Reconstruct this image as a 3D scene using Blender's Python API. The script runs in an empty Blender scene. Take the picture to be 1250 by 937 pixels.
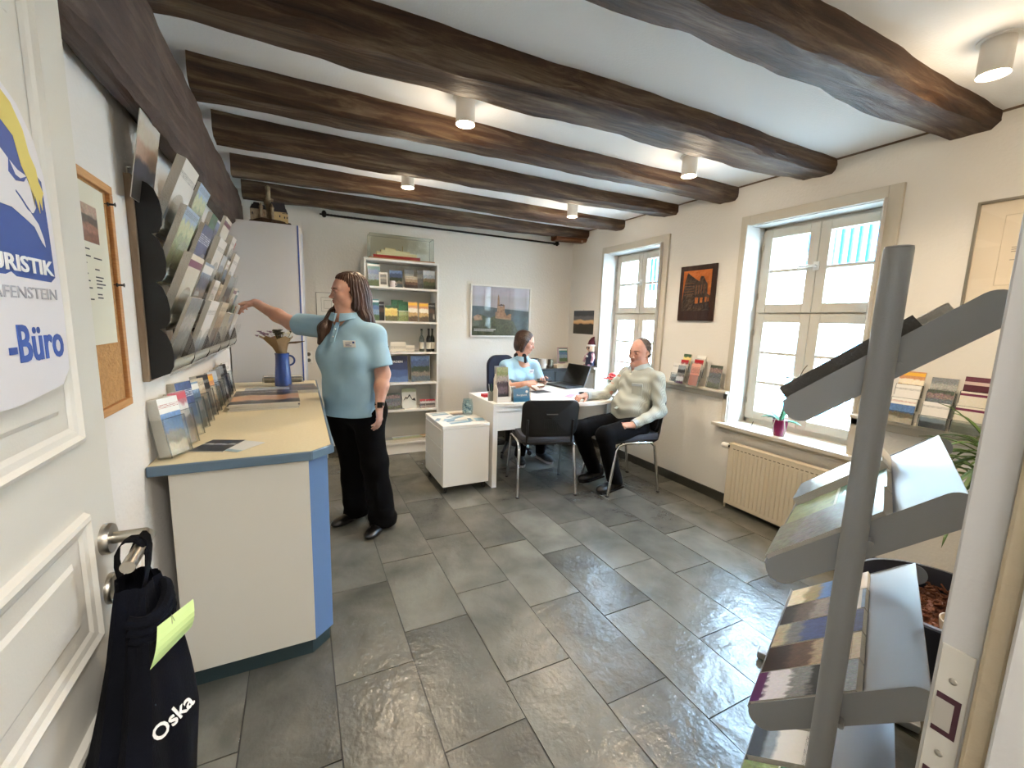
import bpy, bmesh, math, random
import numpy as np
from mathutils import Vector, Matrix
from math import sin, cos, pi, radians

S = bpy.context.scene
# ------------------------------------------------------------------ camera
FPX, YAW, PITCH, ROLL, CAMZ = 520.0, 0.462966, 0.146127, 0.0302795, 1.43
_fw = Vector((sin(YAW)*cos(PITCH), cos(YAW)*cos(PITCH), -sin(PITCH)))
_r = Vector((cos(YAW), -sin(YAW), 0)); _u = _r.cross(_fw)
_r2 = _r*cos(ROLL) + _u*sin(ROLL); _u2 = _u*cos(ROLL) - _r*sin(ROLL)
cam_d = bpy.data.cameras.new('camera'); cam = bpy.data.objects.new('camera', cam_d)
S.collection.objects.link(cam); S.camera = cam
M3 = Matrix((_r2, _u2, -_fw)).transposed()
cam.matrix_world = Matrix.Translation((0, 0, CAMZ)) @ M3.to_4x4()
cam_d.sensor_fit = 'HORIZONTAL'; cam_d.sensor_width = 36; cam_d.lens = FPX/1250*36
cam_d.clip_start = 0.03; cam_d.clip_end = 200
# ------------------------------------------------------------------ world, sun, exposure
S.view_settings.view_transform = 'Standard'; S.view_settings.look = 'None'
S.view_settings.gamma = 1; S.view_settings.use_curve_mapping = False
S.view_settings.exposure = 0.68
W = bpy.data.worlds.new('overcast_sky'); S.world = W; W.use_nodes = True
bg = W.node_tree.nodes['Background']; bg.inputs[0].default_value = (0.50, 0.74, 1.0, 1); bg.inputs[1].default_value = 70.0
sun_d = bpy.data.lights.new('sun', 'SUN'); sun = bpy.data.objects.new('sun', sun_d); S.collection.objects.link(sun)
sun_d.energy = 16; sun_d.angle = radians(4); sun_d.color = (1, .97, .92)
sun.rotation_euler = Vector((0.62, 0.15, -0.75)).to_track_quat('-Z', 'Y').to_euler()
LAMP_W = 36      # watts of each ceiling spot
LAMP_COL = (1.0, 0.80, 0.56)
HALL_FILL_W = 32
# ------------------------------------------------------------------ materials
MATS = {}
def new_mat(name):
    m = bpy.data.materials.new(name); m.use_nodes = True
    return m, m.node_tree, m.node_tree.nodes['Principled BSDF']
def rgb(c):
    if isinstance(c, str):
        c = c.lstrip('#'); c = [int(c[i:i+2], 16)/255 for i in (0, 2, 4)]
        c = [x/12.92 if x <= .04045 else ((x+.055)/1.055)**2.4 for x in c]
    return (c[0], c[1], c[2], 1)
def mat(name, col, rough=.5, metal=0, bump=0, bscale=80, col2=None, cscale=6, spec=.5, coat=0, emit=None, es=0, stretch=None, sheen=0):
    if name in MATS: return MATS[name]
    m, nt, p = new_mat(name); N = nt.nodes; L = nt.links
    p.inputs['Base Color'].default_value = rgb(col); p.inputs['Roughness'].default_value = rough
    p.inputs['Metallic'].default_value = metal; p.inputs['Specular IOR Level'].default_value = spec
    p.inputs['Coat Weight'].default_value = coat; p.inputs['Sheen Weight'].default_value = sheen
    tc = N.new('ShaderNodeTexCoord'); mp = N.new('ShaderNodeMapping'); L.new(tc.outputs['Object'], mp.inputs[0])
    if stretch: mp.inputs['Scale'].default_value = stretch
    if col2 is not None:
        n = N.new('ShaderNodeTexNoise'); n.inputs['Scale'].default_value = cscale; n.inputs['Detail'].default_value = 5
        L.new(mp.outputs[0], n.inputs[0]); r = N.new('ShaderNodeValToRGB')
        r.color_ramp.elements[0].position = .35; r.color_ramp.elements[1].position = .65
        r.color_ramp.elements[0].color = rgb(col); r.color_ramp.elements[1].color = rgb(col2)
        L.new(n.outputs[0], r.inputs[0]); L.new(r.outputs[0], p.inputs['Base Color'])
    if bump:
        n = N.new('ShaderNodeTexNoise'); n.inputs['Scale'].default_value = bscale; n.inputs['Detail'].default_value = 3
        L.new(mp.outputs[0], n.inputs[0]); b = N.new('ShaderNodeBump'); b.inputs['Strength'].default_value = bump
        b.inputs['Distance'].default_value = .01; L.new(n.outputs[0], b.inputs['Height']); L.new(b.outputs[0], p.inputs['Normal'])
    if emit is not None:
        p.inputs['Emission Color'].default_value = rgb(emit); p.inputs['Emission Strength'].default_value = es
    MATS[name] = m; return m
def clear_mat(name, tint=(1, 1, 1), gl=.08, rough=.03):
    if name in MATS: return MATS[name]
    m, nt, p = new_mat(name); N = nt.nodes; L = nt.links; N.remove(p)
    t = N.new('ShaderNodeBsdfTransparent'); t.inputs[0].default_value = (*tint, 1)
    g = N.new('ShaderNodeBsdfGlossy'); g.inputs['Roughness'].default_value = rough; g.inputs[0].default_value = (1, 1, 1, 1)
    x = N.new('ShaderNodeMixShader'); lw = N.new('ShaderNodeLayerWeight'); lw.inputs[0].default_value = .25
    mm = N.new('ShaderNodeMath'); mm.operation = 'MULTIPLY_ADD'; mm.inputs[1].default_value = .22; mm.inputs[2].default_value = gl
    L.new(lw.outputs['Facing'], mm.inputs[0]); L.new(mm.outputs[0], x.inputs[0]); L.new(t.outputs[0], x.inputs[1]); L.new(g.outputs[0], x.inputs[2])
    L.new(x.outputs[0], N['Material Output'].inputs[0]); MATS[name] = m; return m

def print_mat(name, bands, amp=.12, scale=4.0, seed=0, detail=.35, title=None, lines=None):
    """printed cover: bands = [(v, colour)...] from bottom to top, noise-edged; title = (v0, v1, colour); lines = (v0, v1, ink)"""
    if name in MATS: return MATS[name]
    m, nt, p = new_mat(name); N = nt.nodes; L = nt.links
    p.inputs['Roughness'].default_value = .28; p.inputs['Coat Weight'].default_value = .15
    uv = N.new('ShaderNodeUVMap'); sp = N.new('ShaderNodeSeparateXYZ'); L.new(uv.outputs[0], sp.inputs[0])
    mp = N.new('ShaderNodeMapping'); mp.inputs['Location'].default_value = (seed*3.17, seed*1.31, seed); L.new(uv.outputs[0], mp.inputs[0])
    n = N.new('ShaderNodeTexNoise'); n.inputs['Scale'].default_value = scale; n.inputs['Detail'].default_value = 6; L.new(mp.outputs[0], n.inputs[0])
    a = N.new('ShaderNodeMath'); a.operation = 'MULTIPLY_ADD'; a.inputs[1].default_value = amp*2; L.new(n.outputs[0], a.inputs[0]); L.new(sp.outputs[1], a.inputs[2])
    s = N.new('ShaderNodeMath'); s.operation = 'SUBTRACT'; s.inputs[1].default_value = amp; L.new(a.outputs[0], s.inputs[0])
    r = N.new('ShaderNodeValToRGB'); r.color_ramp.interpolation = 'LINEAR'; e = r.color_ramp.elements
    pts = []
    for i, (v, c) in enumerate(bands):
        pts.append((v, c))
        if i < len(bands)-1: pts.append((max(v+.005, bands[i+1][0]-.06), c))
    e[0].position = pts[0][0]; e[0].color = rgb(pts[0][1]); e[1].position = pts[-1][0]; e[1].color = rgb(pts[-1][1])
    for v, c in pts[1:-1]:
        q = e.new(v); q.color = rgb(c)
    L.new(s.outputs[0], r.inputs[0]); cur = r.outputs[0]
    n2 = N.new('ShaderNodeTexNoise'); n2.inputs['Scale'].default_value = scale*2.6; n2.inputs['Detail'].default_value = 8; n2.inputs['Roughness'].default_value = .7; L.new(mp.outputs[0], n2.inputs[0])
    mx = N.new('ShaderNodeMixRGB'); mx.blend_type = 'OVERLAY'; mx.inputs[0].default_value = min(1, detail*1.5)
    g2 = N.new('ShaderNodeGamma'); g2.inputs[1].default_value = 1.6; L.new(n2.outputs['Color'], g2.inputs[0]); bc = N.new('ShaderNodeBrightContrast'); bc.inputs[1].default_value = .12; bc.inputs[2].default_value = 1.2; hq = N.new('ShaderNodeHueSaturation'); hq.inputs['Saturation'].default_value = .35; L.new(g2.outputs[0], hq.inputs['Color']); L.new(hq.outputs[0], bc.inputs[0])
    L.new(cur, mx.inputs[1]); L.new(bc.outputs[0], mx.inputs[2])
    hs = N.new('ShaderNodeHueSaturation'); hs.inputs['Saturation'].default_value = .8; L.new(mx.outputs[0], hs.inputs['Color']); cur = hs.outputs[0]
    def band(v0, v1, col, cur, extra=None):
        g = N.new('ShaderNodeMath'); g.operation = 'GREATER_THAN'; g.inputs[1].default_value = v0; L.new(sp.outputs[1], g.inputs[0])
        l = N.new('ShaderNodeMath'); l.operation = 'LESS_THAN'; l.inputs[1].default_value = v1; L.new(sp.outputs[1], l.inputs[0])
        k = N.new('ShaderNodeMath'); k.operation = 'MULTIPLY'; L.new(g.outputs[0], k.inputs[0]); L.new(l.outputs[0], k.inputs[1]); f = k.outputs[0]
        if extra:
            w = N.new('ShaderNodeTexBrick'); w.inputs['Scale'].default_value = extra; w.inputs['Color1'].default_value = (1, 1, 1, 1); w.inputs['Color2'].default_value = (.3, .3, .3, 1)
            w.inputs['Mortar'].default_value = (0, 0, 0, 1); w.inputs['Mortar Size'].default_value = .06; w.inputs['Brick Width'].default_value = .9; L.new(uv.outputs[0], w.inputs[0])
            k2 = N.new('ShaderNodeMath'); k2.operation = 'MULTIPLY'; L.new(w.outputs['Color'], k2.inputs[0]); L.new(f, k2.inputs[1]); f = k2.outputs[0]
        x = N.new('ShaderNodeMixRGB'); L.new(f, x.inputs[0]); L.new(cur, x.inputs[1]); x.inputs[2].default_value = rgb(col); return x.outputs[0]
    if title: cur = band(title[0], title[1], title[2], cur)
    if lines: cur = band(lines[0], lines[1], lines[2], cur, lines[3] if len(lines) > 3 else 14)
    L.new(cur, p.inputs['Base Color']); MATS[name] = m; return m

def wood_mat(name, c1, c2, c3, axis=0, rough=.6, bump=.6):
    if name in MATS: return MATS[name]
    m, nt, p = new_mat(name); N = nt.nodes; L = nt.links
    tc = N.new('ShaderNodeTexCoord'); mp = N.new('ShaderNodeMapping'); L.new(tc.outputs['Object'], mp.inputs[0])
    sc = [9, 9, 9]; sc[axis] = .9; mp.inputs['Scale'].default_value = sc
    n = N.new('ShaderNodeTexNoise'); n.inputs['Scale'].default_value = 2.2; n.inputs['Detail'].default_value = 9; n.inputs['Roughness'].default_value = .65; n.inputs['Distortion'].default_value = .6
    L.new(mp.outputs[0], n.inputs[0]); r = N.new('ShaderNodeValToRGB'); e = r.color_ramp.elements
    e[0].position = .3; e[0].color = rgb(c1); e[1].position = .72; e[1].color = rgb(c3); q = e.new(.5); q.color = rgb(c2)
    L.new(n.outputs[0], r.inputs[0]); L.new(r.outputs[0], p.inputs['Base Color'])
    n2 = N.new('ShaderNodeTexVoronoi'); n2.inputs['Scale'].default_value = 1.6; L.new(mp.outputs[0], n2.inputs[0])
    ad = N.new('ShaderNodeMath'); ad.operation = 'ADD'; L.new(n.outputs[0], ad.inputs[0]); L.new(n2.outputs[0], ad.inputs[1])
    b = N.new('ShaderNodeBump'); b.inputs['Strength'].default_value = bump; b.inputs['Distance'].default_value = .02
    L.new(ad.outputs[0], b.inputs['Height']); L.new(b.outputs[0], p.inputs['Normal']); p.inputs['Roughness'].default_value = rough
    p.inputs['Specular IOR Level'].default_value = .3
    MATS[name] = m; return m

# ------------------------------------------------------------------ mesh builder
class MB:
    def __init__(s): s.v = []; s.f = []; s.m = []; s.uv = {}; s.cur = 0
    def mi(s, i): s.cur = i; return s
    def add(s, vs, fs, m=None):
        o = len(s.v); s.v += [tuple(v) for v in vs]
        for f in fs: s.f.append(tuple(o+i for i in f)); s.m.append(s.cur if m is None else m)
        return s
    def frame_box(s, c, ax, ay, az, hx, hy, hz, m=None):
        c = Vector(c); vs = []
        for k in (-1, 1):
            for j in (-1, 1):
                for i in (-1, 1): vs.append(c + Vector(ax)*hx*i + Vector(ay)*hy*j + Vector(az)*hz*k)
        return s.add(vs, [(0, 2, 3, 1), (4, 5, 7, 6), (0, 1, 5, 4), (2, 6, 7, 3), (0, 4, 6, 2), (1, 3, 7, 5)], m)
    def box(s, x0, y0, z0, x1, y1, z1, m=None):
        return s.frame_box(((x0+x1)/2, (y0+y1)/2, (z0+z1)/2), (1, 0, 0), (0, 1, 0), (0, 0, 1), abs(x1-x0)/2, abs(y1-y0)/2, abs(z1-z0)/2, m)
    def quad(s, a, b, c, d, m=None, uv=True):
        s.add([a, b, c, d], [(0, 1, 2, 3)], m)
        if uv: s.uv[len(s.f)-1] = [(0, 0), (1, 0), (1, 1), (0, 1)]
        return s
    def tube(s, pts, r, n=10, cap=True, m=None, ry=None):
        pts = [Vector(p) for p in pts]; rs = r if isinstance(r, (list, tuple)) else [r]*len(pts)
        rings = []; t0 = (pts[1]-pts[0]).normalized()
        up = Vector((0, 0, 1)) if abs(t0.z) < .9 else Vector((0, 1, 0))
        a = t0.cross(up).normalized()
        for i, p in enumerate(pts):
            if i == 0: t = pts[1]-pts[0]
            elif i == len(pts)-1: t = pts[-1]-pts[-2]
            else: t = (pts[i+1]-pts[i]).normalized()+(pts[i]-pts[i-1]).normalized()
            t = t.normalized() if t.length > 1e-9 else t0
            a = (a - t*a.dot(t)).normalized(); b = t.cross(a)
            rings.append([p + a*cos(2*pi*k/n)*rs[i] + b*sin(2*pi*k/n)*(rs[i] if ry is None else ry) for k in range(n)])
        vs = [v for g in rings for v in g]; fs = []
        for i in range(len(pts)-1):
            for k in range(n): fs.append((i*n+k, i*n+(k+1) % n, (i+1)*n+(k+1) % n, (i+1)*n+k))
        if cap: fs.append(tuple(range(n-1, -1, -1))); fs.append(tuple((len(pts)-1)*n+k for k in range(n)))
        return s.add(vs, fs, m)
    def lathe(s, prof, c=(0, 0, 0), n=24, m=None, axis=(0, 0, 1)):
        ax = Vector(axis).normalized(); up = Vector((1, 0, 0)) if abs(ax.x) < .9 else Vector((0, 1, 0))
        a = ax.cross(up).normalized(); b = ax.cross(a); c = Vector(c); vs = []; fs = []
        for (r, z) in prof:
            for k in range(n): vs.append(c + ax*z + (a*cos(2*pi*k/n)+b*sin(2*pi*k/n))*max(r, 1e-4))
        for i in range(len(prof)-1):
            for k in range(n): fs.append((i*n+k, i*n+(k+1) % n, (i+1)*n+(k+1) % n, (i+1)*n+k))
        return s.add(vs, fs, m)
    def ell(s, c, rx, ry=None, rz=None, nu=14, nv=9, m=None, R=None):
        ry = rx if ry is None else ry; rz = rx if rz is None else rz; c = Vector(c); vs = []; fs = []
        for i in range(nv+1):
            th = pi*i/nv
            for k in range(nu):
                p = Vector((rx*sin(th)*cos(2*pi*k/nu), ry*sin(th)*sin(2*pi*k/nu), rz*cos(th)))
                vs.append(c + (R @ p if R else p))
        for i in range(nv):
            for k in range(nu): fs.append((i*nu+k, i*nu+(k+1) % nu, (i+1)*nu+(k+1) % nu, (i+1)*nu+k))
        return s.add(vs, fs, m)
    def prism(s, poly, o, ax, ay, an, t, m=None, m_side=None):
        """polygon in plane (ax, ay) at o, extruded by t along an"""
        o, ax, ay, an = map(Vector, (o, ax, ay, an)); n = len(poly)
        vs = [o+ax*p[0]+ay*p[1] for p in poly] + [o+ax*p[0]+ay*p[1]+an*t for p in poly]
        mm = s.cur if m is None else m; ms = mm if m_side is None else m_side
        base = len(s.v); s.v += [tuple(v) for v in vs]
        s.f.append(tuple(base+i for i in range(n-1, -1, -1))); s.m.append(mm)
        s.f.append(tuple(base+n+i for i in range(n))); s.m.append(mm)
        for i in range(n):
            j = (i+1) % n; s.f.append((base+i, base+j, base+n+j, base+n+i)); s.m.append(ms)
        return s
    def build(s, name, mats, parent=None, smooth=False, bevel=0, origin=None, fixn=True, seg=2, subsurf=0):
        me = bpy.data.meshes.new(name)
        if parent is not None: off = PW[parent.name].inverted()
        elif origin is not None: off = Matrix.Translation(-Vector(origin))
        else:
            a = np.array(s.v); origin = ((a[:, 0].min()+a[:, 0].max())/2, (a[:, 1].min()+a[:, 1].max())/2, a[:, 2].min()); off = Matrix.Translation(-Vector(origin))
        me.from_pydata([off @ Vector(v) for v in s.v], [], s.f)
        for mm in (mats if isinstance(mats, (list, tuple)) else [mats]): me.materials.append(mm)
        me.polygons.foreach_set('material_index', s.m)
        if s.uv:
            ul = me.uv_layers.new(name='UVMap')
            for fi, uvs in s.uv.items():
                for li, q in zip(me.polygons[fi].loop_indices, uvs): ul.data[li].uv = q
        if fixn and not s.uv:
            bm = bmesh.new(); bm.from_mesh(me); bmesh.ops.recalc_face_normals(bm, faces=bm.faces); bm.to_mesh(me); bm.free()
        if smooth:
            me.polygons.foreach_set('use_smooth', [True]*len(me.polygons))
            try: me.set_sharp_from_angle(angle=radians(40))
            except Exception: pass
        o = bpy.data.objects.new(name, me); S.collection.objects.link(o)
        if parent is not None: o.parent = parent; PW[o.name] = PW[parent.name]
        else: o.location = origin; PW[o.name] = Matrix.Translation(origin)
        if bevel:
            b = o.modifiers.new('bevel', 'BEVEL'); b.width = bevel; b.segments = seg; b.limit_method = 'ANGLE'; b.angle_limit = radians(40)
        if subsurf:
            q = o.modifiers.new('sub', 'SUBSURF'); q.levels = subsurf; q.render_levels = subsurf
        return o
PW = {}
def tag(o, label=None, cat=None, group=None, kind=None):
    if label: o['label'] = label
    if cat: o['category'] = cat
    if group: o['group'] = group
    if kind: o['kind'] = kind
    return o
def thing(name, label, cat, loc, rz=0, group=None, kind=None):
    o = bpy.data.objects.new(name, None); S.collection.objects.link(o); o.empty_display_size = .1
    o.location = loc; o.rotation_euler = (0, 0, rz); PW[o.name] = Matrix.Translation(loc) @ Matrix.Rotation(rz, 4, 'Z')
    return tag(o, label, cat, group, kind)
def copy_thing(src, loc, rz=0, label=None, group=None):
    r = src.copy(); S.collection.objects.link(r); r.location = loc; r.rotation_euler = (0, 0, rz)
    PW[r.name] = Matrix.Translation(loc) @ Matrix.Rotation(rz, 4, 'Z')
    if label: r['label'] = label
    if group: r['group'] = group
    def rec(a, b):
        for ch in list(a.children):
            c = ch.copy(); S.collection.objects.link(c); c.parent = b; PW[c.name] = PW[r.name]; rec(ch, c)
    rec(src, r); return r
def text(body, size, o, ax, ay, m, parent, name='lettering', ext=.0004, align='LEFT', fit=None, shear=0, bold=0):
    cu = bpy.data.curves.new(name, 'FONT'); cu.body = body; cu.size = size; cu.extrude = ext; cu.align_x = align; cu.shear = shear; cu.offset = bold
    cu.resolution_u = 3
    tmp = bpy.data.objects.new(name, cu); S.collection.objects.link(tmp); bpy.context.view_layer.update()
    me = bpy.data.meshes.new_from_object(tmp.evaluated_get(bpy.context.evaluated_depsgraph_get()))
    S.collection.objects.unlink(tmp); bpy.data.objects.remove(tmp)
    ax = Vector(ax).normalized(); ay = Vector(ay).normalized(); an = ax.cross(ay); off = PW[parent.name].inverted(); k = 1
    if fit:
        xs = [v.co.x for v in me.vertices]; k = fit/(max(xs)-min(xs))
    for v in me.vertices: v.co = off @ (Vector(o) + ax*v.co.x*k + ay*v.co.y + an*v.co.z)
    me.materials.clear(); me.materials.append(m)
    ob = bpy.data.objects.new(name, me); S.collection.objects.link(ob); ob.parent = parent; PW[ob.name] = PW[parent.name]
    return ob
def arc(c, r, a0, a1, n=6):
    return [(c[0]+r*cos(radians(a0+(a1-a0)*i/n)), c[1]+r*sin(radians(a0+(a1-a0)*i/n))) for i in range(n+1)]
def rrect(x0, y0, x1, y1, r, n=5):
    return arc((x1-r, y1-r), r, 0, 90, n)+arc((x0+r, y1-r), r, 90, 180, n)+arc((x0+r, y0+r), r, 180, 270, n)+arc((x1-r, y0+r), r, 270, 360, n)

# ------------------------------------------------------------------ common materials
plaster = mat('white_plaster', '#e0ddd7', .9, bump=.25, bscale=60)
plaster_lit = mat('white_plaster_lit', '#e8e5e2', .9, bump=.25, bscale=60)  # same plaster made paler: window light on the left wall put into the colour
ceil_m = mat('ceiling_paint', '#e6e9ec', .95, bump=.15, bscale=90)
beam_w = wood_mat('old_oak', '#22150e', '#46301f', '#77664f', 0)  # palest grain tone greyed to carry the reflected sheen of the undersides
beam_y = wood_mat('old_oak_long', '#2c1e18', '#46342a', '#625044', 1)
trim_w = mat('painted_trim', '#c3bdb0', .45)
door_w = mat('door_paint', '#dedad0', .4, bump=.05, bscale=200)
white_m = mat('white_melamine', '#e9e8e4', .35)
cream_m = mat('cream_laminate', '#d9d5ca', .5)
chrome = mat('chrome', '#d8d8d8', .12, 1)
steel = mat('brushed_steel', '#b9b4aa', .3, 1)
black_p = mat('black_plastic', '#0b0b0d', .45)
black_f = mat('black_fabric', '#16161a', .95, bump=.4, bscale=400)
grey_f = mat('dark_grey_fabric', '#3a3c44', .95, bump=.4, bscale=400)
paper = mat('paper', '#e4e2dc', .7)
paper_edge = mat('paper_edge', '#dad6cc', .8, bump=.5, bscale=300)
glass = clear_mat('window_glass', (.97, .99, 1), .05)
acryl = clear_mat('acrylic', (.94, .95, .95), .06, .08)
acryl_d = clear_mat('acrylic_edge', (.62, .66, .68), .15, .1)
navy = mat('navy_print', '#27458c', .5)
white_ink = mat('white_ink', '#f2f2f2', .5)
dark_ink = mat('dark_ink', '#2c2c30', .6)
# ================================================================== STRUCTURE
XL, XR, YB, YN, ZC = -.49, 3.15, 4.70, .175, 2.53
rnd = random.Random(4)
# ---- floor: screed with individual slate tiles
def slate():
    m, nt, p = new_mat('slate'); N = nt.nodes; L = nt.links
    tc = N.new('ShaderNodeTexCoord'); oi = N.new('ShaderNodeObjectInfo')
    mp = N.new('ShaderNodeMapping'); L.new(tc.outputs['Object'], mp.inputs[0])
    cb = N.new('ShaderNodeCombineXYZ'); mu = N.new('ShaderNodeMath'); mu.operation = 'MULTIPLY'; mu.inputs[1].default_value = 37
    L.new(oi.outputs['Random'], mu.inputs[0]); 
    for i in range(3): L.new(mu.outputs[0], cb.inputs[i])
    L.new(cb.outputs[0], mp.inputs['Location'])
    n = N.new('ShaderNodeTexNoise'); n.inputs['Scale'].default_value = 3.5; n.inputs['Detail'].default_value = 7; n.inputs['Distortion'].default_value = .3; L.new(mp.outputs[0], n.inputs[0])
    r = N.new('ShaderNodeValToRGB'); r.color_ramp.elements[0].position = .3; r.color_ramp.elements[0].color = rgb('#474843'); r.color_ramp.elements[1].position = .75; r.color_ramp.elements[1].color = rgb('#6c6a62')
    L.new(n.outputs[0], r.inputs[0])
    hv = N.new('ShaderNodeHueSaturation'); mr = N.new('ShaderNodeMapRange'); mr.inputs['To Min'].default_value = .78; mr.inputs['To Max'].default_value = 1.28
    L.new(oi.outputs['Random'], mr.inputs[0]); L.new(mr.outputs[0], hv.inputs['Value']); L.new(r.outputs[0], hv.inputs['Color']); L.new(hv.outputs[0], p.inputs['Base Color'])
    n2 = N.new('ShaderNodeTexNoise'); n2.inputs['Scale'].default_value = 11; n2.inputs['Detail'].default_value = 4; n2.inputs['Distortion'].default_value = .2; L.new(mp.outputs[0], n2.inputs[0])
    n3 = N.new('ShaderNodeTexNoise'); n3.inputs['Scale'].default_value = 55; n3.inputs['Detail'].default_value = 2; L.new(mp.outputs[0], n3.inputs[0])
    a = N.new('ShaderNodeMath'); a.operation = 'MULTIPLY_ADD'; a.inputs[1].default_value = .22; L.new(n3.outputs[0], a.inputs[0]); L.new(n2.outputs[0], a.inputs[2])
    b = N.new('ShaderNodeBump'); b.inputs['Strength'].default_value = .45; b.inputs['Distance'].default_value = .013; L.new(a.outputs[0], b.inputs['Height']); L.new(b.outputs[0], p.inputs['Normal'])
    rr = N.new('ShaderNodeMapRange'); rr.inputs['To Min'].default_value = .16; rr.inputs['To Max'].default_value = .34; L.new(n.outputs[0], rr.inputs[0]); p.inputs['Roughness'].default_value = .27
    p.inputs['Specular IOR Level'].default_value = .6
    return m
slate_m = slate()
grout = mat('grout', '#2c2c2a', .9)
floor = MB().box(XL-.1, -1.6, -.08, XR+.15, YB+.1, -.004).build('floor', grout, origin=(0, 0, -.08)); tag(floor, kind='structure')
def tile_mesh(w, l, seed):
    rr = random.Random(seed); n = 5; mb = MB(); g = .0022
    vs = []
    for j in range(n+1):
        for i in range(3):
            edge = i in (0, 2) or j in (0, n)
            vs.append((-w/2+g+(w-2*g)*i/2 + (rr.uniform(-.0012, .0012) if i in (0, 2) else 0), -l/2+g+(l-2*g)*j/n, rr.uniform(-.0012, .0004) + (-.0007 if edge else .0006)))
    fs = [(j*3+i, j*3+i+1, (j+1)*3+i+1, (j+1)*3+i) for j in range(n) for i in range(2)]
    mb.add(vs, fs)
    k = len(mb.v); ring = [0, 1, 2]+[j*3+2 for j in range(1, n+1)]+[n*3+1, n*3]+[j*3 for j in range(n-1, 0, -1)]
    low = [(vs[i][0], vs[i][1], -.006) for i in ring]; mb.v += low
    for q in range(len(ring)):
        a, b = ring[q], ring[(q+1) % len(ring)]; mb.f.append((a, k+q, k+(q+1) % len(ring), b)); mb.m.append(0)
    o = mb.build('tile', slate_m, parent=None, origin=(0, 0, 0), smooth=True); me = o.data; bpy.data.objects.remove(o); return me
tmesh = [tile_mesh(.307, .61, i) for i in range(6)]
col0 = {0: 1.18, 1: 1.35, 2: 1.10, 3: 1.503, 4: 1.196}
for ci in range(-3, 9):
    xa = .38+.307*ci; xa2 = xa+.307
    y0 = col0.get(ci, 1.0+((ci*.37) % .61)) if ci >= 0 else {-1: 1.61, -2: 1.3, -3: 1.47}[ci]
    k0 = -int((y0+.5)/.61)-1
    for k in range(k0, 9):
        ya = y0+.61*k; yb = ya+.61
        if ya > YB-.02 or yb < -.1: continue
        cx_, cy_ = (xa+xa2)/2, (ya+yb)/2
        o = bpy.data.objects.new('tile', rnd.choice(tmesh)); S.collection.objects.link(o); o.parent = floor
        x1c, y1c = min(xa2, XR), min(yb, YB); x0c = max(xa, XL)
        o.scale = ((x1c-x0c)/.307, (y1c-ya)/.61, 1)
        o.location = Vector(((x0c+x1c)/2, (ya+y1c)/2, rnd.uniform(-.0008, .0008))) - floor.location
        PW[o.name] = Matrix.Translation(floor.location)
# ---- walls
def wall(name, mb, m=plaster): return tag(mb.build(name, m), kind='structure')
wall('wall_left', MB().box(XL-.14, -1.7, 0, XL, YB+.15, ZC+.25), plaster_lit)
wall('wall_back', MB().box(XL, YB, 0, XR+.45, YB+.15, ZC+.25))
# right wall with two window openings; thicker dado below the ledge
WIN = [(1.395, 2.262), (3.14, 3.99)]       # clear openings in y
WT, WB = 2.212, .665
mb = MB(); T = .30; LZ = .90
ys = [YN-.6, WIN[0][0], WIN[0][1], WIN[1][0], WIN[1][1], YB]
for i in (0, 2, 4): mb.box(XR, ys[i], LZ, XR+T, ys[i+1], ZC+.25); mb.box(XR-.06, ys[i], 0, XR+T, ys[i+1], LZ)
for a, b in WIN: mb.box(XR, a, WT, XR+T, b, ZC+.25); mb.box(XR-.06, a, 0, XR+T, b, WB-.03)
wall('wall_right', mb)
# near wall with the doorway, hall behind the camera
mb = MB(); mb.box(XL, -.12, 0, -.36, YN, ZC+.2).box(.70, -.12, 0, XR+.3, YN, ZC+.2).box(-.36, -.12, 2.08, .70, YN, ZC+.2)
wall('wall_near', mb)
mb = MB(); mb.box(-1.0, -1.75, 0, 1.6, -1.6, 2.6).box(1.2, -1.6, 0, 1.35, -.12, 2.6).box(-1.0, -1.6, 2.45, 1.4, -.12, 2.6)
wall('wall_hall', mb)
# ---- ceiling with hewn joists
ceiling = tag(MB().box(XL-.1, -.1, ZC, XR+.3, YB+.15, ZC+.2).build('ceiling', ceil_m), kind='structure')
def timber(x0, x1, y0, y1, zb0, zb1, zt, seed, n=70, amp=.012):
    """hewn beam along x"""
    rr = random.Random(seed); ph = [[rr.uniform(0, 6.28) for _ in range(5)] for _ in range(8)]
    def w(c, t): return sum(sin(t*fr*(x1-x0)+ph[c][q])*am for q, (fr, am) in enumerate(((1.3, 1), (3.1, .55), (7.7, .3), (17, .16), (31, .1))))*amp
    vs = []; fs = []; K = 10
    for i in range(n+1):
        t = i/n; x = x0+(x1-x0)*t; zb = zb0+(zb1-zb0)*t
        ya, yb = y0+w(0, t), y1+w(1, t); za, zb_ = zb+w(2, t)*.7, zb+w(3, t)*.7; ch = .018+abs(w(4, t))*.8
        pr = [(ya-.0, zt), (ya+w(5, t)*.4, (zt+za)/2), (ya, za+ch), (ya+ch, za), ((ya+yb)/2-.02, (za+zb_)/2+w(6, t)*.3), ((ya+yb)/2+.03, (za+zb_)/2+w(7, t)*.3), (yb-ch, zb_), (yb, zb_+ch), (yb+w(5, t)*.3, (zt+zb_)/2), (yb, zt)]
        vs += [(x, a, b) for a, b in pr]
    for i in range(n):
        for k in range(K-1): fs.append((i*K+k, i*K+k+1, (i+1)*K+k+1, (i+1)*K+k))
        fs.append((i*K+K-1, i*K, (i+1)*K, (i+1)*K+K-1))
    fs.append(tuple(range(K))); fs.append(tuple(n*K+k for k in range(K-1, -1, -1)))
    return MB().add(vs, fs)
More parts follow.
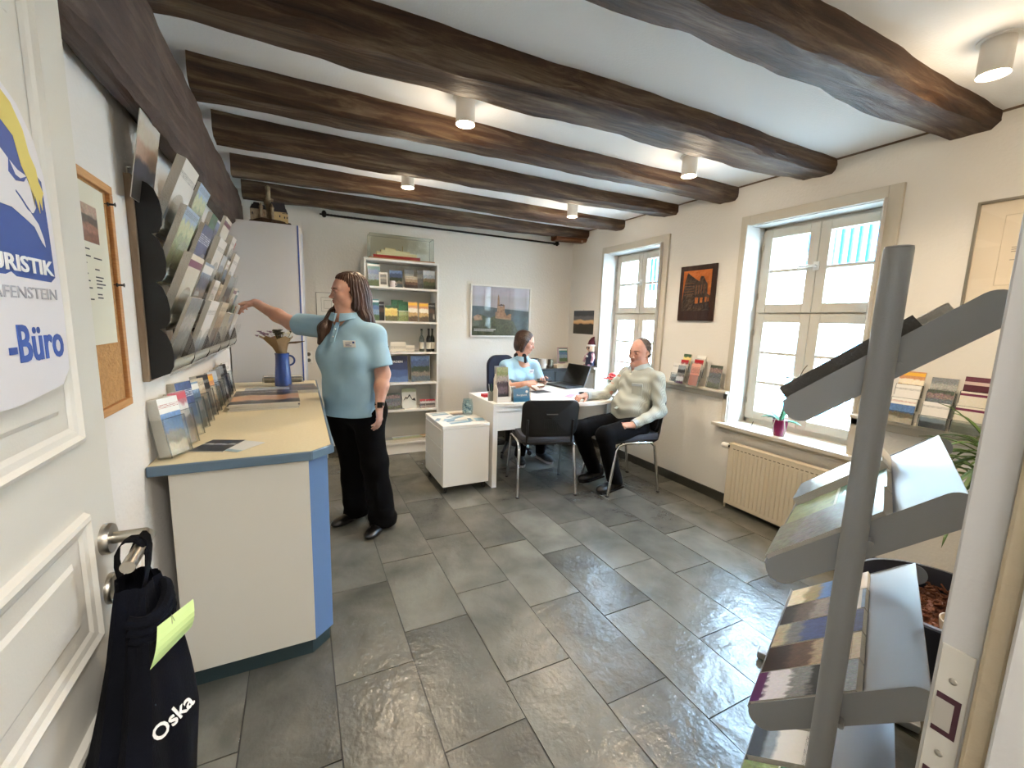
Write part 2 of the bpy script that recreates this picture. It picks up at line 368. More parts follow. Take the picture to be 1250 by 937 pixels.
for sd, (a, b, z0, z1, nm) in enumerate([(.985, 1.19, 2.335, 2.45, 'widest hewn joist nearest the door'), (1.72, 1.935, 2.36, 2.45, ''), (2.42, 2.60, 2.40, 2.44, ''), (3.02, 3.18, 2.39, 2.44, ''), (3.73, 3.88, 2.40, 2.44, ''), (4.36, 4.50, 2.40, 2.42, '')]):
    o = timber(XL+.098, XR+.02, a, b, z0, z1, ZC+.01, 20+sd).build('ceiling_beam', beam_w, parent=ceiling, smooth=True)
o = timber(2.72, XR, 4.40, 4.53, 2.385, 2.40, 2.48, 77, n=10, amp=.004).build('beam_patch', wood_mat('patch_oak', '#3a2010', '#5c3318', '#6e4426', 0), parent=ceiling)
# brown strip painting in the thin shadow gap between ceiling and right wall
tag(MB().box(XR-.008, YN, ZC-.010, XR, YB, ZC).build('trim_1', mat('shadow_gap_brown', '#6b5a4a', .8)), kind='structure')
# ---- girder along the left wall (beam along y)
g = timber(YN, 4.66, XL, XL+.09, 2.03, 2.08, 2.372, 55, n=90, amp=.014)
g.v = [(y, x, z) for (x, y, z) in g.v]
tag(g.build('trim_2', beam_y, smooth=True), kind='structure')
# ---- baseboards of dark slate pieces
def baseboard(name, segs):
    m = mat('slate_skirting', '#35352f', .5, bump=.3, bscale=40)
    mb0 = None; root = None
    for (x0, y0, x1, y1) in segs:
        if root is None:
            root = tag(MB().box(x0, y0, 0, x1, y1, .072).build(name, grout), kind='structure')
            segs0 = (x0, y0, x1, y1)
        L_ = max(x1-x0, y1-y0); n = max(1, round(L_/.6))
        for k in range(n):
            if x1-x0 > y1-y0: MB().box(x0+L_*k/n+.0015, y0-.004, 0, x0+L_*(k+1)/n-.0015, y1, .078).build('tile', m, parent=root, bevel=.001)
            else: MB().box(x0-.004, y0+L_*k/n+.0015, 0, x1, y0+L_*(k+1)/n-.0015, .078).build('tile', m, parent=root, bevel=.001)
baseboard('baseboard_right', [(XR-.071, YN, XR-.061, YB)])
baseboard('baseboard_back', [(XL, YB-.012, XR-.06, YB)])
# ---- ledges, sills, casings
tr = 1
def trim(mb, m=trim_w, bevel=.004):
    global tr; tr += 1
    return tag(mb.build('trim_%d' % (tr+1), m, bevel=bevel), kind='structure')
for a, b in ((YN, WIN[0][0]-.002), (WIN[0][1]+.002, WIN[1][0]-.002), (WIN[1][1]+.002, YB)):
    trim(MB().box(XR-.10, a, LZ, XR+.0, b, LZ+.022).box(XR-.075, a, LZ-.045, XR-.06, b, LZ))
for wi, (a, b) in enumerate(WIN):
    trim(MB().box(XR-.13, a-.085, WB-.03, XR+T-.02, b+.085, WB).box(XR-.075, a-.05, WB-.06, XR-.06, b+.05, WB-.03))
    # casing
    c = MB(); cw = .072; x0, x1 = XR-.022, XR
    c.box(x0, a-cw, LZ+.02, x1, a, WT+cw).box(x0, b, LZ+.02, x1, b+cw, WT+cw).box(x0, a, WT, x1, b, WT+cw)
    c.box(XR-.075, a-.04, WB, XR-.06, a, LZ).box(XR-.075, b, WB, XR-.06, b+.04, LZ)
    trim(c, bevel=.003)
    # reveal lining
    trim(MB().box(XR-.055, a-.001, WB, XR+.2, a+.006, WT).box(XR-.055, b-.006, WB, XR+.2, b+.001, WT).box(XR, a, WT-.006, XR+.2, b, WT+.001), mat('reveal_paint', '#cfcfcc', .5), bevel=0)
    # window
    w = thing('window_%d' % (wi+1), None, None, (XR+.16, (a+b)/2, WB), kind='structure')
    xf = XR+.15; fr = MB(); zt = WT-.006; a_, b_ = a+.006, b-.006; mid = (a+b)/2
    fr.box(xf, a_, WB, xf+.07, a_+.03, zt).box(xf, b_-.03, WB, xf+.07, b_, zt).box(xf, a_, zt-.03, xf+.07, b_, zt).box(xf, a_, WB, xf+.07, b_, WB+.045).box(xf+.004, a_, 1.525, xf+.06, b_, 1.575)
    fr.build('window_frame', trim_w, parent=w, bevel=.003)
    for (y0, y1) in ((a_+.022, mid-.002), (mid+.002, b_-.022)):
        for (z0, z1, nm) in ((WB+.04, 1.545, 3), (1.555, zt-.022, 2)):
            s = MB(); sw = .066; x_ = xf-.018
            s.box(x_, y0, z0, x_+.05, y0+sw, z1).box(x_, y1-sw, z0, x_+.05, y1, z1).box(x_, y0+sw, z0, x_+.05, y1-sw, z0+sw).box(x_, y0+sw, z1-sw, x_+.05, y1-sw, z1)
            sash = s.build('sash', trim_w, parent=w, bevel=.003)
            for k in range(1, nm):
                zz = z0+sw+(z1-z0-2*sw)*k/nm
                MB().box(x_+.004, y0+sw, zz-.011, x_+.04, y1-sw, zz+.011).build('glazing_bar', trim_w, parent=sash, bevel=.002)
            for k in range(nm):
                za = z0+sw+(z1-z0-2*sw)*k/nm; zb = z0+sw+(z1-z0-2*sw)*(k+1)/nm
                MB().box(x_+.022, y0+sw-.004, za, x_+.026, y1-sw+.004, zb).build('pane', glass, parent=sash)
    for zz in (1.88, 1.08):
        h = MB(); h.tube([(xf-.018, mid, zz), (xf-.05, mid, zz)], .009, 8); h.tube([(xf-.05, mid-.012, zz), (xf-.052, mid+.11, zz)], .008, 8); h.box(xf-.024, mid-.018, zz-.03, xf-.017, mid+.018, zz+.03)
        h.build('window_handle', mat('handle_white', '#d9d9d6', .3, .3), parent=w, smooth=True)
    hg = MB()
    for y_ in (a_+.018, b_-.018):
        for zz in (.85, 1.4, 1.68, 2.05): hg.tube([(xf-.022, y_, zz-.025), (xf-.022, y_, zz+.025)], .006, 8)
    hg.build('hinge', steel, parent=w, smooth=True)
# ---- opposite house seen through the windows
bd = thing('building', 'pale rendered house across the street seen through both windows', 'building', (7.5, 3, -2))
fac = mat('facade_render', '#e6e2d8', .9, bump=.2, bscale=20); clad = mat('blue_cladding', '#14507c', .5); bglass = mat('blue_glass', '#1f5c78', .15, spec=.8); fstone = mat('facade_stone', '#d8d4c8', .8)
MB().box(7.1, -6, -3, 7.6, 14, 3.5).build('wall', fac, parent=bd)
MB().box(6.9, -6, 3.5, 7.6, 14, 3.6).build('unseen_eaves', fstone, parent=bd)
MB().prism([(6.8, 3.6), (12, 5.4), (12, 3.6)], (0, -6, 0), (1, 0, 0), (0, 0, 1), (0, 1, 0), 20).build('roof', mat('unseen_roof_tiles', '#5a4a44', .8, bump=.6, bscale=10), parent=bd)  # eaves and roof are out of view, kept low to let sky light in
MB().box(6.94, -6, 1.98, 7.12, 14, 2.12).build('string_course', fstone, parent=bd, bevel=.02)
for (ya, yb, za, zb) in ((2.4, 4.12, 2.36, 3.4), (7.0, 7.6, 2.2, 3.3)):
    k = int((yb-ya)/.11); cl = MB()
    MB().box(7.04, ya, za, 7.1, yb, zb).build('shutter_panel', clad, parent=bd)
    for i in range(k+1):
        MB().box(6.99, ya+.11*i, za, 7.045, ya+.11*i+.055, zb).build('slat', clad, parent=bd)
for (ya, yb) in ((3.2, 4.2), (.6, 1.6), (5.8, 6.8), (7.9, 8.9)):
    f = MB().box(7.02, ya-.12, 1.3, 7.12, yb+.12, 1.42).box(6.98, ya-.16, 1.42, 7.12, yb+.16, 1.48).box(7.05, ya-.1, .1, 7.11, ya, 1.3).box(7.05, yb, .1, 7.11, yb+.1, 1.3).build('window_surround', fstone, parent=bd)
    wn = MB().box(7.075, ya, .1, 7.105, yb, 1.3).build('window', bglass, parent=bd)
    mbx = MB()
    for i in range(5): mbx.box(7.05, ya+(yb-ya)*i/4-.015, .1, 7.08, ya+(yb-ya)*i/4+.015, 1.3)
    for i in range(5): mbx.box(7.05, ya, .1+.3*i-.012, 7.08, yb, .1+.3*i+.012)
    mbx.build('glazing_bar', white_m, parent=wn)
tag(MB().box(XR+.3, -8, -.6, 40, 16, -.5).build('street', mat('street_paving', '#8d8a84', .9, bump=.4, bscale=12), origin=(5, 3, -.6)), 'grey paved street outside the windows', 'street', kind='structure')

# ---- ceiling spots
def ceiling_light(x, y, label):
    t = thing('ceiling_light', label, 'ceiling light', (x, y, ZC-.125), group='ceiling spots')
    z = ZC
    MB().lathe([(.044, -.122), (.048, -.125), (.048, -.006), (.046, 0)], (x, y, z), 28).lathe([(.044, -.122), (.042, -.07)], (x, y, z), 28).build('housing', mat('lamp_white', '#d9d4cc', .4), parent=t, smooth=True)
    MB().lathe([(.0, -.112), (.034, -.115), (.042, -.106)], (x, y, z), 24).build('bulb', mat('lamp_glow', '#ffe2b0', .4, emit=LAMP_COL, es=60), parent=t, smooth=True)
    MB().lathe([(.04, -.0), (.062, -.0), (.062, -.006), (.04, -.006)], (x, y, z), 24).build('mounting_ring', white_m, parent=t)
    for nm, typ, e in (('spot', 'SPOT', LAMP_W), ('glow', 'POINT', LAMP_W*.10)):
        d = bpy.data.lights.new('ceiling_'+nm, typ); d.energy = e; d.color = LAMP_COL; d.shadow_soft_size = .045
        if typ == 'SPOT': d.spot_size = radians(150); d.spot_blend = .9
        o = bpy.data.objects.new('ceiling_'+nm, d); S.collection.objects.link(o); o.parent = t; o.location = (0, 0, -.006 if typ == 'SPOT' else -.05)
ceiling_light(.79, 2.20, 'lit white cylinder spot between the second and third beams, left of centre')
ceiling_light(.775, 3.42, 'small lit ceiling spot farthest left, near the back wall beams')
ceiling_light(2.33, 2.16, 'lit white cylinder spot nearest the big window')
ceiling_light(2.31, 3.48, 'small lit ceiling spot above the desk by the back window')
ceiling_light(2.39, .79, 'large lit cylinder spot at the top right by the door')
hl = bpy.data.lights.new('hall_fill_light', 'AREA'); hl.energy = HALL_FILL_W; hl.size = .5; hl.color = (1, .95, .88)  # unseen area light added behind the camera to brighten door leaf and jamb
ho = bpy.data.objects.new('hall_fill_light', hl); S.collection.objects.link(ho); ho.location = (.3, -.8, 2.4)

# ---- doorway jamb at the right (strike side)
jm = mat('jamb_paint', '#bdbcba', .45, bump=.1, bscale=60); jt = mat('jamb_worn_paint', '#b5a68c', .5, bump=.2, bscale=90)
d2 = thing('door_2', None, None, (.7, 0, 0), kind='structure')
MB().box(.66, .142, 0, .72, .178, 2.09).box(-.345, .142, 2.09, .72, .178, 2.12).build('frame_rebate', jm, parent=d2, bevel=.003)
MB().box(.651, .122, 0, .72, .1425, 2.09).build('frame_seal', jt, parent=d2, bevel=.004)
MB().box(.64, -.14, 0, .72, .122, 2.09).build('frame_lining', jm, parent=d2, bevel=.003)
MB().box(-.40, -.14, 0, -.36, .10, 2.09).build('frame_lining', jm, parent=d2, bevel=.003)
sp_ = MB().box(.6585, .146, .85, .6605, .1745, 1.075).build('strike_plate', mat('strike_white', '#c8c4ba', .35, .3), parent=d2, bevel=.002)
st = mat('strike_hole', '#3c1826', .6)
MB().box(.6578, .150, .965, .6592, .171, 1.015).build('latch_hole', st, parent=sp_)
MB().box(.6578, .150, .875, .6592, .171, .915).build('bolt_hole', st, parent=sp_)
MB().box(.6572, .155, .972, .6580, .171, 1.008).build('latch_liner', mat('strike_liner', '#b5b0a8', .4, .4), parent=sp_)
for zz in (1.035, .94, .86): MB().ell((.6582, .16, zz), .0012, .004, .004, 10, 6).build('screw', steel, parent=sp_)

# ---- open door leaf on the left
d1 = thing('door_1', None, None, (-.33, .11, 0), kind='structure')
FX = -.31
MB().box(-.348, .108, .006, FX, .962, 2.07).build('door_leaf', door_w, parent=d1, bevel=.003)
def panel(y0, y1, z0, z1):
    b = MB(); w = .032
    def ring(o, i, xo, xi):
        P = [(y0+o, z0+o), (y1-o, z0+o), (y1-o, z1-o), (y0+o, z1-o)]; Q = [(y0+i, z0+i), (y1-i, z0+i), (y1-i, z1-i), (y0+i, z1-i)]
        for k in range(4):
            l = (k+1) % 4; b.add([(xo, *P[k]), (xo, *P[l]), (xi, *Q[l]), (xi, *Q[k])], [(0, 1, 2, 3)])
    ring(0, .004, FX, FX+.009); ring(.004, .010, FX+.009, FX+.011); ring(.010, .016, FX+.011, FX+.006); ring(.016, .024, FX+.006, FX+.004); ring(.024, .030, FX+.004, FX+.0005)
    ring(.055, .062, FX+.0005, FX+.004); 
    b.add([(FX+.004, y0+.062, z0+.062), (FX+.004, y1-.062, z0+.062), (FX+.004, y1-.062, z1-.062), (FX+.004, y0+.062, z1-.062)], [(0, 1, 2, 3)])
    b.build('door_panel', door_w, parent=d1)
panel(.22, .862, 1.225, 1.845); panel(.22, .848, .905, 1.118); panel(.22, .848, .12, .80)
h = MB(); h.lathe([(.0, .012), (.024, .012), (.026, .008), (.026, 0)], (FX, .905, 1.045), 24, axis=(1, 0, 0)); h.tube([(FX, .905, 1.045), (FX+.055, .905, 1.045), (FX+.062, .895, 1.045), (FX+.062, .865, 1.045), (FX+.062, .79, 1.043)], .0098, 16)
h.build('door_handle', steel, parent=d1, smooth=True)
h = MB(); h.lathe([(.0, .008), (.024, .008), (.026, .005), (.026, 0)], (FX, .905, .955), 24, axis=(1, 0, 0)); h.build('key_rosette', steel, parent=d1, smooth=True)
# ================================================================== OBJECTS
# ---- printed looks: key -> (words, material)
sky, hill, grass, dark, water = '#8fb4d8', '#5c7a58', '#6f8f4a', '#2a2c2e', '#3f6f96'
LOOK = {
 'castle': ('castle photo cover', print_mat('print_castle', [(0, '#39422c'), (.22, '#56623a'), (.42, '#8a7758'), (.58, '#a8bcd0'), (.8, '#c9d4de')], seed=1)),
 'map': ('pale green map cover', print_mat('print_map', [(0, '#c9b46a'), (.18, '#b7bf8e'), (.5, '#a9b98a'), (.7, '#cfd3a8'), (.86, '#9fc0dd')], amp=.2, scale=6, seed=2, lines=(.9, .97, '#41506a'))),
 'blue': ('blue cover', print_mat('print_blue', [(0, '#c7b98e'), (.18, '#7b7d7a'), (.36, '#2a4380'), (.8, '#27407c')], seed=3, lines=(.72, .86, '#e8ebf2', 9))),
 'white': ('white cover with small picture', print_mat('print_white', [(0, '#3b4652'), (.25, '#8799aa'), (.42, '#e8e6e2'), (.9, '#eceae6')], amp=.05, seed=4, detail=.12, lines=(.78, .86, '#444a55'))),
 'town': ('town photo cover', print_mat('print_town', [(0, '#37332f'), (.2, '#6b5a50'), (.42, '#a2958a'), (.62, '#4a6480'), (.82, '#7da0c4')], scale=7, seed=5, title=(.84, .96, '#e9e7e4'))),
 'green': ('green cover', print_mat('print_green', [(0, '#8fa05a'), (.3, '#aebf7e'), (.55, '#2f7a4c'), (.85, '#1d6a44')], seed=6, title=(.5, .53, '#e8efe6'))),
 'purple': ('purple and white cover', print_mat('print_purple', [(0, '#4c2450'), (.14, '#e6e2e4'), (.4, '#8d8f8c'), (.6, '#2b2f35'), (.8, '#9aa6b0')], scale=8, seed=7, title=(.0, .1, '#5a2358'))),
 'red': ('red and white cover', print_mat('print_red', [(0, '#b6a7a0'), (.3, '#6e6a6c'), (.55, '#dcd9d6'), (.8, '#b52a35')], seed=8, title=(.86, .97, '#b3202c'))),
 'dark': ('dark cover', print_mat('print_dark', [(0, '#1b1c22'), (.3, '#2d2a2c'), (.5, '#5b4030'), (.7, '#1e2430')], scale=7, seed=9, lines=(.8, .88, '#cfd2d8'))),
 'orange': ('orange and yellow cover', print_mat('print_orange', [(0, '#6d5a44'), (.3, '#c9a24e'), (.5, '#f0e6d2'), (.72, '#d48a2a')], seed=10, title=(.82, .95, '#e6b13c'))),
 'sea': ('blue sky cover', print_mat('print_sea', [(0, '#d9cdb0'), (.25, '#96824e'), (.45, '#2f78c0'), (.8, '#5f9fd8')], seed=11, title=(.74, 1, '#eceae6'), lines=(.82, .9, '#a8392c', 10))),
 'grey': ('grey printed cover', print_mat('print_grey', [(0, '#6b6e70'), (.3, '#8f9190'), (.6, '#b9b8b2'), (.8, '#8d949a')], scale=8, seed=12)),
 'brown': ('brown and cream cover', print_mat('print_brown', [(0, '#3a2a22'), (.3, '#6a4a34'), (.55, '#b79a72'), (.8, '#d8cbb2')], scale=6, seed=13, lines=(.84, .92, '#4a3a2e'))),
 'pink': ('salmon pink cover', print_mat('print_pink', [(0, '#c9705c'), (.5, '#d07c66'), (.8, '#d98f78')], amp=.03, detail=.05, seed=14, lines=(.55, .85, '#5e4a52', 8))),
 'yellow': ('yellow cover', print_mat('print_yellow', [(0, '#6f6a3a'), (.35, '#e3c32c'), (.7, '#e9d25a'), (.85, '#3d6a4c')], seed=15)),
 'teal': ('teal cover with photo', print_mat('print_teal', [(0, '#4d6d3a'), (.3, '#7d9bb8'), (.55, '#3f6fa8'), (.75, '#1f8086')], seed=16, title=(.86, .95, '#e8eceb'))),
 'night': ('dark blue night photo', print_mat('print_night', [(0, '#4a6c9c'), (.25, '#2d4f86'), (.5, '#1d2f5c'), (.8, '#152046')], scale=3, seed=17, detail=.1)),
 'village': ('village photo', print_mat('print_village', [(0, '#5a6a76'), (.25, '#8c7d6a'), (.42, '#2f4630'), (.62, '#34507e'), (.85, '#5b82bc')], scale=6, seed=18)),
 'flyer': ('light blue and white flyer print', print_mat('print_flyer', [(0, '#5d97b8'), (.4, '#7db0cc'), (.6, '#e6e4da'), (.8, '#4d83a6')], scale=3, seed=19, detail=.1)),
 'garden': ('grey cover with flowers', print_mat('print_garden', [(0, '#7c8468'), (.25, '#8d9096'), (.5, '#75828c'), (.7, '#a58a86'), (.9, '#5c6a5e')], scale=5, seed=20, detail=.5)),
 'maroon': ('dark red cover', print_mat('print_maroon', [(0, '#3a1020'), (.5, '#5a1a30'), (.8, '#6a2440')], seed=22, detail=.15, title=(.7, .82, '#c9b8b0'))),
 'cream': ('cream cover with purple corner', print_mat('print_creamp', [(0, '#6a7060'), (.3, '#8c9484'), (.42, '#dcd6c6'), (.9, '#e2dccc')], seed=23, amp=.05, detail=.15, title=(.84, .93, '#6a2448'))),
 'orangeb': ('black cover with an orange shape', print_mat('print_orangeb', [(0, '#242528'), (.22, '#2e2f31'), (.3, '#cf8a30'), (.55, '#d89a44'), (.62, '#2a2b2e')], amp=.22, scale=2.0, seed=21, detail=.1, lines=(.82, .9, '#b9bcc0', 7))),
}
def leaflet(name, label, cat, o, right, up, w, h, t, look, group=None, parent=None, uvrot=False, back=None):
    o, right, up = Vector(o), Vector(right).normalized(), Vector(up).normalized(); n = right.cross(up).normalized()
    pm = LOOK[look][1] if isinstance(look, str) else look
    b = MB(); c = o + right*w/2 + up*h/2 + n*t/2
    b.frame_box(c, right, up, n, w/2-.0003, h/2-.0003, t/2-.0002, 1)
    a0, a1, a2, a3 = o+n*t, o+right*w+n*t, o+right*w+up*h+n*t, o+up*h+n*t
    b.quad(a0, a1, a2, a3, 0)
    ob = b.build(name, [pm, paper_edge if t > .004 else paper], parent=parent, origin=tuple(o + right*w/2) if parent is None else None)
    if label: tag(ob, label, cat, group)
    return ob
def pocket(parent, o, right, up, w, h, d, m=acryl, lip=.6, name='pocket'):
    """clear acrylic pocket: back plate, sides, front plate and floor in one part"""
    o, right, up = Vector(o), Vector(right).normalized(), Vector(up).normalized(); n = right.cross(up).normalized(); k = .0018
    b = MB()
    b.frame_box(o+right*w/2+up*h/2, right, up, n, w/2, h/2, k/2)
    b.frame_box(o+right*w/2+up*h*lip/2+n*d, right, up, n, w/2, h*lip/2, k/2)
    for s in (0, 1): b.frame_box(o+right*w*s+up*h*lip/2+n*d/2, right, up, n, k/2, h*lip/2, d/2)
    b.frame_box(o+right*w/2+n*d/2, right, up, n, w/2, k/2, d/2)
    ob = b.build(name, m, parent=parent)
    e = MB()                                     # the bright and dark edges of the sheet
    for s in (0, 1): e.frame_box(o+right*w*s+up*h*lip/2+n*d, right, up, n, .0016, h*lip/2, .0016)
    e.frame_box(o+right*w/2+up*h*lip+n*d, right, up, n, w/2, .0012, .0012)
    e.build('pocket_edge', acryl_d, parent=ob)
    return ob

# ---- service counter along the left wall
cab_e = mat('edge_bluegrey', '#5d7386', .4); blue_p = mat('corner_blue', '#5f7ba6', .45); plinth = mat('plinth_green', '#24363a', .5)
ct = thing('counter', 'long cream counter with blue-grey edge and blue chamfered corner against the left wall', 'counter', (-.18, 2.8, 0))
poly = [(XL+.004, 1.80), (.02, 1.80), (.098, 1.875), (.098, 3.84), (XL+.004, 3.84)]
def off(p, d): return p
MB().prism(poly, (0, 0, .87), (1, 0, 0), (0, 1, 0), (0, 0, 1), .0295).build('worktop', mat('worktop_beige', '#dccfae', .35, col2='#d6c9a8', cscale=90), parent=ct)
e = MB()
pe = [(XL+.004, 1.794), (.0225, 1.794), (.104, 1.872), (.104, 3.84)]
for i in range(3):
    a, b_ = Vector((*pe[i], .883)), Vector((*pe[i+1], .883)); dr = (b_-a).normalized(); nn = Vector((0, 0, 1)).cross(dr)
    e.frame_box((a+b_)/2, dr, nn, (0, 0, 1), (b_-a).length/2+.002, .006, .0185)
e.build('worktop_edge', cab_e, parent=ct, bevel=.004)
MB().box(XL+.055, 1.815, .07, .012, 1.835, .868).build('end_panel', cream_m, parent=ct, bevel=.001)
cpn = MB(); a, b_ = Vector((.012, 1.817, .468)), Vector((.085, 1.885, .468)); dr = (b_-a).normalized(); nn = Vector((0, 0, 1)).cross(dr)
cpn.frame_box((a+b_)/2+nn*.009, dr, nn, (0, 0, 1), (b_-a).length/2, .009, .40); cpn.build('corner_panel', blue_p, parent=ct, bevel=.002)
for k in range(4):
    y0 = 1.895+k*.482; dd = MB().box(.066, y0+.002, .075, .084, y0+.478, .862).build('door', cream_m, parent=ct, bevel=.001)
    MB().tube([(.084, y0+.44, .70), (.105, y0+.44, .70), (.105, y0+.44, .82), (.084, y0+.44, .82)], .005, 8).build('handle', steel, parent=dd, smooth=True)
MB().prism([(XL+.055, 1.836), (.004, 1.836), (.066, 1.895), (.066, 3.83), (XL+.055, 3.83)], (0, 0, .068), (1, 0, 0), (0, 1, 0), (0, 0, 1), .798).build('carcass', cream_m, parent=ct)
MB().prism([(XL+.07, 1.83), (.0, 1.83), (.07, 1.895), (.07, 3.83), (XL+.07, 3.83)], (0, 0, .0), (1, 0, 0), (0, 1, 0), (0, 0, 1), .066).build('plinth', plinth, parent=ct)

# ---- tall cupboard behind the counter
cb = thing('cupboard', 'tall light grey cupboard with blue edge behind the vase', 'cupboard', (-.22, 4.2, 0))
MB().box(XL+.01, 3.93, .0, .035, 4.42, 2.115).build('carcass', white_m, parent=cb, bevel=.002)
MB().box(XL+.01, 3.905, .06, .008, 3.928, 2.125).build('front_panel', mat('cupboard_grey', '#c9c9cb', .5), parent=cb, bevel=.002)
MB().box(.009, 3.903, .0, .020, 3.93, 2.125).build('edge_strip', mat('strip_blue', '#42589a', .4), parent=cb)
MB().box(.036, 3.93, .0, .050, 4.40, 2.07).build('side_panel', mat('side_white', '#cfd6de', .4), parent=cb)

# ---- castle model on the cupboard
cs = thing('castle_model', 'small model castle with round keep standing on the tall cupboard', 'model', (-.18, 4.06, 2.125))
stone = mat('model_stone', '#a39378', .9, bump=.8, bscale=60, col2='#7d6c56', cscale=30); roofm = mat('model_roof', '#2c2a30', .8, bump=.6, bscale=90)
rock = MB(); pts = arc((0, 0), .16, 0, 350, 14); rr = random.Random(3)
pr = [( -.18+p[0]*(1+rr.uniform(-.1, .1)), 4.06+p[1]*.65*(1+rr.uniform(-.1, .1))) for p in pts]
rock.add([(x, y, 2.125) for x, y in pr]+[(-.18+(x+.18)*.9, 4.06+(y-4.06)*.9, 2.125+.035+rr.uniform(-.012, .012)) for x, y in pr], [(i, (i+1) % 15, 15+(i+1) % 15, 15+i) for i in range(15)]+[tuple(range(15, 30))])
rock.build('rock_base', mat('model_rock', '#4a3626', .95, bump=1, bscale=50, col2='#352619', cscale=20), parent=cs)
kp = MB(); kp.lathe([(.034, 0), (.032, .16), (.036, .165), (.036, .18)], (-.185, 4.07, 2.155), 14); kp.lathe([(.017, .18), (.017, .25), (.019, .255), (.019, .268), (0, .285)], (-.185, 4.07, 2.155), 12); kp.build('keep', stone, parent=cs, smooth=True)
for (x0, x1, y0, y1, hh, rf) in ((-.31, -.2, 4.0, 4.07, .085, .04), (-.175, -.06, 4.0, 4.05, .08, .075), (-.09, -.05, 4.0, 4.11, .07, .05), (-.3, -.24, 4.04, 4.12, .10, .05)):
    hw = MB().box(x0, y0, 2.15, x1, y1, 2.15+hh).build('hall', mat('model_stone_light', '#c2a878', .9, bump=.8, bscale=60) if x0 > -.2 else stone, parent=cs)
    zt = 2.15+hh; ym = (y0+y1)/2
    MB().add([(x0, y0-.006, zt), (x1, y0-.006, zt), (x1, y1+.006, zt), (x0, y1+.006, zt), (x0+.012, ym, zt+rf), (x1-.012, ym, zt+rf)], [(0, 1, 5, 4), (3, 4, 5, 2), (0, 4, 3), (1, 2, 5), (0, 3, 2, 1)]).build('roof', roofm, parent=hw)
    for i in range(2): MB().box(x0+.012+i*(x1-x0)*.45, y0-.0015, 2.15+hh*.5, x0+.020+i*(x1-x0)*.45, y0+.001, 2.15+hh*.7).build('window', dark_ink, parent=hw)
for x, y in ((-.16, 4.0), (-.235, 4.0)):
    MB().lathe([(.014, 0), (.014, .10), (.017, .103), (0, .14)], (x, y, 2.15), 10).build('turret', stone, parent=cs)

# ---- wall rack for brochures
rk = thing('brochure_rack', 'wooden backed wall rack of clear pockets above the counter', 'rack', (XL, 2.72, 1.19))
RY0, PIT = 1.875, .34; rwood = wood_mat('rack_wood', '#7a6550', '#927c64', '#a8927a', 2, .5, .2)
MB().box(XL, RY0-.018, 1.185, XL+.02, RY0+5*PIT+.02, 1.865).build('back_panel', rwood, parent=rk, bevel=.002)
MB().tube([(XL+.01, RY0-.008, 1.865), (XL+.01, RY0-.008, 1.885), (XL+.02, RY0-.008, 1.885)], .003, 6).build('hook', steel, parent=rk, smooth=True)
rack_black = mat('rack_black', '#121214', .6); rack_grey = mat('rack_grey', '#a6a79f', .45)
TZ = [1.215, 1.375, 1.535, 1.695]
def scallop(y):
    p = [(XL+.02, 1.19), (XL+.02, 1.86)]
    for z in reversed(TZ):
        p += [(XL+.056, z+.150), (XL+.072, z+.135), (XL+.084, z+.10), (XL+.089, z+.06), (XL+.086, z+.02), (XL+.074, z-.004)]
    return MB().prism([(a-XL, b) for a, b in p], (XL, y, 0), (1, 0, 0), (0, 0, 1), (0, 1, 0), .006)
for k in range(6):
    scallop(RY0+k*PIT-.003).build('side_panel' if k in (0, 5) else 'divider', rack_black, parent=rk)
UP = Vector((.36, 0, .933)); RT = Vector((0, 1, 0)); NN = RT.cross(UP).normalized()
rows = ['bottom', 'second lowest', 'second highest', 'top']; cols = ['first', 'second', 'third', 'fourth', 'last']
LK = [['grey', 'white', 'brown', 'grey', 'white'], ['cream', 'town', 'white', 'purple', 'cream'], ['map', 'blue', 'white', 'castle', 'white'], ['white', 'map', 'green', 'cream', 'white']]
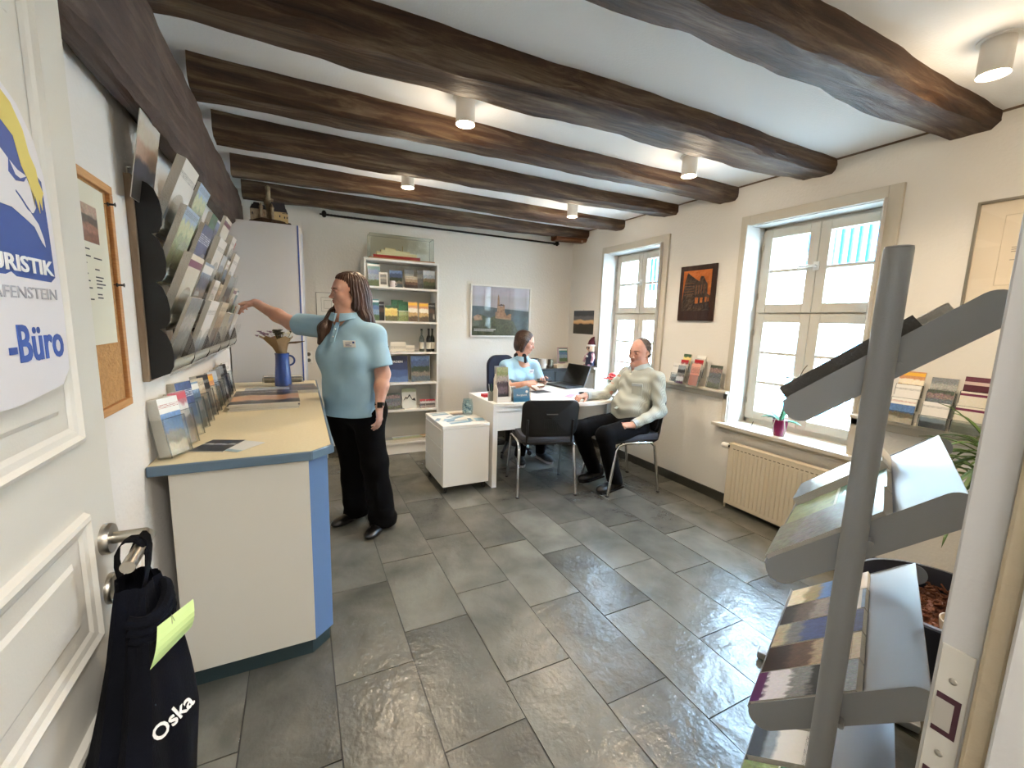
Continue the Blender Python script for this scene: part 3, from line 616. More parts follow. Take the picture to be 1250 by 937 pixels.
for t in range(4):
    for c in range(5):
        y0 = RY0+c*PIT+.006; x0 = XL+.028; o = Vector((x0, y0, TZ[t]))
        # grey rounded lip of the tier
        lp = MB(); n_ = 8
        pr = [(XL+.03, TZ[t]-.004), (XL+.07, TZ[t]+.0), (XL+.084, TZ[t]+.02), (XL+.09, TZ[t]+.045)]
        for i in range(3):
            a_, b2 = pr[i], pr[i+1]
            lp.add([(a_[0], y0, a_[1]), (a_[0], y0+PIT-.014, a_[1]), (b2[0], y0+PIT-.014, b2[1]), (b2[0], y0, b2[1])], [(0, 1, 2, 3)])
        lp.build('tier_lip', rack_grey, parent=rk, smooth=True)
        # clear front with rounded top
        f = MB(); w_ = .125; base = o + NN*.042
        for q in range(2):
            yy = .012+q*.155
            outl = [(yy, 0), (yy+w_+.02, 0), (yy+w_+.02, .12)] + [(yy+(w_+.02)/2+(w_+.02)/2*cos(radians(a)), .12+.05*sin(radians(a))) for a in (20, 45, 70, 90, 110, 135, 160)] + [(yy, .12)]
            f.prism(outl, base, RT, UP, NN, .0016)
        f.build('clear_front', acryl, parent=rk)
        lk = LK[t][c]; w_ = .21 if c < 2 or (t+c) % 2 == 0 else .148
        hgt = .29 if w_ > .2 else .235
        th = [.012, .02, .016, .026, .009][(t*3+c) % 5]
        if t == 3 and c == 0: th = .028
        yy = y0+.03; nm = 'magazine' if w_ > .15 else 'brochure'
        leaflet(nm, '%s with %s, wall rack %s row, %s column' % (nm, LOOK[lk][0], rows[t], cols[c]), nm, o+NN*.004+RT*(.03), RT, UP, w_, hgt, th, lk, group='brochures in the wall rack')
        if w_ < .15:
            lk2 = ['brown', 'red', 'village', 'sea', 'teal'][(t+2*c) % 5]
            leaflet('brochure', 'narrow brochure with %s, wall rack %s row, %s column' % (LOOK[lk2][0], rows[t], cols[c]), 'brochure', o+NN*.006+RT*(.195), RT, UP, .1, .225, .012, lk2, group='brochures in the wall rack')
# big poster brochure standing before the rack edge
leaflet('poster', 'tall sunset poster brochure at the near top end of the wall rack', 'poster', (XL+.03, 1.79, 1.78), (0, 1, 0), (.16, 0, .985), .21, .275, .003, print_mat('print_sunset', [(0, '#4a423c'), (.3, '#4a4a5c'), (.5, '#c9a080'), (.7, '#d9cdbc'), (.9, '#d8d5d0')], seed=30, scale=3, detail=.15))

# ---- acrylic leaflet holders in a row on the counter
HL = ['sea', 'red', 'blue', 'town', 'brown', 'dark', 'orange', 'castle', 'grey', 'purple', 'dark', 'white']
ordn = ['first', 'second', 'third', 'fourth', 'fifth', 'sixth', 'seventh', 'eighth', 'ninth', 'tenth', 'eleventh', 'last']
for k in range(12):
    y0 = 1.872+k*.128; up = Vector((-.13, 0, 1)); th = [.040, .016, .034, .016, .014, .032, .012, .016, .012, .014, .012, .012][k]; hh = .212-(.012 if k > 5 else 0)+(.02 if k in (2,) else 0)
    rt = Vector((.42-.02*k, 1, 0)).normalized()
    xb = XL+.075; t_ = thing('leaflet_holder', '%s clear holder from the door in the row on the counter' % ordn[k], 'leaflet holder', (xb, y0+.05, .9), group='clear holders along the counter')
    pocket(t_, (xb-th*.9-.022, y0, .902), rt, up, .108, .19, th+.010, lip=.75)
    leaflet('leaflet', 'leaflet stack with %s in the %s counter holder from the door' % (LOOK[HL[k]][0], ordn[k]), 'leaflet', Vector((xb-th*.9-.018, y0+.004, .906)), rt, up, .099, hh, th, HL[k], group='leaflets along the counter')

# ---- magazines and leaflets lying on the worktop
def flat(name, label, cat, cx, cy, z, w, h, t, ang, look, group=None):
    a = radians(ang); r_ = Vector((cos(a), sin(a), 0)); u_ = Vector((-sin(a), cos(a), 0))
    return leaflet(name, label, cat, Vector((cx, cy, z))-r_*w/2-u_*h/2, r_, u_, w, h, t, look, group)
zz = .9
for k, (dx, dy, an) in enumerate(((0, 0, 3), (.004, .003, 4), (-.003, .002, 2), (.003, -.003, 5))):
    flat('magazine', ['lowest', 'second lowest', 'second highest', 'topmost dark orange-printed'][k]+' magazine of the stack on the counter', 'magazine', -.197+dx, 2.925+dy, zz, .345, .47, .0095, an*.4, 'orangeb', 'magazine stack on the counter'); zz += .0098
flat('brochure', 'pale landscape brochure lying behind the magazine stack on the counter', 'brochure', -.20, 3.34, .9, .30, .24, .012, 2, 'grey')
flat('magazine', 'thick dark magazine lying beside the vase on the counter', 'magazine', .005, 3.36, .9, .17, .30, .022, 4, 'dark')
flat('leaflet', 'folded dark blue leaflet lying at the near counter edge', 'leaflet', -.312, 2.0, .9, .13, .16, .003, -22, print_mat('print_darkblue', [(0, '#1c2b40'), (.5, '#2b405c'), (.6, '#cfd6dc'), (.68, '#22344e')], seed=33, scale=5))
flat('leaflet', 'white leaflet with blue rim lying half under the dark one', 'leaflet', -.232, 1.965, .9005, .11, .14, .0015, -38, print_mat('print_rim', [(0, '#7da7b8'), (.2, '#d8dad8'), (.9, '#d5d8d8')], amp=.02, detail=.02, seed=34))
t_ = thing('tray', 'low clear tray of leaflets behind the blue vase', 'tray', (-.13, 3.72, .9))
pocket(t_, (-.27, 3.79, .902), (1, 0, 0), (0, -.25, 1), .28, .06, .04, lip=.8)
leaflet('leaflet', 'flat grey leaflet in the clear tray behind the vase', 'leaflet', (-.26, 3.78, .906), (1, 0, 0), (0, -.25, 1), .26, .05, .02, 'grey')

# ---- blue vase with dried flowers
vz = thing('vase', 'tall blue jug vase with handle on the counter', 'vase', (-.125, 3.60, .9))
vm = mat('vase_blue', '#2c4584', .3, coat=.3)
MB().lathe([(0, .0), (.056, .0), (.058, .012), (.054, .08), (.048, .17), (.046, .225), (.050, .245), (.044, .245), (.040, .22), (.045, .05), (0, .02)], (-.125, 3.60, .9), 32).build('body', vm, parent=vz, smooth=True)
MB().tube([(-.08, 3.60, 1.125)]+[(-.08+.036*sin(radians(a)), 3.60, 1.09+.036*cos(radians(a))) for a in range(10, 180, 20)]+[(-.077, 3.60, 1.05)], .007, 8).build('handle', vm, parent=vz, smooth=True)
bq = thing('bouquet', 'dried flower bouquet wrapped in brown paper in the blue vase', 'bouquet', (-.125, 3.60, 1.13))
kraft = mat('kraft_paper', '#8f7450', .8, bump=.5, bscale=60)
wr = MB(); n = 20; rr = random.Random(9); base = Vector((-.125, 3.60, 1.13)); top = Vector((-.155, 3.60, 1.262))
vs = []
for j, (rad, tz) in enumerate(((.028, 0), (.05, .45), (.082, .8), (.105, 1))):
    for k in range(n):
        a = 2*pi*k/n; q = rad*(1+.12*sin(3*a)+rr.uniform(-.05, .05)); c = base.lerp(top, tz); vs.append((c.x+q*cos(a), c.y+q*sin(a)*.8, c.z+.012*sin(5*a)*tz))
wr.add(vs, [(j*n+k, j*n+(k+1) % n, (j+1)*n+(k+1) % n, (j+1)*n+k) for j in range(3) for k in range(n)]); wr.build('wrapper', kraft, parent=bq, smooth=True)
fl = [('#8a7486', 12, (-.24, .02)), ('#3c3a2e', 16, (-.13, -.01)), ('#d8d2b8', 10, (-.08, .0)), ('#5b5a3a', 14, (-.15, .03))]
for ci, (c, nn_, (bx, by)) in enumerate(fl):
    m_ = mat('petal_%d' % ci, c, .8)
    for k in range(nn_):
        x = bx+rr.gauss(0, .028); y = 3.6+by+rr.gauss(0, .03); z = 1.265+rr.uniform(0, .035) + (.012 if ci != 0 else 0)
        mb = MB().tube([(-.125, 3.6, 1.2), ((x-.125)/2, (y+3.6)/2, 1.23), (x, y, z)], .0013, 5)
        ra, rb = rr.uniform(0, 6.28), rr.uniform(.3, 1.1)
        for q in range(5):
            a = ra+q*1.2566; d = Vector((cos(a)*cos(rb), sin(a)*cos(rb), sin(rb)*.7)); mb.ell(Vector((x, y, z))+d*.009, .010, .005, .003, 6, 4, R=d.to_track_quat('X', 'Z').to_matrix())
        mb.build('flower', m_, parent=bq)
MB().tube([(-.1, 3.6, 1.22), (-.03, 3.58, 1.225), (.03, 3.57, 1.235)], [.006, .008, .002], 8).build('stem', mat('stem_brown', '#57432f', .8), parent=bq, smooth=True)

# ---- cork board with a notice
ck = thing('cork_board', 'cork notice board in a light wooden frame on the left wall', 'notice board', (XL, 1.56, 1.15))
cork = mat('cork', '#b98a56', .95, bump=.6, bscale=120, col2='#a57748', cscale=70); pine = mat('pine_frame', '#c08a52', .5, col2='#b07a44', cscale=20, stretch=(1, 1, 12))
MB().box(XL, 1.22, 1.15, XL+.008, 1.675, 1.77).build('cork_sheet', cork, parent=ck)
f = MB()
f.box(XL, 1.21, 1.142, XL+.018, 1.685, 1.165).box(XL, 1.21, 1.755, XL+.018, 1.685, 1.778).box(XL, 1.21, 1.165, XL+.018, 1.232, 1.755).box(XL, 1.662, 1.165, XL+.018, 1.685, 1.755)
f.build('frame', pine, parent=ck, bevel=.002)
nt_ = thing('notice', 'long white printed notice with a small photo pinned to the cork board', 'notice', (XL+.009, 1.5, 1.30))
MB().box(XL+.0095, 1.25, 1.335, XL+.0105, 1.635, 1.748).build('sheet', mat('notice_paper', '#dcd9c8', .75), parent=nt_)
MB().quad((XL+.0115, 1.43, 1.60), (XL+.0115, 1.575, 1.60), (XL+.0115, 1.575, 1.695), (XL+.0115, 1.43, 1.695)).build('photo', print_mat('print_interior', [(0, '#8a5038'), (.3, '#a86a4c'), (.5, '#5a5048'), (.75, '#c09a7c')], scale=3, seed=41), parent=nt_)
ln = MB(); rr = random.Random(8)
for c0 in (1.44, 1.53):
    z = 1.58
    while z > 1.44:
        if rr.random() < .85: ln.box(XL+.0107, c0, z, XL+.0112, c0+rr.uniform(.02, .07), z+.0035)
        z -= rr.choice((.009, .009, .02))
ln.build('print_lines', dark_ink, parent=nt_)
for i, (y, z) in enumerate(((1.645, 1.722), (1.653, 1.50))):
    b = MB(); b.tube([(XL+.011, y-.006, z), (XL+.020, y-.006, z)], .0012, 6); b.lathe([(0, .0), (.006, 0), (.006, .002), (.003, .004), (.003, .014), (.0065, .017), (0, .019)], (XL+.018, y-.006, z), 12, axis=(1, 0, 0))
    tag(b.build('push_pin', black_p, smooth=True, origin=(XL+.011, y, z)), ['black push pin at the top of the notice', 'black push pin beside the middle of the notice'][i], 'push pin', 'pins in the cork board')

# ---- sign on the open door
sg = thing('door_sign', 'white office sign with a blue emblem stuck on the open door', 'sign', (FX, .6, 1.31))
sx = FX+.012; sheet = mat('sign_sheet', '#e6e3e6', .4)
out = [(.40, 1.315), (.70, 1.315), (.80, 1.325), (.822, 1.345), (.826, 1.42), (.822, 1.55), (.815, 1.60), (.80, 1.64), (.77, 1.672), (.73, 1.69), (.60, 1.70), (.40, 1.70)]
MB().prism(out, (sx, 0, 0), (0, 1, 0), (0, 0, 1), (1, 0, 0), .001).build('sheet', sheet, parent=sg)
def flatp(pts, lvl, m, nm):
    MB().prism(pts, (sx+.001+lvl*.0004, 0, 0), (0, 1, 0), (0, 0, 1), (1, 0, 0), .0004).build(nm, m, parent=sg)
flatp([(.42, 1.465), (.70, 1.466), (.712, 1.470), (.722, 1.465), (.80, 1.463), (.812, 1.470), (.810, 1.53), (.806, 1.592), (.79, 1.60), (.77, 1.625), (.74, 1.655), (.42, 1.66)], 0, navy, 'emblem_field')
flatp([(.70, 1.69), (.755, 1.668), (.775, 1.645), (.783, 1.62), (.795, 1.605), (.798, 1.59), (.807, 1.578), (.802, 1.57), (.800, 1.555), (.794, 1.57), (.793, 1.55), (.785, 1.572), (.782, 1.555), (.774, 1.585), (.762, 1.60), (.752, 1.63), (.70, 1.655)], 1, mat('emblem_yellow', '#ddc763', .5), 'emblem_hair')
flatp([(.70, 1.62), (.735, 1.60), (.752, 1.592), (.768, 1.59), (.782, 1.57), (.784, 1.555), (.776, 1.547), (.770, 1.546), (.785, 1.535), (.794, 1.518), (.796, 1.508), (.789, 1.513), (.775, 1.53), (.752, 1.538), (.73, 1.545), (.70, 1.545)], 1, sheet, 'emblem_figure')
flatp([(.742, 1.565), (.752, 1.558), (.763, 1.549), (.772, 1.546), (.762, 1.553), (.752, 1.561), (.742, 1.567)], 2, navy, 'emblem_line')
flatp([(.735, 1.60), (.745, 1.585), (.755, 1.583), (.770, 1.589), (.762, 1.581), (.745, 1.578), (.732, 1.585)], 2, navy, 'emblem_line')
text('TOURISTIK', .026, (sx+.0021, .618, 1.472), (0, 1, 0), (0, 0, 1), white_ink, sg, fit=.19, bold=.0006)
text('GRAFENSTEIN', .020, (sx+.0016, .632, 1.440), (0, 1, 0), (0, 0, 1), mat('grey_ink', '#a9a9b0', .5), sg, fit=.176)
text('-Büro', .062, (sx+.0016, .685, 1.365), (0, 1, 0), (0, 0, 1), mat('blue_ink', '#2f4f9e', .5), sg, fit=.125, bold=.0012)

# ---- navy tote bag on the door handle with a note
tb = thing('tote_bag', 'dark navy cloth tote bag with white script hanging from the door handle', 'bag', (-.26, .83, .58))
bagm = mat('navy_cloth', '#04050a', .95, bump=.15, bscale=300, col2='#080a14', cscale=9, spec=.15)
vs = []; nu, nv = 40, 46
def bagpt(u, v):
    z = 1.0 - v*.46; th = 2*pi*u
    cx = -.252 + .006*sin(v*5); cy = .835 - .03*min(1, v*2)
    ry = .035+.105*min(1, v*2.0)**.9*(1-.12*v); rx = .026+.032*min(1, v*1.8)
    fold = 1+.14*sin(5*th+v*2)*(1-.35*v)+.07*sin(11*th-v*3)
    x = cx+rx*fold*cos(th); y = cy+ry*fold*sin(th)
    return (max(x, FX+.004), y, z - (.018*cos(th*2)*v))
vs = [bagpt(i/nu, j/nv) for j in range(nv+1) for i in range(nu)]
MB().add(vs, [(j*nu+i, j*nu+(i+1) % nu, (j+1)*nu+(i+1) % nu, (j+1)*nu+i) for j in range(nv) for i in range(nu)]+[tuple(nv*nu+i for i in range(nu))]).build('body', bagm, parent=tb, smooth=True)
hx, hy, hz = FX+.062, .868, 1.047
for k, (dx, dy) in enumerate(((0, 0), (-.018, -.012))):
    s_ = []
    for (x, y, z) in ((hx-.028+dx, hy+.05, .93), (hx-.030+dx, hy+.02, 1.01), (hx-.013+dx, hy+.01+dy, 1.053), (hx+dx*.3, hy+dy, 1.0615), (hx+.014, hy-.012+dy, 1.045), (hx+.010, hy-.05, .99), (hx-.004, hy-.075+dy, .93)): s_.append(Vector((x, y, z)))
    wv = []
    for i, p in enumerate(s_): wv += [p+Vector((0, -.016, 0)), p+Vector((0, .016, 0)), p+Vector((.002, .016, .0035)), p+Vector((.002, -.016, .0035))]
    fs = [(i*4+a, i*4+(a+1) % 4, (i+1)*4+(a+1) % 4, (i+1)*4+a) for i in range(len(s_)-1) for a in range(4)]+[(0, 1, 2, 3), tuple((len(s_)-1)*4+a for a in (3, 2, 1, 0))]
    MB().add(wv, fs).build('strap', bagm, parent=tb, smooth=True, subsurf=1)
ru = MB()
for q in range(3):
    ru.tube([(-.238+.03*cos(radians(a)), .80+.05*sin(radians(a))+q*.004, .975-q*.016+.008*sin(radians(2*a))) for a in range(-100, 110, 20)], .009, 8)
ru.build('rolled_rim', bagm, parent=tb, smooth=True)
text('Oska', .030, (-.208, .703, .806), (.72, .12, .68), (-.62, -.05, .78), white_ink, tb, shear=.25, bold=.0003, ext=.001, name='script_print')
nb = MB(); P0 = Vector((-.166, .735, 1.0)); nv_ = []
TL, TR, BR, BL = Vector((-.201, .722, .978)), Vector((-.160, .738, 1.0)), Vector((-.166, .742, .952)), Vector((-.212, .716, .917))
for j in range(7):
    for i in range(3):
        s_, q_ = j/6, i/2; nv_.append(TL.lerp(TR, q_).lerp(BL.lerp(BR, q_), s_)+Vector((.004, -.008, 0))*sin(s_*3.14))
nb.add(nv_, [(j*3+i, j*3+i+1, j*3+i+4, j*3+i+3) for j in range(6) for i in range(2)])
nt2 = thing('sticky_note', 'light green paper note pinned to the navy tote bag', 'note', tuple(P0))
no = nb.build('sheet', mat('note_green', '#c3dd96', .7), parent=nt2); sm = no.modifiers.new('s', 'SOLIDIFY'); sm.thickness = .0006
MB().tube([TL.lerp(TR, .4)+Vector((0, -.004, -.025)), TL.lerp(TR, .42)+Vector((0, -.005, .004)), TL.lerp(TR, .52)+Vector((0, -.003, -.02))], .0008, 5).build('pin', steel, parent=nt2)
# ================================================================== BACK OF THE ROOM
# ---- white bookcase
bc = thing('bookcase', 'tall narrow white bookcase with six shelves against the back wall', 'bookcase', (.955, 4.56, 0))
BX0, BX1, BY0, BY1 = .578, 1.318, 4.42, YB-.014
m_ = MB(); m_.box(BX0, BY0, 0, BX0+.018, BY1, 1.995).build('side_panel', white_m, parent=bc, bevel=.001)
MB().box(BX1-.018, BY0, 0, BX1, BY1, 1.995).build('side_panel', white_m, parent=bc, bevel=.001)
MB().box(BX0+.018, BY1-.008, .02, BX1-.018, BY1, 1.98).build('back_panel', mat('back_grey', '#cfcdc6', .6), parent=bc)
SH = [.105, .455, .742, 1.062, 1.375, 1.712, 1.977]
for z in SH: MB().box(BX0+.018, BY0+.003, z, BX1-.018, BY1-.008, z+.02).build('shelf', white_m, parent=bc, bevel=.001)
MB().box(BX0+.018, BY0+.02, 0, BX1-.018, BY0+.035, .10).build('plinth', white_m, parent=bc)
F = (1, 0, 0)
def stand_up(nm, label, x, z, w, h, t, lk, y=4.50, grp=None, tilt=.12):
    return leaflet(nm, label, nm, (x, y, z), (1, 0, 0), (0, tilt, 1), w, h, t, lk, grp)
z = SH[5]+.021; g_ = 'postcards and books on the top shelf'
stand_up('book', 'tall dark blue book with photo at the left end of the top shelf', .62, z, .115, .225, .012, 'teal', 4.48, g_)
fr_ = thing('photo_frame', 'small white picture frame on the top shelf of the bookcase', 'picture frame', (.765, 4.47, z))
leaflet('photo', None, None, (.735, 4.466, z+.018), (1, 0, 0), (0, .15, 1), .062, .1, .003, 'grey', parent=fr_)
f = MB(); up_ = Vector((0, .15, 1)).normalized(); nn = Vector((1, 0, 0)).cross(up_)
for (a, b, w, h) in ((.724, 0, .012, .14), (.796, 0, .012, .14), (.736, 0, .06, .02), (.736, .12, .06, .02)): f.frame_box(Vector((a+w/2, 4.466, z))+up_*(b+h/2)+nn*.003, (1, 0, 0), up_, nn, w/2, h/2, .006)
f.build('frame', white_m, parent=fr_)
stand_up('postcard', 'evening town postcard in a clear block on the top shelf', .83, z, .13, .17, .006, 'village', 4.49, g_)
stand_up('postcard', 'white and brown calendar card in the middle of the top shelf', .98, z, .125, .12, .006, 'brown', 4.46, g_)
stand_up('postcard', 'tall grey card at the back middle of the top shelf', .985, z, .1, .19, .006, 'grey', 4.52, g_)
stand_up('postcard', 'grey castle card second from the right on the top shelf', 1.115, z, .11, .19, .006, 'grey', 4.50, g_)
stand_up('book', 'dark book with white castle photo at the right of the top shelf', 1.165, z, .125, .19, .012, 'castle', 4.46, g_)
mg = thing('mug', 'small white printed mug on the top shelf of the bookcase', 'mug', (.85, 4.45, z)); MB().lathe([(0, 0), (.025, 0), (.027, .004), (.027, .06), (.024, .06), (.024, .006), (0, .005)], (.85, 4.45, z), 20).build('body', mat('mug_white', '#d7c9c9', .3), parent=mg, smooth=True)
MB().tube([(.876, 4.45, z+.048), (.892, 4.45, z+.042), (.892, 4.45, z+.02), (.876, 4.45, z+.013)], .003, 6).build('handle', mat('mug_white', '#d7c9c9', .3), parent=mg, smooth=True)
z = SH[4]+.021; g_ = 'guide books on the second shelf'
for (x, w, h, lk, y, lb) in ((.62, .10, .21, 'teal', 4.47, 'teal guide book at the left of the second shelf'), (.715, .06, .19, 'dark', 4.50, 'dark guide book beside the yellow spine on the second shelf'), (.70, .022, .19, 'yellow', 4.48, 'narrow yellow book on the second shelf'),
        (.775, .12, .155, 'yellow', 4.45, 'small green and yellow book in front on the second shelf'), (.85, .12, .215, 'green', 4.52, 'tall green book behind the others on the second shelf'), (.915, .11, .20, 'green', 4.49, 'dark green photo book in the middle of the second shelf'),
        (1.01, .095, .20, 'orange', 4.46, 'white and orange hiking guide on the second shelf'), (1.12, .1, .195, 'orange', 4.46, 'yellow and brown guide right of the white one, second shelf'), (1.225, .07, .20, 'dark', 4.47, 'dark pink-edged guide at the right end of the second shelf')):
    stand_up('book', lb, x, z, w, h, .012, lk, y, g_)
z = SH[3]+.021
stand_up('card', 'large cream card standing on the third shelf beside the bottles', .83, z, .155, .10, .004, print_mat('print_cream', [(0, '#e0d6c0'), (.8, '#e6dcc8')], detail=.02, seed=50, lines=(.3, .6, '#8a8070', 12)), 4.48, 'cards on the third shelf')
stand_up('card', 'smaller cream card standing at the middle of the third shelf', .99, z, .09, .065, .004, MATS['print_cream'], 4.49, 'cards on the third shelf')
flat('leaflet', 'dark leaflet lying on the third shelf before the cards', 'leaflet', 1.0, 4.455, z, .24, .05, .004, 3, 'dark')
tag(MB().box(.775, 4.46, z, .81, 4.53, z+.06).build('box', black_p, bevel=.003), 'small black box at the left of the third shelf', 'box')
botg = clear_mat('bottle_glass', (.55, .62, .58), .12)
for i, (x, y, h, mt, lb) in enumerate(((1.155, 4.49, .24, botg, 'clear slim glass bottle left of the two dark bottles on the third shelf'), (1.225, 4.47, .245, mat('bottle_dark', '#14161a', .12), 'dark glass bottle in the middle of the three on the third shelf'), (1.272, 4.50, .245, mat('bottle_green', '#1a2420', .12), 'dark green bottle at the right end of the third shelf'))):
    b = thing('bottle', lb, 'bottle', (x, y, z), group='bottles on the third shelf')
    r = .026; MB().lathe([(0, .002), (r-.002, 0), (r, .004), (r, h*.55), (r*.8, h*.64), (r*.38, h*.72), (r*.36, h*.92), (r*.45, h*.925), (r*.45, h*.95), (0, h*.95)], (x, y, z), 20).build('glass_body', mt, parent=b, smooth=True)
    MB().lathe([(r*.42, h*.93), (r*.42, h), (0, h)], (x, y, z), 14).build('cap', black_p, parent=b)
    MB().lathe([(r+.0006, .03), (r+.0006, .10)], (x, y, z), 20).build('label', mat('bottle_label', '#c9c6ba', .6), parent=b, smooth=True)
z = SH[2]+.021
bk = stand_up('book', 'large dark blue night photo book at the left of the fourth shelf', .78, z, .225, .275, .014, 'night', 4.48, 'large books on the fourth shelf')
text('NORDEN', .030, (.80, 4.487, z+.205), (1, 0, 0), (0, .12, 1), white_ink, bk, fit=.15, bold=.0006)
stand_up('book', 'large landscape photo book at the right of the fourth shelf', 1.04, z, .20, .275, .014, 'village', 4.48, 'large books on the fourth shelf')
flat('leaflet', 'grey leaflets lying before the large books on the fourth shelf', 'leaflet', .9, 4.455, z, .26, .05, .006, 0, 'grey'); flat('leaflet', 'brown leaflets lying at the right front of the fourth shelf', 'leaflet', 1.17, 4.455, z, .2, .05, .008, 2, 'brown')
z = SH[1]+.021; g_ = 'books on the fifth shelf'
stand_up('book', 'grey landscape photo book standing at the left of the fifth shelf', .76, z, .165, .17, .01, 'garden', 4.48, g_)
mb_ = stand_up('book', 'white book with black mountain line drawing on the fifth shelf', .945, z, .15, .215, .008, print_mat('print_mountain', [(0, '#dfe2dc'), (.7, '#e6e8e2'), (.84, '#a9b48f')], amp=.02, detail=.03, seed=51), 4.49, g_)
MB().prism([(0, 0), (.03, .05), (.045, .035), (.07, .075), (.10, .02), (.125, .035), (.135, .0), (.10, .01), (.07, .055), (.045, .022), (.03, .035)], (.952, 4.48, z+.08), (1, 0, 0), (0, .12, .99), (0, -1, .1), .002).build('mountain_drawing', dark_ink, parent=mb_)
for i, x in enumerate((1.13, 1.195, 1.25)):
    stand_up('postcard', ['left', 'middle', 'right'][i]+' small red and white card at the right of the fifth shelf', x, z, .06, .095-.004*i, .004, 'red', 4.46+.01*i, 'small cards on the fifth shelf')
flat('leaflet', 'pale green leaflet lying before the white book, fifth shelf', 'leaflet', .86, 4.45, z, .2, .05, .008, 4, 'garden')
flat('map', 'folded yellow map lying in the middle of the lowest shelf', 'map', 1.0, 4.49, SH[0]+.021, .34, .12, .03, 2, 'map', 'stacks on the lowest shelf')
flat('magazine', 'grey magazine pile lying at the left of the lowest shelf', 'magazine', .76, 4.49, SH[0]+.021, .16, .12, .035, -4, 'garden', 'stacks on the lowest shelf')
flat('map', 'thin red and yellow map at the right of the lowest shelf', 'map', 1.22, 4.5, SH[0]+.021, .14, .13, .03, 3, 'orange', 'stacks on the lowest shelf')

# ---- ship model in a glass case
gc = thing('display_case', 'low glass display case on top of the bookcase', 'display case', (.96, 4.53, 1.998))
X0, X1, Y0, Y1, Z0, Z1 = .64, 1.27, 4.45, 4.61, 1.998, 2.235
MB().box(X0-.01, Y0-.01, Z0, X1+.01, Y1+.01, Z0+.012).build('base', mat('case_base', '#a8794f', .5), parent=gc)
gl_ = clear_mat('case_glass', (.97, .99, .98), .0, .35)
for a in ((X0, Y0, X1, Y0+.003), (X0, Y1-.003, X1, Y1), (X0, Y0, X0+.003, Y1), (X1-.003, Y0, X1, Y1)): MB().box(a[0], a[1], Z0+.012, a[2], a[3], Z1).build('pane', gl_, parent=gc)
MB().box(X0, Y0, Z1-.003, X1, Y1, Z1).build('pane', gl_, parent=gc)
e = MB()
for y in (Y0, Y1): e.box(X0, y-.0015, Z1-.002, X1, y+.0015, Z1+.001)
for x in (X0, X1):
    for y in (Y0, Y1): e.box(x-.0015, y-.0015, Z0+.012, x+.0015, y+.0015, Z1)
    e.box(x-.0015, Y0, Z1-.002, x+.0015, Y1, Z1+.001)
e.build('glass_edge', mat('glass_edge', '#5c7a6c', .2), parent=gc)
sh = thing('ship_model', 'red and cream model ship inside the glass case', 'ship model', (.9, 4.53, 2.01))
hull = MB(); prof = [(0, 0, .005), (.04, .018, .0), (.12, .026, 0), (.36, .026, 0), (.43, .018, 0), (.47, .002, .006)]
vs = []
for (x, w, zz) in prof: vs += [(.68+x, 4.53-w, 2.045+zz), (.68+x, 4.53-w*.6, 2.018), (.68+x, 4.53+w*.6, 2.018), (.68+x, 4.53+w, 2.045+zz)]
hull.add(vs, [(i*4+k, i*4+k+1, (i+1)*4+k+1, (i+1)*4+k) for i in range(5) for k in range(3)]+[(i*4+3, i*4, (i+1)*4, (i+1)*4+3) for i in range(5)]+[(0, 1, 2, 3), (23, 22, 21, 20)])
hull.build('hull', mat('ship_red', '#a82a22', .4), parent=sh, smooth=True)
MB().box(.71, 4.508, 2.046, 1.11, 4.552, 2.076).build('deck', mat('ship_cream', '#e6d9ae', .5), parent=sh, bevel=.002); MB().box(.75, 4.512, 2.076, 1.04, 4.548, 2.096).box(.79, 4.518, 2.096, .90, 4.542, 2.116).build('deckhouse', mat('ship_cream', '#e6d9ae', .5), parent=sh, bevel=.001)
MB().tube([(.97, 4.53, 2.09), (.97, 4.53, 2.15)], .003, 6).tube([(.93, 4.53, 2.115), (.955, 4.53, 2.10), (.965, 4.53, 2.10)], .002, 5).build('mast', mat('ship_gold', '#b09a5c', .4, .4), parent=sh)
MB().box(.70, 4.519, 2.010, .74, 4.541, 2.022).box(1.06, 4.519, 2.010, 1.10, 4.541, 2.022).build('cradle', mat('case_base', '#a8794f', .5), parent=sh)

# ---- twisted iron rod on the back wall
rd = thing('iron_rod', 'twisted black iron rod with end brackets high on the back wall', 'rod', (1.6, YB-.06, 2.36))
iron = mat('black_iron', '#141210', .5, .6)
n = 150; vs = []
for i in range(n+1):
    x = .25+2.62*i/n; a0 = i*.9
    for k in range(4):
        a = a0+k*pi/2; vs.append((x, YB-.07+.012*cos(a), 2.385+.012*sin(a)))
MB().add(vs, [(i*4+k, i*4+(k+1) % 4, (i+1)*4+(k+1) % 4, (i+1)*4+k) for i in range(n) for k in range(4)]).build('rod', iron, parent=rd)
for x in (.25, 2.87):
    MB().tube([(x, YB, 2.385), (x, YB-.07, 2.385)], .008, 8).lathe([(0, -.03), (.012, -.03), (.022, -.015), (.022, .012), (.012, .03), (0, .03)], (x, YB-.07, 2.39), 12).tube([(x-.04, YB-.07, 2.385), (x+.03, YB-.07, 2.385)], .008, 8).build('bracket', iron, parent=rd, smooth=True)

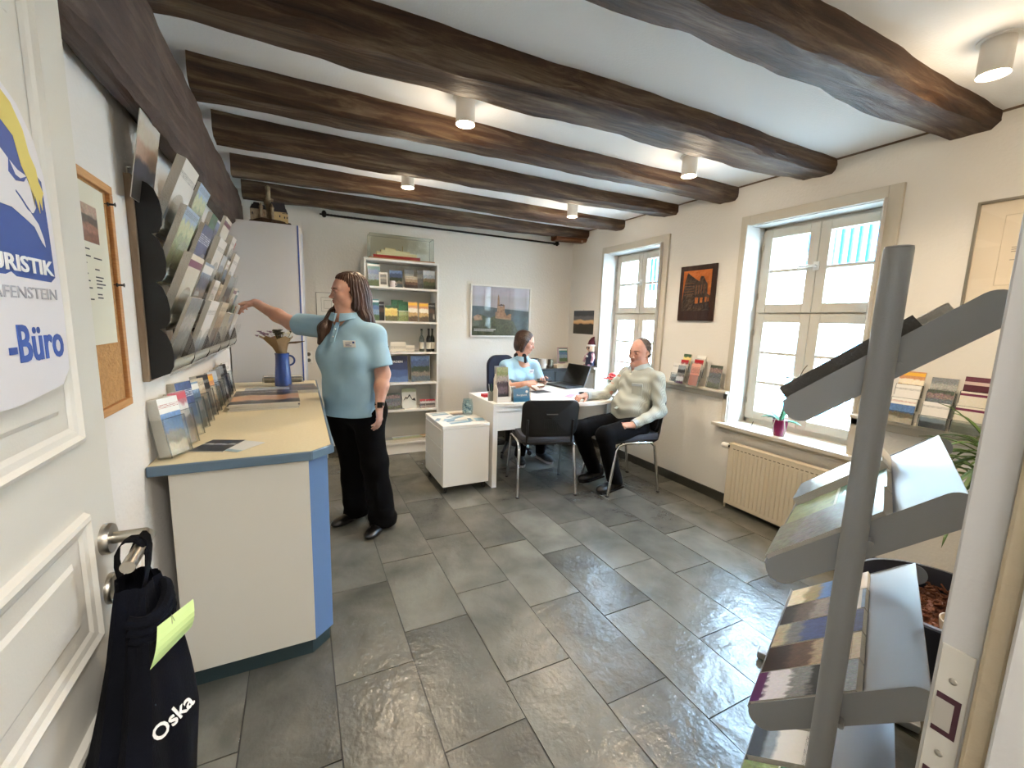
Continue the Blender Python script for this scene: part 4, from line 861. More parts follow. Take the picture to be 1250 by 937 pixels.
# ---- pictures on the back wall
def frame4(x0, z0, x1, z1, y, w, d, m, parent, nm='frame'):
    b = MB()
    b.box(x0, y-d, z0, x0+w, y, z1).box(x1-w, y-d, z0, x1, y, z1).box(x0+w, y-d, z0, x1-w, y, z0+w).box(x0+w, y-d, z1-w, x1-w, y, z1)
    return b.build(nm, m, parent=parent, bevel=.0015)
pc = thing('framed_picture', 'large white framed photo of a hilltop castle on the back wall', 'picture', (2.165, YB, 1.24))
PX0, PX1, PZ0, PZ1 = 1.772, 2.56, 1.237, 1.84; yb = YB
frame4(PX0, PZ0, PX1, PZ1, yb, .018, .028, white_m, pc)
sky_m = print_mat('print_pinksky', [(0, '#5c6f62'), (.30, '#76808a'), (.52, '#7f93a0'), (.58, '#a9a6b2'), (.85, '#b3aec0')], amp=.02, scale=3, seed=60, detail=.06)
MB().quad((PX0+.018, yb-.010, PZ0+.018), (PX1-.018, yb-.010, PZ0+.018), (PX1-.018, yb-.010, PZ1-.018), (PX0+.018, yb-.010, PZ1-.018)).build('photo', sky_m, parent=pc)
def pf(pts, m, nm, lv):
    W_, H_ = PX1-PX0-.036, PZ1-PZ0-.036
    MB().prism([(p[0]*W_, p[1]*H_) for p in pts], (PX0+.018, yb-.0105-lv*.0006, PZ0+.018), (1, 0, 0), (0, 0, 1), (0, -1, 0), .0006).build(nm, m, parent=pc)
fa = mat('pic_far_forest', '#4e6068', .6, col2='#3e5058', cscale=14); fb = mat('pic_forest', '#26331f', .6, col2='#4a553c', cscale=45); cw_ = mat('pic_castle', '#a58468', .6, col2='#7a604c', cscale=40); cr_ = mat('pic_roof', '#3c3634', .6)
pf([(0, 0), (1, 0), (1, .52), (.7, .55), (.5, .56), (.2, .6), (0, .6)], fa, 'far_hills', 1)
pf([(0, 0), (.86, 0), (.8, .12), (.72, .3), (.6, .4), (.42, .42), (.3, .36), (.14, .44), (0, .34)], fb, 'forest', 2)
pf([(.40, .36), (.68, .33), (.68, .46), (.64, .46), (.6, .42), (.56, .5), (.56, .64), (.53, .66), (.52, .60), (.47, .62), (.465, .78), (.45, .86), (.435, .78), (.43, .5), (.40, .48)], cw_, 'castle', 3)
pf([(.03, .38), (.10, .43), (.16, .40), (.18, .32), (.05, .3)], cw_, 'rock', 3)
pf([(.43, .62), (.50, .66), (.57, .62)], cr_, 'castle_roof', 4)
lt = MB()
for i in range(14): lt.box(PX0+.05+.02*i, yb-.0125, PZ0+.085, PX0+.066+.02*i, yb-.0115, PZ0+.093)
for i in range(18): lt.box(PX0+.05+.014*i, yb-.0125, PZ0+.068, PX0+.061+.014*i, yb-.0115, PZ0+.073)
lt.build('caption', white_ink, parent=pc)
MB().box(PX0+.018, yb-.020, PZ0+.018, PX1-.018, yb-.018, PZ1-.018).build('glazing', clear_mat('picture_glass', (1, 1, 1), .02, .02), parent=pc)
p2 = thing('framed_picture', 'thin framed pale document on the back wall behind the standing woman', 'picture', (.24, YB, 1.43))
frame4(.155, 1.428, .36, 1.657, yb, .004, .012, mat('frame_grey', '#6d6a64', .5), p2)
MB().box(.158, yb-.006, 1.43, .357, yb-.002, 1.654).build('document', paper, parent=p2); frame4(.20, 1.47, .32, 1.61, yb-.006, .002, .001, dark_ink, p2, 'print_line'); frame4(.225, 1.50, .295, 1.58, yb-.006, .002, .001, mat('frame_grey', '#6d6a64', .5), p2, 'print_line')
for i, z in enumerate((.985, 1.045)):
    s_ = thing('socket', ['lower', 'upper'][i]+' white wall socket with dark centre beside the cupboard', 'socket', (.07, YB, z-.03), group='wall sockets')
    MB().box(.035, yb-.010, z-.03, .105, yb, z+.03).build('plate', white_m, parent=s_, bevel=.004); MB().lathe([(0, .0), (.019, 0), (.019, .003)], (.07, yb-.0135, z), 16, axis=(0, 1, 0)).build('insert', mat('socket_dark', '#57534c', .5), parent=s_)

# ---- pictures on the right wall
pw = thing('copper_relief', 'copper relief of a gabled house in a dark wooden frame between the windows', 'picture', (XR, 2.71, 1.48))
def rw(y0, z0, y1, z1, x0, x1, m, p, nm, bevel=0): return MB().box(XR-x1, y0, z0, XR-x0, y1, z1).build(nm, m, parent=p, bevel=bevel)
dk = wood_mat('dark_board', '#2a1611', '#33201a', '#40271e', 2, .5, .2)
rw(2.52, 1.482, 2.90, 1.962, 0, .018, dk, pw, 'board', .004)
cop = mat('copper', '#b86a34', .38, .75, bump=.8, bscale=30, col2='#a85c2a', cscale=9); pat = mat('copper_dark', '#2c2320', .5, .4, bump=1, bscale=40, col2='#4c3a2c', cscale=20)
rw(2.562, 1.60, 2.858, 1.918, .018, .021, cop, pw, 'copper_sheet')
def rp(pts, lv, m, nm, t=.003): MB().prism([(2.858-.296*p[0], 1.60+.318*p[1]) for p in pts], (XR-.021-lv*.0028, 0, 0), (0, 1, 0), (0, 0, 1), (-1, 0, 0), t).build(nm, m, parent=pw)
rp([(.0, -.0), (1, -.0), (1, .30), (.9, .36), (.88, .62), (.80, .72), (.74, .82), (.64, .84), (.60, .70), (.5, .74), (.30, .86), (.16, .95), (.08, .70), (.04, .4)], 0, pat, 'house_relief')
for (a, b, c, d) in ((.5, .10, .60, .26), (.68, .12, .76, .26), (.84, .14, .90, .27), (.94, .15, .97, .25)): rp([(a, b), (c, b), (c, d), (a, d)], 1, cop, 'window_relief')
for i in range(5): rp([(.08+.0*i, .34+.08*i), (.42, .36+.07*i), (.42, .372+.07*i), (.08, .352+.08*i)], 1, mat('copper_mid', '#7a5038', .5, .6), 'timber_relief', .0015)
for i in range(4): rp([(.5+.09*i, .36), (.52+.09*i, .36), (.52+.09*i, .6), (.5+.09*i, .6)], 1, MATS['copper_mid'], 'timber_relief', .0015)
rp([(0, -.10), (1, -.10), (1, 0), (0, 0)], 0, pat, 'ground_relief')
cl_ = thing('calendar', 'wall calendar with sunset photo left of the back window', 'calendar', (XR, 4.38, 1.3))
MB().quad((XR-.006, 4.59, 1.30), (XR-.006, 4.17, 1.30), (XR-.006, 4.17, 1.585), (XR-.006, 4.59, 1.585)).build('photo', print_mat('print_sun', [(0, '#1d1c1e'), (.30, '#242020'), (.47, '#d9963c'), (.53, '#e2b060'), (.64, '#6a6a76'), (.8, '#34404f')], amp=.10, scale=3, seed=61, detail=.1), parent=cl_)
MB().box(XR-.005, 4.17, 1.30, XR, 4.59, 1.585).build('sheets', paper, parent=cl_); MB().tube([(XR-.006, 4.38, 1.585), (XR-.006, 4.38, 1.60)], .004, 6).build('hanger', steel, parent=cl_)
fp = thing('framed_picture', 'large thin silver framed document on the right wall by the door', 'picture', (XR, .72, 1.55))
def fy(y0, z0, y1, z1, w, d, m, p, nm):
    b = MB(); b.box(XR-d, y0, z0, XR, y0+w, z1).box(XR-d, y1-w, z0, XR, y1, z1).box(XR-d, y0+w, z0, XR, y1-w, z0+w).box(XR-d, y0+w, z1-w, XR, y1-w, z1); return b.build(nm, m, parent=p, bevel=.001)
fy(.40, 1.575, 1.005, 2.10, .012, .02, mat('silver_frame', '#9c968a', .3, .8), fp, 'frame')
MB().box(XR-.008, .41, 1.585, XR-.002, .995, 2.09).build('document', mat('document_cream', '#dcd0bd', .7), parent=fp)
fy(.52, 1.68, .90, 2.02, .002, .010, mat('doc_line', '#c4b7a2', .7), fp, 'print_line')
lt = MB()
for i, (y0, y1, z) in enumerate(((.62, .80, 1.92), (.56, .86, 1.86), (.58, .86, 1.85), (.56, .86, 1.84), (.62, .86, 1.80))): lt.box(XR-.0095, y0, z, XR-.008, y1, z+.003)
lt.build('print_lines', mat('doc_ink', '#8a8074', .7), parent=fp)
MB().box(XR-.014, .41, 1.585, XR-.012, .995, 2.09).build('glazing', MATS['picture_glass'], parent=fp)

# ---- radiator under the big window
ra = thing('radiator', 'cream ribbed panel radiator with white thermostat under the big window', 'radiator', (3.02, 1.7, .03))
rm = mat('radiator_cream', '#cfc3ac', .4); RX = 2.995
MB().box(RX+.004, 1.28, .045, RX+.055, 2.14, .525).build('body', rm, parent=ra, bevel=.004)
fp_ = MB(); n = 26
for i in range(n):
    y0 = 1.30+.82*i/n; fp_.prism([(0, 0), (.82/n*.35, 0), (.82/n*.25, .006), (.82/n*.1, .006)], (RX+.004, y0, .08), (0, 1, 0), (-1, 0, 0), (0, 0, 1), .40)
fp_.build('ribs', rm, parent=ra)['kind'] = 'stuff'
gr_ = MB().box(RX+.002, 1.275, .525, RX+.06, 2.145, .535).build('top_grille', rm, parent=ra, bevel=.002)
sl = MB()
for i in range(26): sl.box(RX+.0025, 1.30+.82*i/26, .493, RX+.0042, 1.318+.82*i/26, .499)
sl.build('slots', mat('slot_dark', '#6b6252', .7), parent=ra)['kind'] = 'stuff'
th = MB().tube([(RX+.03, 2.14, .50), (RX+.03, 2.165, .50)], .010, 10).build('valve', black_p, parent=ra); 
MB().lathe([(0, .0), (.018, .0), (.022, .008), (.022, .05), (.016, .058), (0, .058)], (RX+.03, 2.165, .50), 18, axis=(0, 1, 0)).build('thermostat', white_m, parent=ra, smooth=True)
MB().tube([(RX+.03, 2.155, .5), (RX+.035, 2.155, .0)], .008, 8).build('pipe', rm, parent=ra)

# ---- orchid on the window sill
oc = thing('orchid', 'potted orchid in a magenta pot on the big window sill', 'plant', (3.10, 1.835, WB))
MB().lathe([(0, 0), (.034, 0), (.040, .02), (.050, .11), (.052, .12), (.047, .12), (.036, .02), (0, .015)], (3.10, 1.835, WB), 24).build('pot', mat('pot_magenta', '#7a1045', .25, coat=.4), parent=oc, smooth=True)
lfm = mat('orchid_leaf', '#3f7a5c', .4)
def leafblade(c, d, L, w, droop, m, parent, nm='leaf', n=7, fold=.2):
    c = Vector(c); d = Vector(d).normalized(); s = d.cross(Vector((0, 0, 1))).normalized(); vs = []
    for i in range(n+1):
        t = i/n; p = c+d*L*t+Vector((0, 0, -droop*t*t)); ww = w*(sin(pi*min(1, .12+t*.88))**.8)
        vs += [p-s*ww/2+Vector((0, 0, ww*fold)), p, p+s*ww/2+Vector((0, 0, ww*fold))]
    o = MB().add(vs, [(i*3+k, i*3+k+1, (i+1)*3+k+1, (i+1)*3+k) for i in range(n) for k in range(2)]).build(nm, m, parent=parent, smooth=True)
    q = o.modifiers.new('s', 'SOLIDIFY'); q.thickness = .002; return o
leafblade((3.10, 1.835, WB+.10), (-.05, -.30, 1.0), .20, .062, -.0, lfm, oc); leafblade((3.10, 1.835, WB+.11), (-.2, .9, .75), .20, .04, .05, lfm, oc); leafblade((3.10, 1.835, WB+.10), (-.5, .6, .7), .17, .045, .09, lfm, oc); leafblade((3.10, 1.835, WB+.10), (.3, -.8, .3), .14, .045, .05, lfm, oc); leafblade((3.10, 1.835, WB+.10), (.2, .8, .45), .14, .045, .06, lfm, oc)
MB().tube([(3.10, 1.835, WB+.1), (3.09, 1.80, WB+.25), (3.09, 1.76, WB+.38), (3.08, 1.71, WB+.50), (3.08, 1.69, WB+.53)], .0028, 6).build('flower_stem', mat('stem_brown', '#57432f', .8), parent=oc, smooth=True)
rr = random.Random(12)
for k in range(4):
    a = rr.uniform(0, 6.28); MB().tube([(3.10, 1.835, WB+.11), (3.10+.05*cos(a), 1.835+.05*sin(a), WB+.13), (3.10+.07*cos(a), 1.835+.07*sin(a), WB+.06), (3.10+.065*cos(a), 1.835+.065*sin(a), WB+.01)], .0022, 5).build('air_root', mat('air_root', '#c9c6bb', .6), parent=oc, smooth=True)
tag(MB().tube([(3.05, 2.03, WB+.001), (3.06, 2.01, WB+.07)], .0025, 6).build('pencil', black_p), 'thin black stick leaning up on the big window sill', 'stick')

# ---- leaflet holders on the ledges
def ledge_holder(y, w, h, n, looks, label, group, dstep=.028, rise=.055, X=3.085):
    z0 = LZ+.022; t_ = thing('leaflet_holder', label, 'leaflet holder', (X, y+w/2, z0), group=group)
    for k in range(n):
        o = (X+.0-(n-1-k)*dstep+.0, y+w, z0+.003+rise*(k)); up = (.18, 0, 1)
        pocket(t_, (o[0], o[1], o[2]), (0, -1, 0), up, w, h*.62, .018, lip=.75)
        lk = looks[k]
        place = ['front', 'middle', 'back'][k if n > 1 else 0] if n < 3 else ['front', 'middle', 'back'][k]
        leaflet('leaflet', '%s leaflet with %s in %s' % (place, LOOK[lk][0], label.split('|')[-1] if '|' in label else label), 'leaflet', (o[0]-.004, y+w-.004, o[2]+.003), (0, -1, 0), up, w-.008, h, .009, lk, group='leaflets on the ledge')
    t_['label'] = label.split('|')[0]
ledge_holder(2.76, .105, .17, 1, ['white'], 'short clear holder with white cards beside the back window|short holder by the back window', 'holders between the windows')
ledge_holder(2.665, .09, .16, 3, ['purple', 'red', 'yellow'], 'stepped clear holder with red and yellow leaflets between the windows|stepped holder', 'holders between the windows', rise=.05)
ledge_holder(2.515, .1, .19, 3, ['pink', 'red', 'white'], 'stepped clear holder with the salmon leaflet between the windows|salmon leaflet holder', 'holders between the windows', rise=.035)
ledge_holder(2.345, .125, .19, 1, ['garden'], 'single clear holder with a landscape leaflet beside the big window casing|single holder', 'holders between the windows')
ledge_holder(1.075, .12, .14, 3, ['sea', 'white', 'orange'], 'stepped clear holder right behind the pole on the right ledge|holder by the pole', 'holders on the right ledge', rise=.075)
ledge_holder(.94, .115, .14, 3, ['white', 'garden', 'grey'], 'stepped clear holder with landscape leaflets, middle of the right ledge|middle right holder', 'holders on the right ledge', rise=.065)
ledge_holder(.80, .125, .14, 3, ['cream', 'cream', 'maroon'], 'stepped clear holder with purple-marked leaflets, nearest the plant|holder by the plant', 'holders on the right ledge', rise=.075)
ledge_holder(.66, .11, .14, 2, ['brown', 'purple'], 'stepped clear holder partly hidden by the plant leaves|holder behind leaves', 'holders on the right ledge', rise=.10)

# ---- big planter with a dragon tree by the right wall
pl = thing('planter', 'dark round planter filled with bark standing by the right wall', 'planter', (2.38, .66, 0))
MB().lathe([(0, .0), (.22, 0), (.25, .02), (.29, .30), (.295, .33), (.285, .335), (.27, .31), (.262, .25)], (2.38, .66, 0), 40).build('pot', mat('planter_dark', '#1b2030', .45), parent=pl, smooth=True)
MB().lathe([(.283, .327), (.297, .327), (.298, .337), (.283, .338)], (2.38, .66, 0), 40).build('rim', mat('planter_rim', '#767c88', .4), parent=pl, smooth=True)
brk = MB(); rr = random.Random(5); brk.lathe([(.268, .235), (.1, .25), (0, .25)], (2.38, .66, 0), 30)
for k in range(700):
    a, r = rr.uniform(0, 6.28), .262*rr.random()**.5; d = Vector((rr.gauss(0, 1), rr.gauss(0, 1), rr.gauss(0, .4))).normalized(); u_ = d.cross(Vector((rr.random(), rr.random(), 1))).normalized()
    brk.frame_box((2.38+r*cos(a), .66+r*sin(a), .255+rr.uniform(0, .015)), d, u_, d.cross(u_), rr.uniform(.008, .018), rr.uniform(.004, .008), .003)
brk.build('bark', mat('bark', '#5c3424', .9, bump=.8, bscale=60, col2='#7c4c34', cscale=25), parent=pl)['kind'] = 'stuff'
wp = tag(MB().lathe([(0, .24), (.05, .24), (.062, .30), (.064, .318), (.060, .318), (.056, .30), (.05, .27), (0, .27)], (2.27, .56, 0), 28).build('small_pot', mat('pot_cream', '#d0c6b4', .5), smooth=True), 'small cream pot sunk in the bark of the dark planter', 'pot')
dt = thing('dragon_tree', 'dragon tree with narrow arching green leaves in the dark planter', 'plant', (2.53, .62, .25))
trk = mat('trunk_brown', '#6a5a44', .9, bump=.8, bscale=60); MB().tube([(2.53, .62, .25), (2.56, .62, .5), (2.61, .64, .75), (2.63, .66, .92)], [.016, .014, .012, .012], 10).build('trunk', trk, parent=dt, smooth=True)
MB().tube([(2.56, .62, .5), (2.54, .66, .60), (2.52, .70, .70)], [.010, .009, .009], 8).build('branch', trk, parent=dt, smooth=True)
lm = mat('dragon_leaf', '#3c5a24', .45, col2='#5c7a34', cscale=8)
for (c, nn_, LL) in (((2.63, .66, .92), 44, .34), ((2.62, .66, .82), 26, .32), ((2.52, .70, .70), 26, .22)):
    for k in range(nn_):
        a = k*2.4+rr.uniform(-.2, .2); el = rr.uniform(-.25, 1.1); L_ = LL*rr.uniform(.7, 1.1)
        d = (cos(a)*cos(el), sin(a)*cos(el), sin(el)+.15)
        if c[0]+d[0]*L_ > 3.02: L_ *= .5
        leafblade((c[0], c[1], c[2]+rr.uniform(-.05, .03)), d, L_, .017, L_*rr.uniform(.35, .8), lm, dt, n=6)
# ================================================================== DESK AREA
desk = thing('desk', 'white office desk with curved wing and panel leg', 'desk', (2.0, 3.4, 0))
dp = [(1.432, 3.205), (1.72, 3.17), (1.95, 3.09), (2.12, 3.02), (2.28, 2.99), (2.42, 3.0), (2.54, 3.05), (2.64, 3.14), (2.71, 3.28), (2.74, 3.5), (2.75, 4.22), (2.24, 4.22), (2.22, 4.02), (2.14, 3.88), (2.0, 3.80), (1.432, 3.79)]
MB().prism(dp, (0, 0, .712), (1, 0, 0), (0, 1, 0), (0, 0, 1), .028).build('tabletop', white_m, parent=desk, bevel=.002)
MB().box(1.434, 3.207, 0, 1.478, 3.785, .712).build('panel_leg', white_m, parent=desk, bevel=.002)
MB().box(1.478, 3.215, .50, 1.95, 3.235, .712).build('front_panel', white_m, parent=desk, bevel=.001); MB().box(1.434, 3.205, .668, 1.70, 3.212, .712).build('apron', white_m, parent=desk, bevel=.001)
MB().box(2.66, 3.24, 0, 2.71, 3.29, .712).build('leg', white_m, parent=desk, bevel=.002); MB().box(2.68, 4.14, 0, 2.73, 4.19, .712).build('leg', white_m, parent=desk, bevel=.002); MB().box(2.26, 4.14, 0, 2.31, 4.19, .712).build('leg', white_m, parent=desk, bevel=.002)
MB().box(1.5, 3.70, .64, 2.1, 3.73, .70).build('cable_channel', black_p, parent=desk)
ZD = .741
# mobile cabinet
tv = thing('mobile_cabinet', 'white mobile cabinet on castors beside the desk', 'cabinet', (1.2, 3.47, 0))
MB().box(1.0, 3.215, .065, 1.405, 3.745, .55).build('body', white_m, parent=tv, bevel=.002); MB().box(.997, 3.212, .553, 1.408, 3.748, .58).build('top', white_m, parent=tv, bevel=.002)
for x in (1.03, 1.37):
    for y in (3.25, 3.70): 
        c_ = MB().lathe([(0, -.010), (.020, -.010), (.022, 0), (.020, .010), (0, .010)], (x, y, .022), 16, axis=(1, 0, 0)).box(x-.014, y-.02, .03, x+.014, y+.02, .066).build('castor', black_p, parent=tv)
for k in range(3): MB().box(.994, 3.235, .08+.155*k, .999, 3.73, .08+.155*k+.15).build('drawer_front', white_m, parent=tv, bevel=.001)
for i, (x, y, w, h, a, lb) in enumerate(((1.10, 3.66, .15, .10, 5, 'light blue oval-print flyer at the back left of the mobile cabinet'), (1.08, 3.42, .10, .16, 60, 'darker blue flyer at the left of the mobile cabinet'), (1.17, 3.32, .19, .10, 8, 'pale blue flyer at the front of the mobile cabinet'), (1.20, 3.50, .14, .10, 30, 'flyer with white part in the middle of the mobile cabinet'), (1.335, 3.35, .11, .14, 80, 'blue flyer at the front right of the mobile cabinet'), (1.29, 3.62, .19, .11, 4, 'brown-edged flyer lying before the jar'))):
    flat('flyer', lb, 'flyer', x, y, .5805+.0006*i, w, h, .0006, a, 'flyer' if i != 5 else 'brown', 'flyers on the mobile cabinet')
jr = thing('jar', 'clear round jar with blue and white things beside the desk', 'jar', (1.335, 3.56, .584))
MB().lathe([(0, 0), (.04, 0), (.046, .01), (.050, .05), (.048, .10), (.040, .13), (.042, .14), (.038, .14), (.037, .13), (.045, .10), (.047, .05), (.043, .012), (0, .006)], (1.335, 3.56, .584), 24).build('glass_body', clear_mat('jar_glass', (.8, .9, .93), .12), parent=jr, smooth=True)
rr = random.Random(2)
for k in range(9):
    a = k*2.1; r = .020; tag(MB().ell((1.335+r*cos(a), 3.56+r*sin(a), .606+k*.009), .016, .016, .008, 10, 6).build('sweet', mat('sweet_blue', '#3d7f9c', .4) if k % 2 else mat('sweet_white', '#c9d9dd', .4), smooth=True), ['blue', 'white'][k % 2 == 0]+' wrapped sweet inside the clear jar', 'sweet', ['blue', 'white'][k % 2 == 0]+' sweets in the jar')
# things on the desk
tag(MB().box(1.47, 3.50, ZD, 1.60, 3.58, ZD+.025).build('box', mat('red_box', '#9c1c28', .5), bevel=.003), 'small dark red box near the left desk edge', 'box')
dh = thing('leaflet_holder', 'white upright leaflet holder at the left end of the desk', 'leaflet holder', (1.53, 3.25, ZD))
for x in (1.475, 1.60):
    MB().prism([(0, 0), (.085, 0), (.085, .20), (.06, .235), (.045, .15), (.02, .135), (.0, .11)], (x, 3.225, ZD), (0, 1, 0), (0, 0, 1), (1, 0, 0), .006).build('side_panel', mat('holder_white', '#d9d3ca', .4), parent=dh, bevel=.001)
MB().box(1.481, 3.235, ZD, 1.60, 3.30, ZD+.006).box(1.481, 3.296, ZD, 1.60, 3.302, ZD+.24).box(1.481, 3.228, ZD, 1.60, 3.232, ZD+.05).build('back_panel', mat('holder_white', '#d9d3ca', .4), parent=dh)
leaflet('leaflet', 'tall leaflet with a face and flowers in the white desk holder', 'leaflet', (1.487, 3.265, ZD+.008), (1, 0, 0), (0, .1, 1), .108, .29, .014, print_mat('print_face', [(0, '#3a3c48'), (.25, '#7a6470'), (.45, '#4a3844'), (.6, '#b8a49a'), (.78, '#8f9a54'), (.9, '#a9b07a')], scale=9, seed=71, detail=.5))
leaflet('leaflet', 'grey leaflet behind the tall one in the desk holder', 'leaflet', (1.482, 3.285, ZD+.008), (1, 0, 0), (0, .1, 1), .105, .30, .006, 'grey')
pn = thing('pen_cup', 'small clear pen cup with pens beside the desk holder', 'pen cup', (1.475, 3.35, ZD)); MB().lathe([(0, 0), (.03, 0), (.032, .08), (.030, .08), (.028, .004), (0, .004)], (1.475, 3.35, ZD), 20).build('cup', mat('cup_grey', '#8a8a84', .3), parent=pn, smooth=True)
for k in range(6):
    a = k*1.05; tag(MB().tube([(1.475+.012*cos(a), 3.35+.012*sin(a), ZD+.012), (1.475+.032*cos(a), 3.35+.032*sin(a), ZD+.13+.006*k)], .0035, 6).build('pen', [black_p, mat('pen_green', '#2f5c3c', .4), white_m][k % 3]), ['black', 'green', 'white', 'second black', 'second green', 'second white'][k]+' pen standing in the pen cup on the desk', 'pen', 'pens in the cup')
bs = thing('table_sign', 'blue table sign with white lettering at the front desk edge', 'sign', (1.70, 3.235, ZD))
leaflet('card', None, None, (1.625, 3.215, ZD+.002), (1, -.1, 0), (0, .15, 1), .15, .115, .003, mat('sign_blue', '#3f86b4', .4), parent=bs)
pocket(bs, (1.620, 3.219, ZD+.0), (1, -.1, 0), (0, .15, 1), .16, .125, .012, lip=1)
text('Burgland', .022, (1.65, 3.209, ZD+.055), (1, -.1, 0), (0, .15, 1), white_ink, bs, fit=.09)
MB().prism(arc((0, 0), .012, 0, 330, 10), (1.745, 3.205, ZD+.09), (1, -.1, 0), (0, .15, 1), (0, -1, .15), .001).build('emblem', white_ink, parent=bs)
leaflet('leaflet', 'grey leaflet standing between the holder and the blue sign', 'leaflet', (1.612, 3.26, ZD), (1, 0, 0), (0, .12, 1), .045, .13, .03, 'grey')
pm_ = [('#eef0f2', 'white'), ('#d9c9d4', 'pinkish'), ('#cdd9ea', 'pale blue'), ('#e9eef0', 'white')]
for i, (x, y, w, h, a, c, lb) in enumerate(((1.93, 3.22, .30, .21, -12, '#e6e8e8', 'white sheet of paper at the front edge of the desk'), (2.10, 3.42, .21, .297, 15, '#dfe6e2', 'white sheet before the seated woman on the desk'), (2.12, 3.62, .2, .14, 8, '#3a3a40', 'dark folder lying before the seated woman'), (2.28, 3.32, .12, .09, 20, '#d98a9c', 'small pink paper on the desk'), (2.45, 3.22, .297, .21, 10, '#d4d8ea', 'lilac sheet beside the man on the desk'), (2.60, 3.50, .30, .21, 70, '#dfe4f0', 'white sheet behind the mouse on the desk'), (2.42, 3.42, .20, .14, 30, '#a8aed2', 'violet sheet near the mouse on the desk'), (2.62, 3.28, .10, .14, 20, '#c05a4c', 'small red note at the right end of the desk'))):
    r_ = Vector((cos(radians(a)), sin(radians(a)), 0)); u_ = Vector((-r_.y, r_.x, 0))
    tag(MB().frame_box((x, y, ZD+.0012+.0012*i), r_, u_, (0, 0, 1), w/2, h/2, .0005).build('paper_sheet', mat('paper_%d' % i, c, .7)), lb, 'paper', 'papers on the desk')
ms = tag(MB().ell((2.45, 3.36, ZD+.012), .032, .055, .020, 16, 8).build('mouse', mat('mouse_black', '#101012', .3), smooth=True), 'black computer mouse on the desk', 'mouse')
# laptop
lp = thing('laptop', 'open dark laptop with silver lid facing the seated woman', 'laptop', (2.56, 3.86, ZD))
la = radians(8); fx = Vector((-cos(la), -sin(la), 0)); fy_ = Vector((-sin(la), cos(la), 0))*-1; hc = Vector((2.70, 3.90, ZD+.012))
MB().frame_box(hc+fx*.125, fx, fy_, (0, 0, 1), .125, .18, .009).build('base', mat('laptop_dark', '#2a2b2e', .4), parent=lp, bevel=.003)
kb = MB()
for r_ in range(5):
    for c_ in range(13): kb.frame_box(hc+fx*(.04+.021*r_)+fy_*(-.15+.025*c_)+Vector((0, 0, .0095)), fx, fy_, (0, 0, 1), .008, .0105, .0012)
kb.build('keys', black_p, parent=lp)['kind'] = 'stuff'
lu = (Vector((0, 0, 1))*cos(radians(22)) - fx*sin(radians(22))).normalized(); ln_ = fy_.cross(lu).normalized()
if ln_.dot(fx) < 0: ln_ = -ln_
MB().frame_box(hc+lu*.12-ln_*.003, fy_, lu, ln_, .18, .12, .003).build('lid', mat('laptop_silver', '#a9b4bf', .35, .5), parent=lp, bevel=.002)
MB().frame_box(hc+lu*.12+ln_*.0012, fy_, lu, ln_, .176, .116, .001).build('screen', mat('screen_black', '#0c0d10', .12), parent=lp)
# phone held later; box of tools behind
sb = thing('sideboard', 'black low sideboard in the back corner behind the desk', 'sideboard', (2.72, 4.48, 0))
blk = mat('sideboard_black', '#17171a', .4); MB().box(2.44, 4.30, 0, 2.98, YB-.016, .86).build('carcass', blk, parent=sb, bevel=.003); MB().box(2.42, 4.285, .862, 3.0, YB-.014, .885).build('top', blk, parent=sb, bevel=.003)
for k in range(2): MB().box(2.45+.265*k, 4.29, .05, 2.71+.265*k, 4.30, .85).build('door', blk, parent=sb, bevel=.001)
MB().box(2.52, 4.286, .72, 2.60, 4.2895, .76).build('label', white_m, parent=sb)
for i, (x, y, h, r) in enumerate(((2.50, 4.42, .115, .05), (2.60, 4.40, .11, .045), (2.72, 4.42, .10, .035))):
    tag(MB().lathe([(0, 0), (r, 0), (r, h), (r-.003, h), (r-.004, .006), (0, .006)], (x, y, .886), 24).build('tin', mat('tin_steel', '#8f8a82', .25, 1) if i != 1 else mat('tin_white', '#c9c5bd', .4), smooth=True), ['wide shiny steel tin at the left of the black sideboard', 'pale tin between the two steel tins', 'narrow steel tin at the right on the black sideboard'][i], 'tin', 'tins on the sideboard')
pf_ = thing('photo_frame', 'small picture frame with a blue photo in the back corner', 'picture frame', (2.93, 4.5, .886))
leaflet('photo', None, None, (2.86, 4.445, .955), (1, 0, 0), (0, .15, 1), .12, .16, .004, 'teal', parent=pf_)
MB().frame_box((2.92, 4.468, 1.035), (1, 0, 0), (0, .15, .99), (0, .99, -.15), .075, .095, .008).build('frame', mat('frame_mauve', '#a58f92', .5), parent=pf_, bevel=.002); MB().box(2.88, 4.46, .886, 2.96, 4.50, .95).build('foot', mat('frame_mauve', '#a58f92', .5), parent=pf_)
tag(MB().box(2.76, 4.33, .886, 2.98, 4.41, .935).build('box', mat('box_cream', '#c9bba6', .7), bevel=.004), 'low cream box before the small picture frame', 'box')
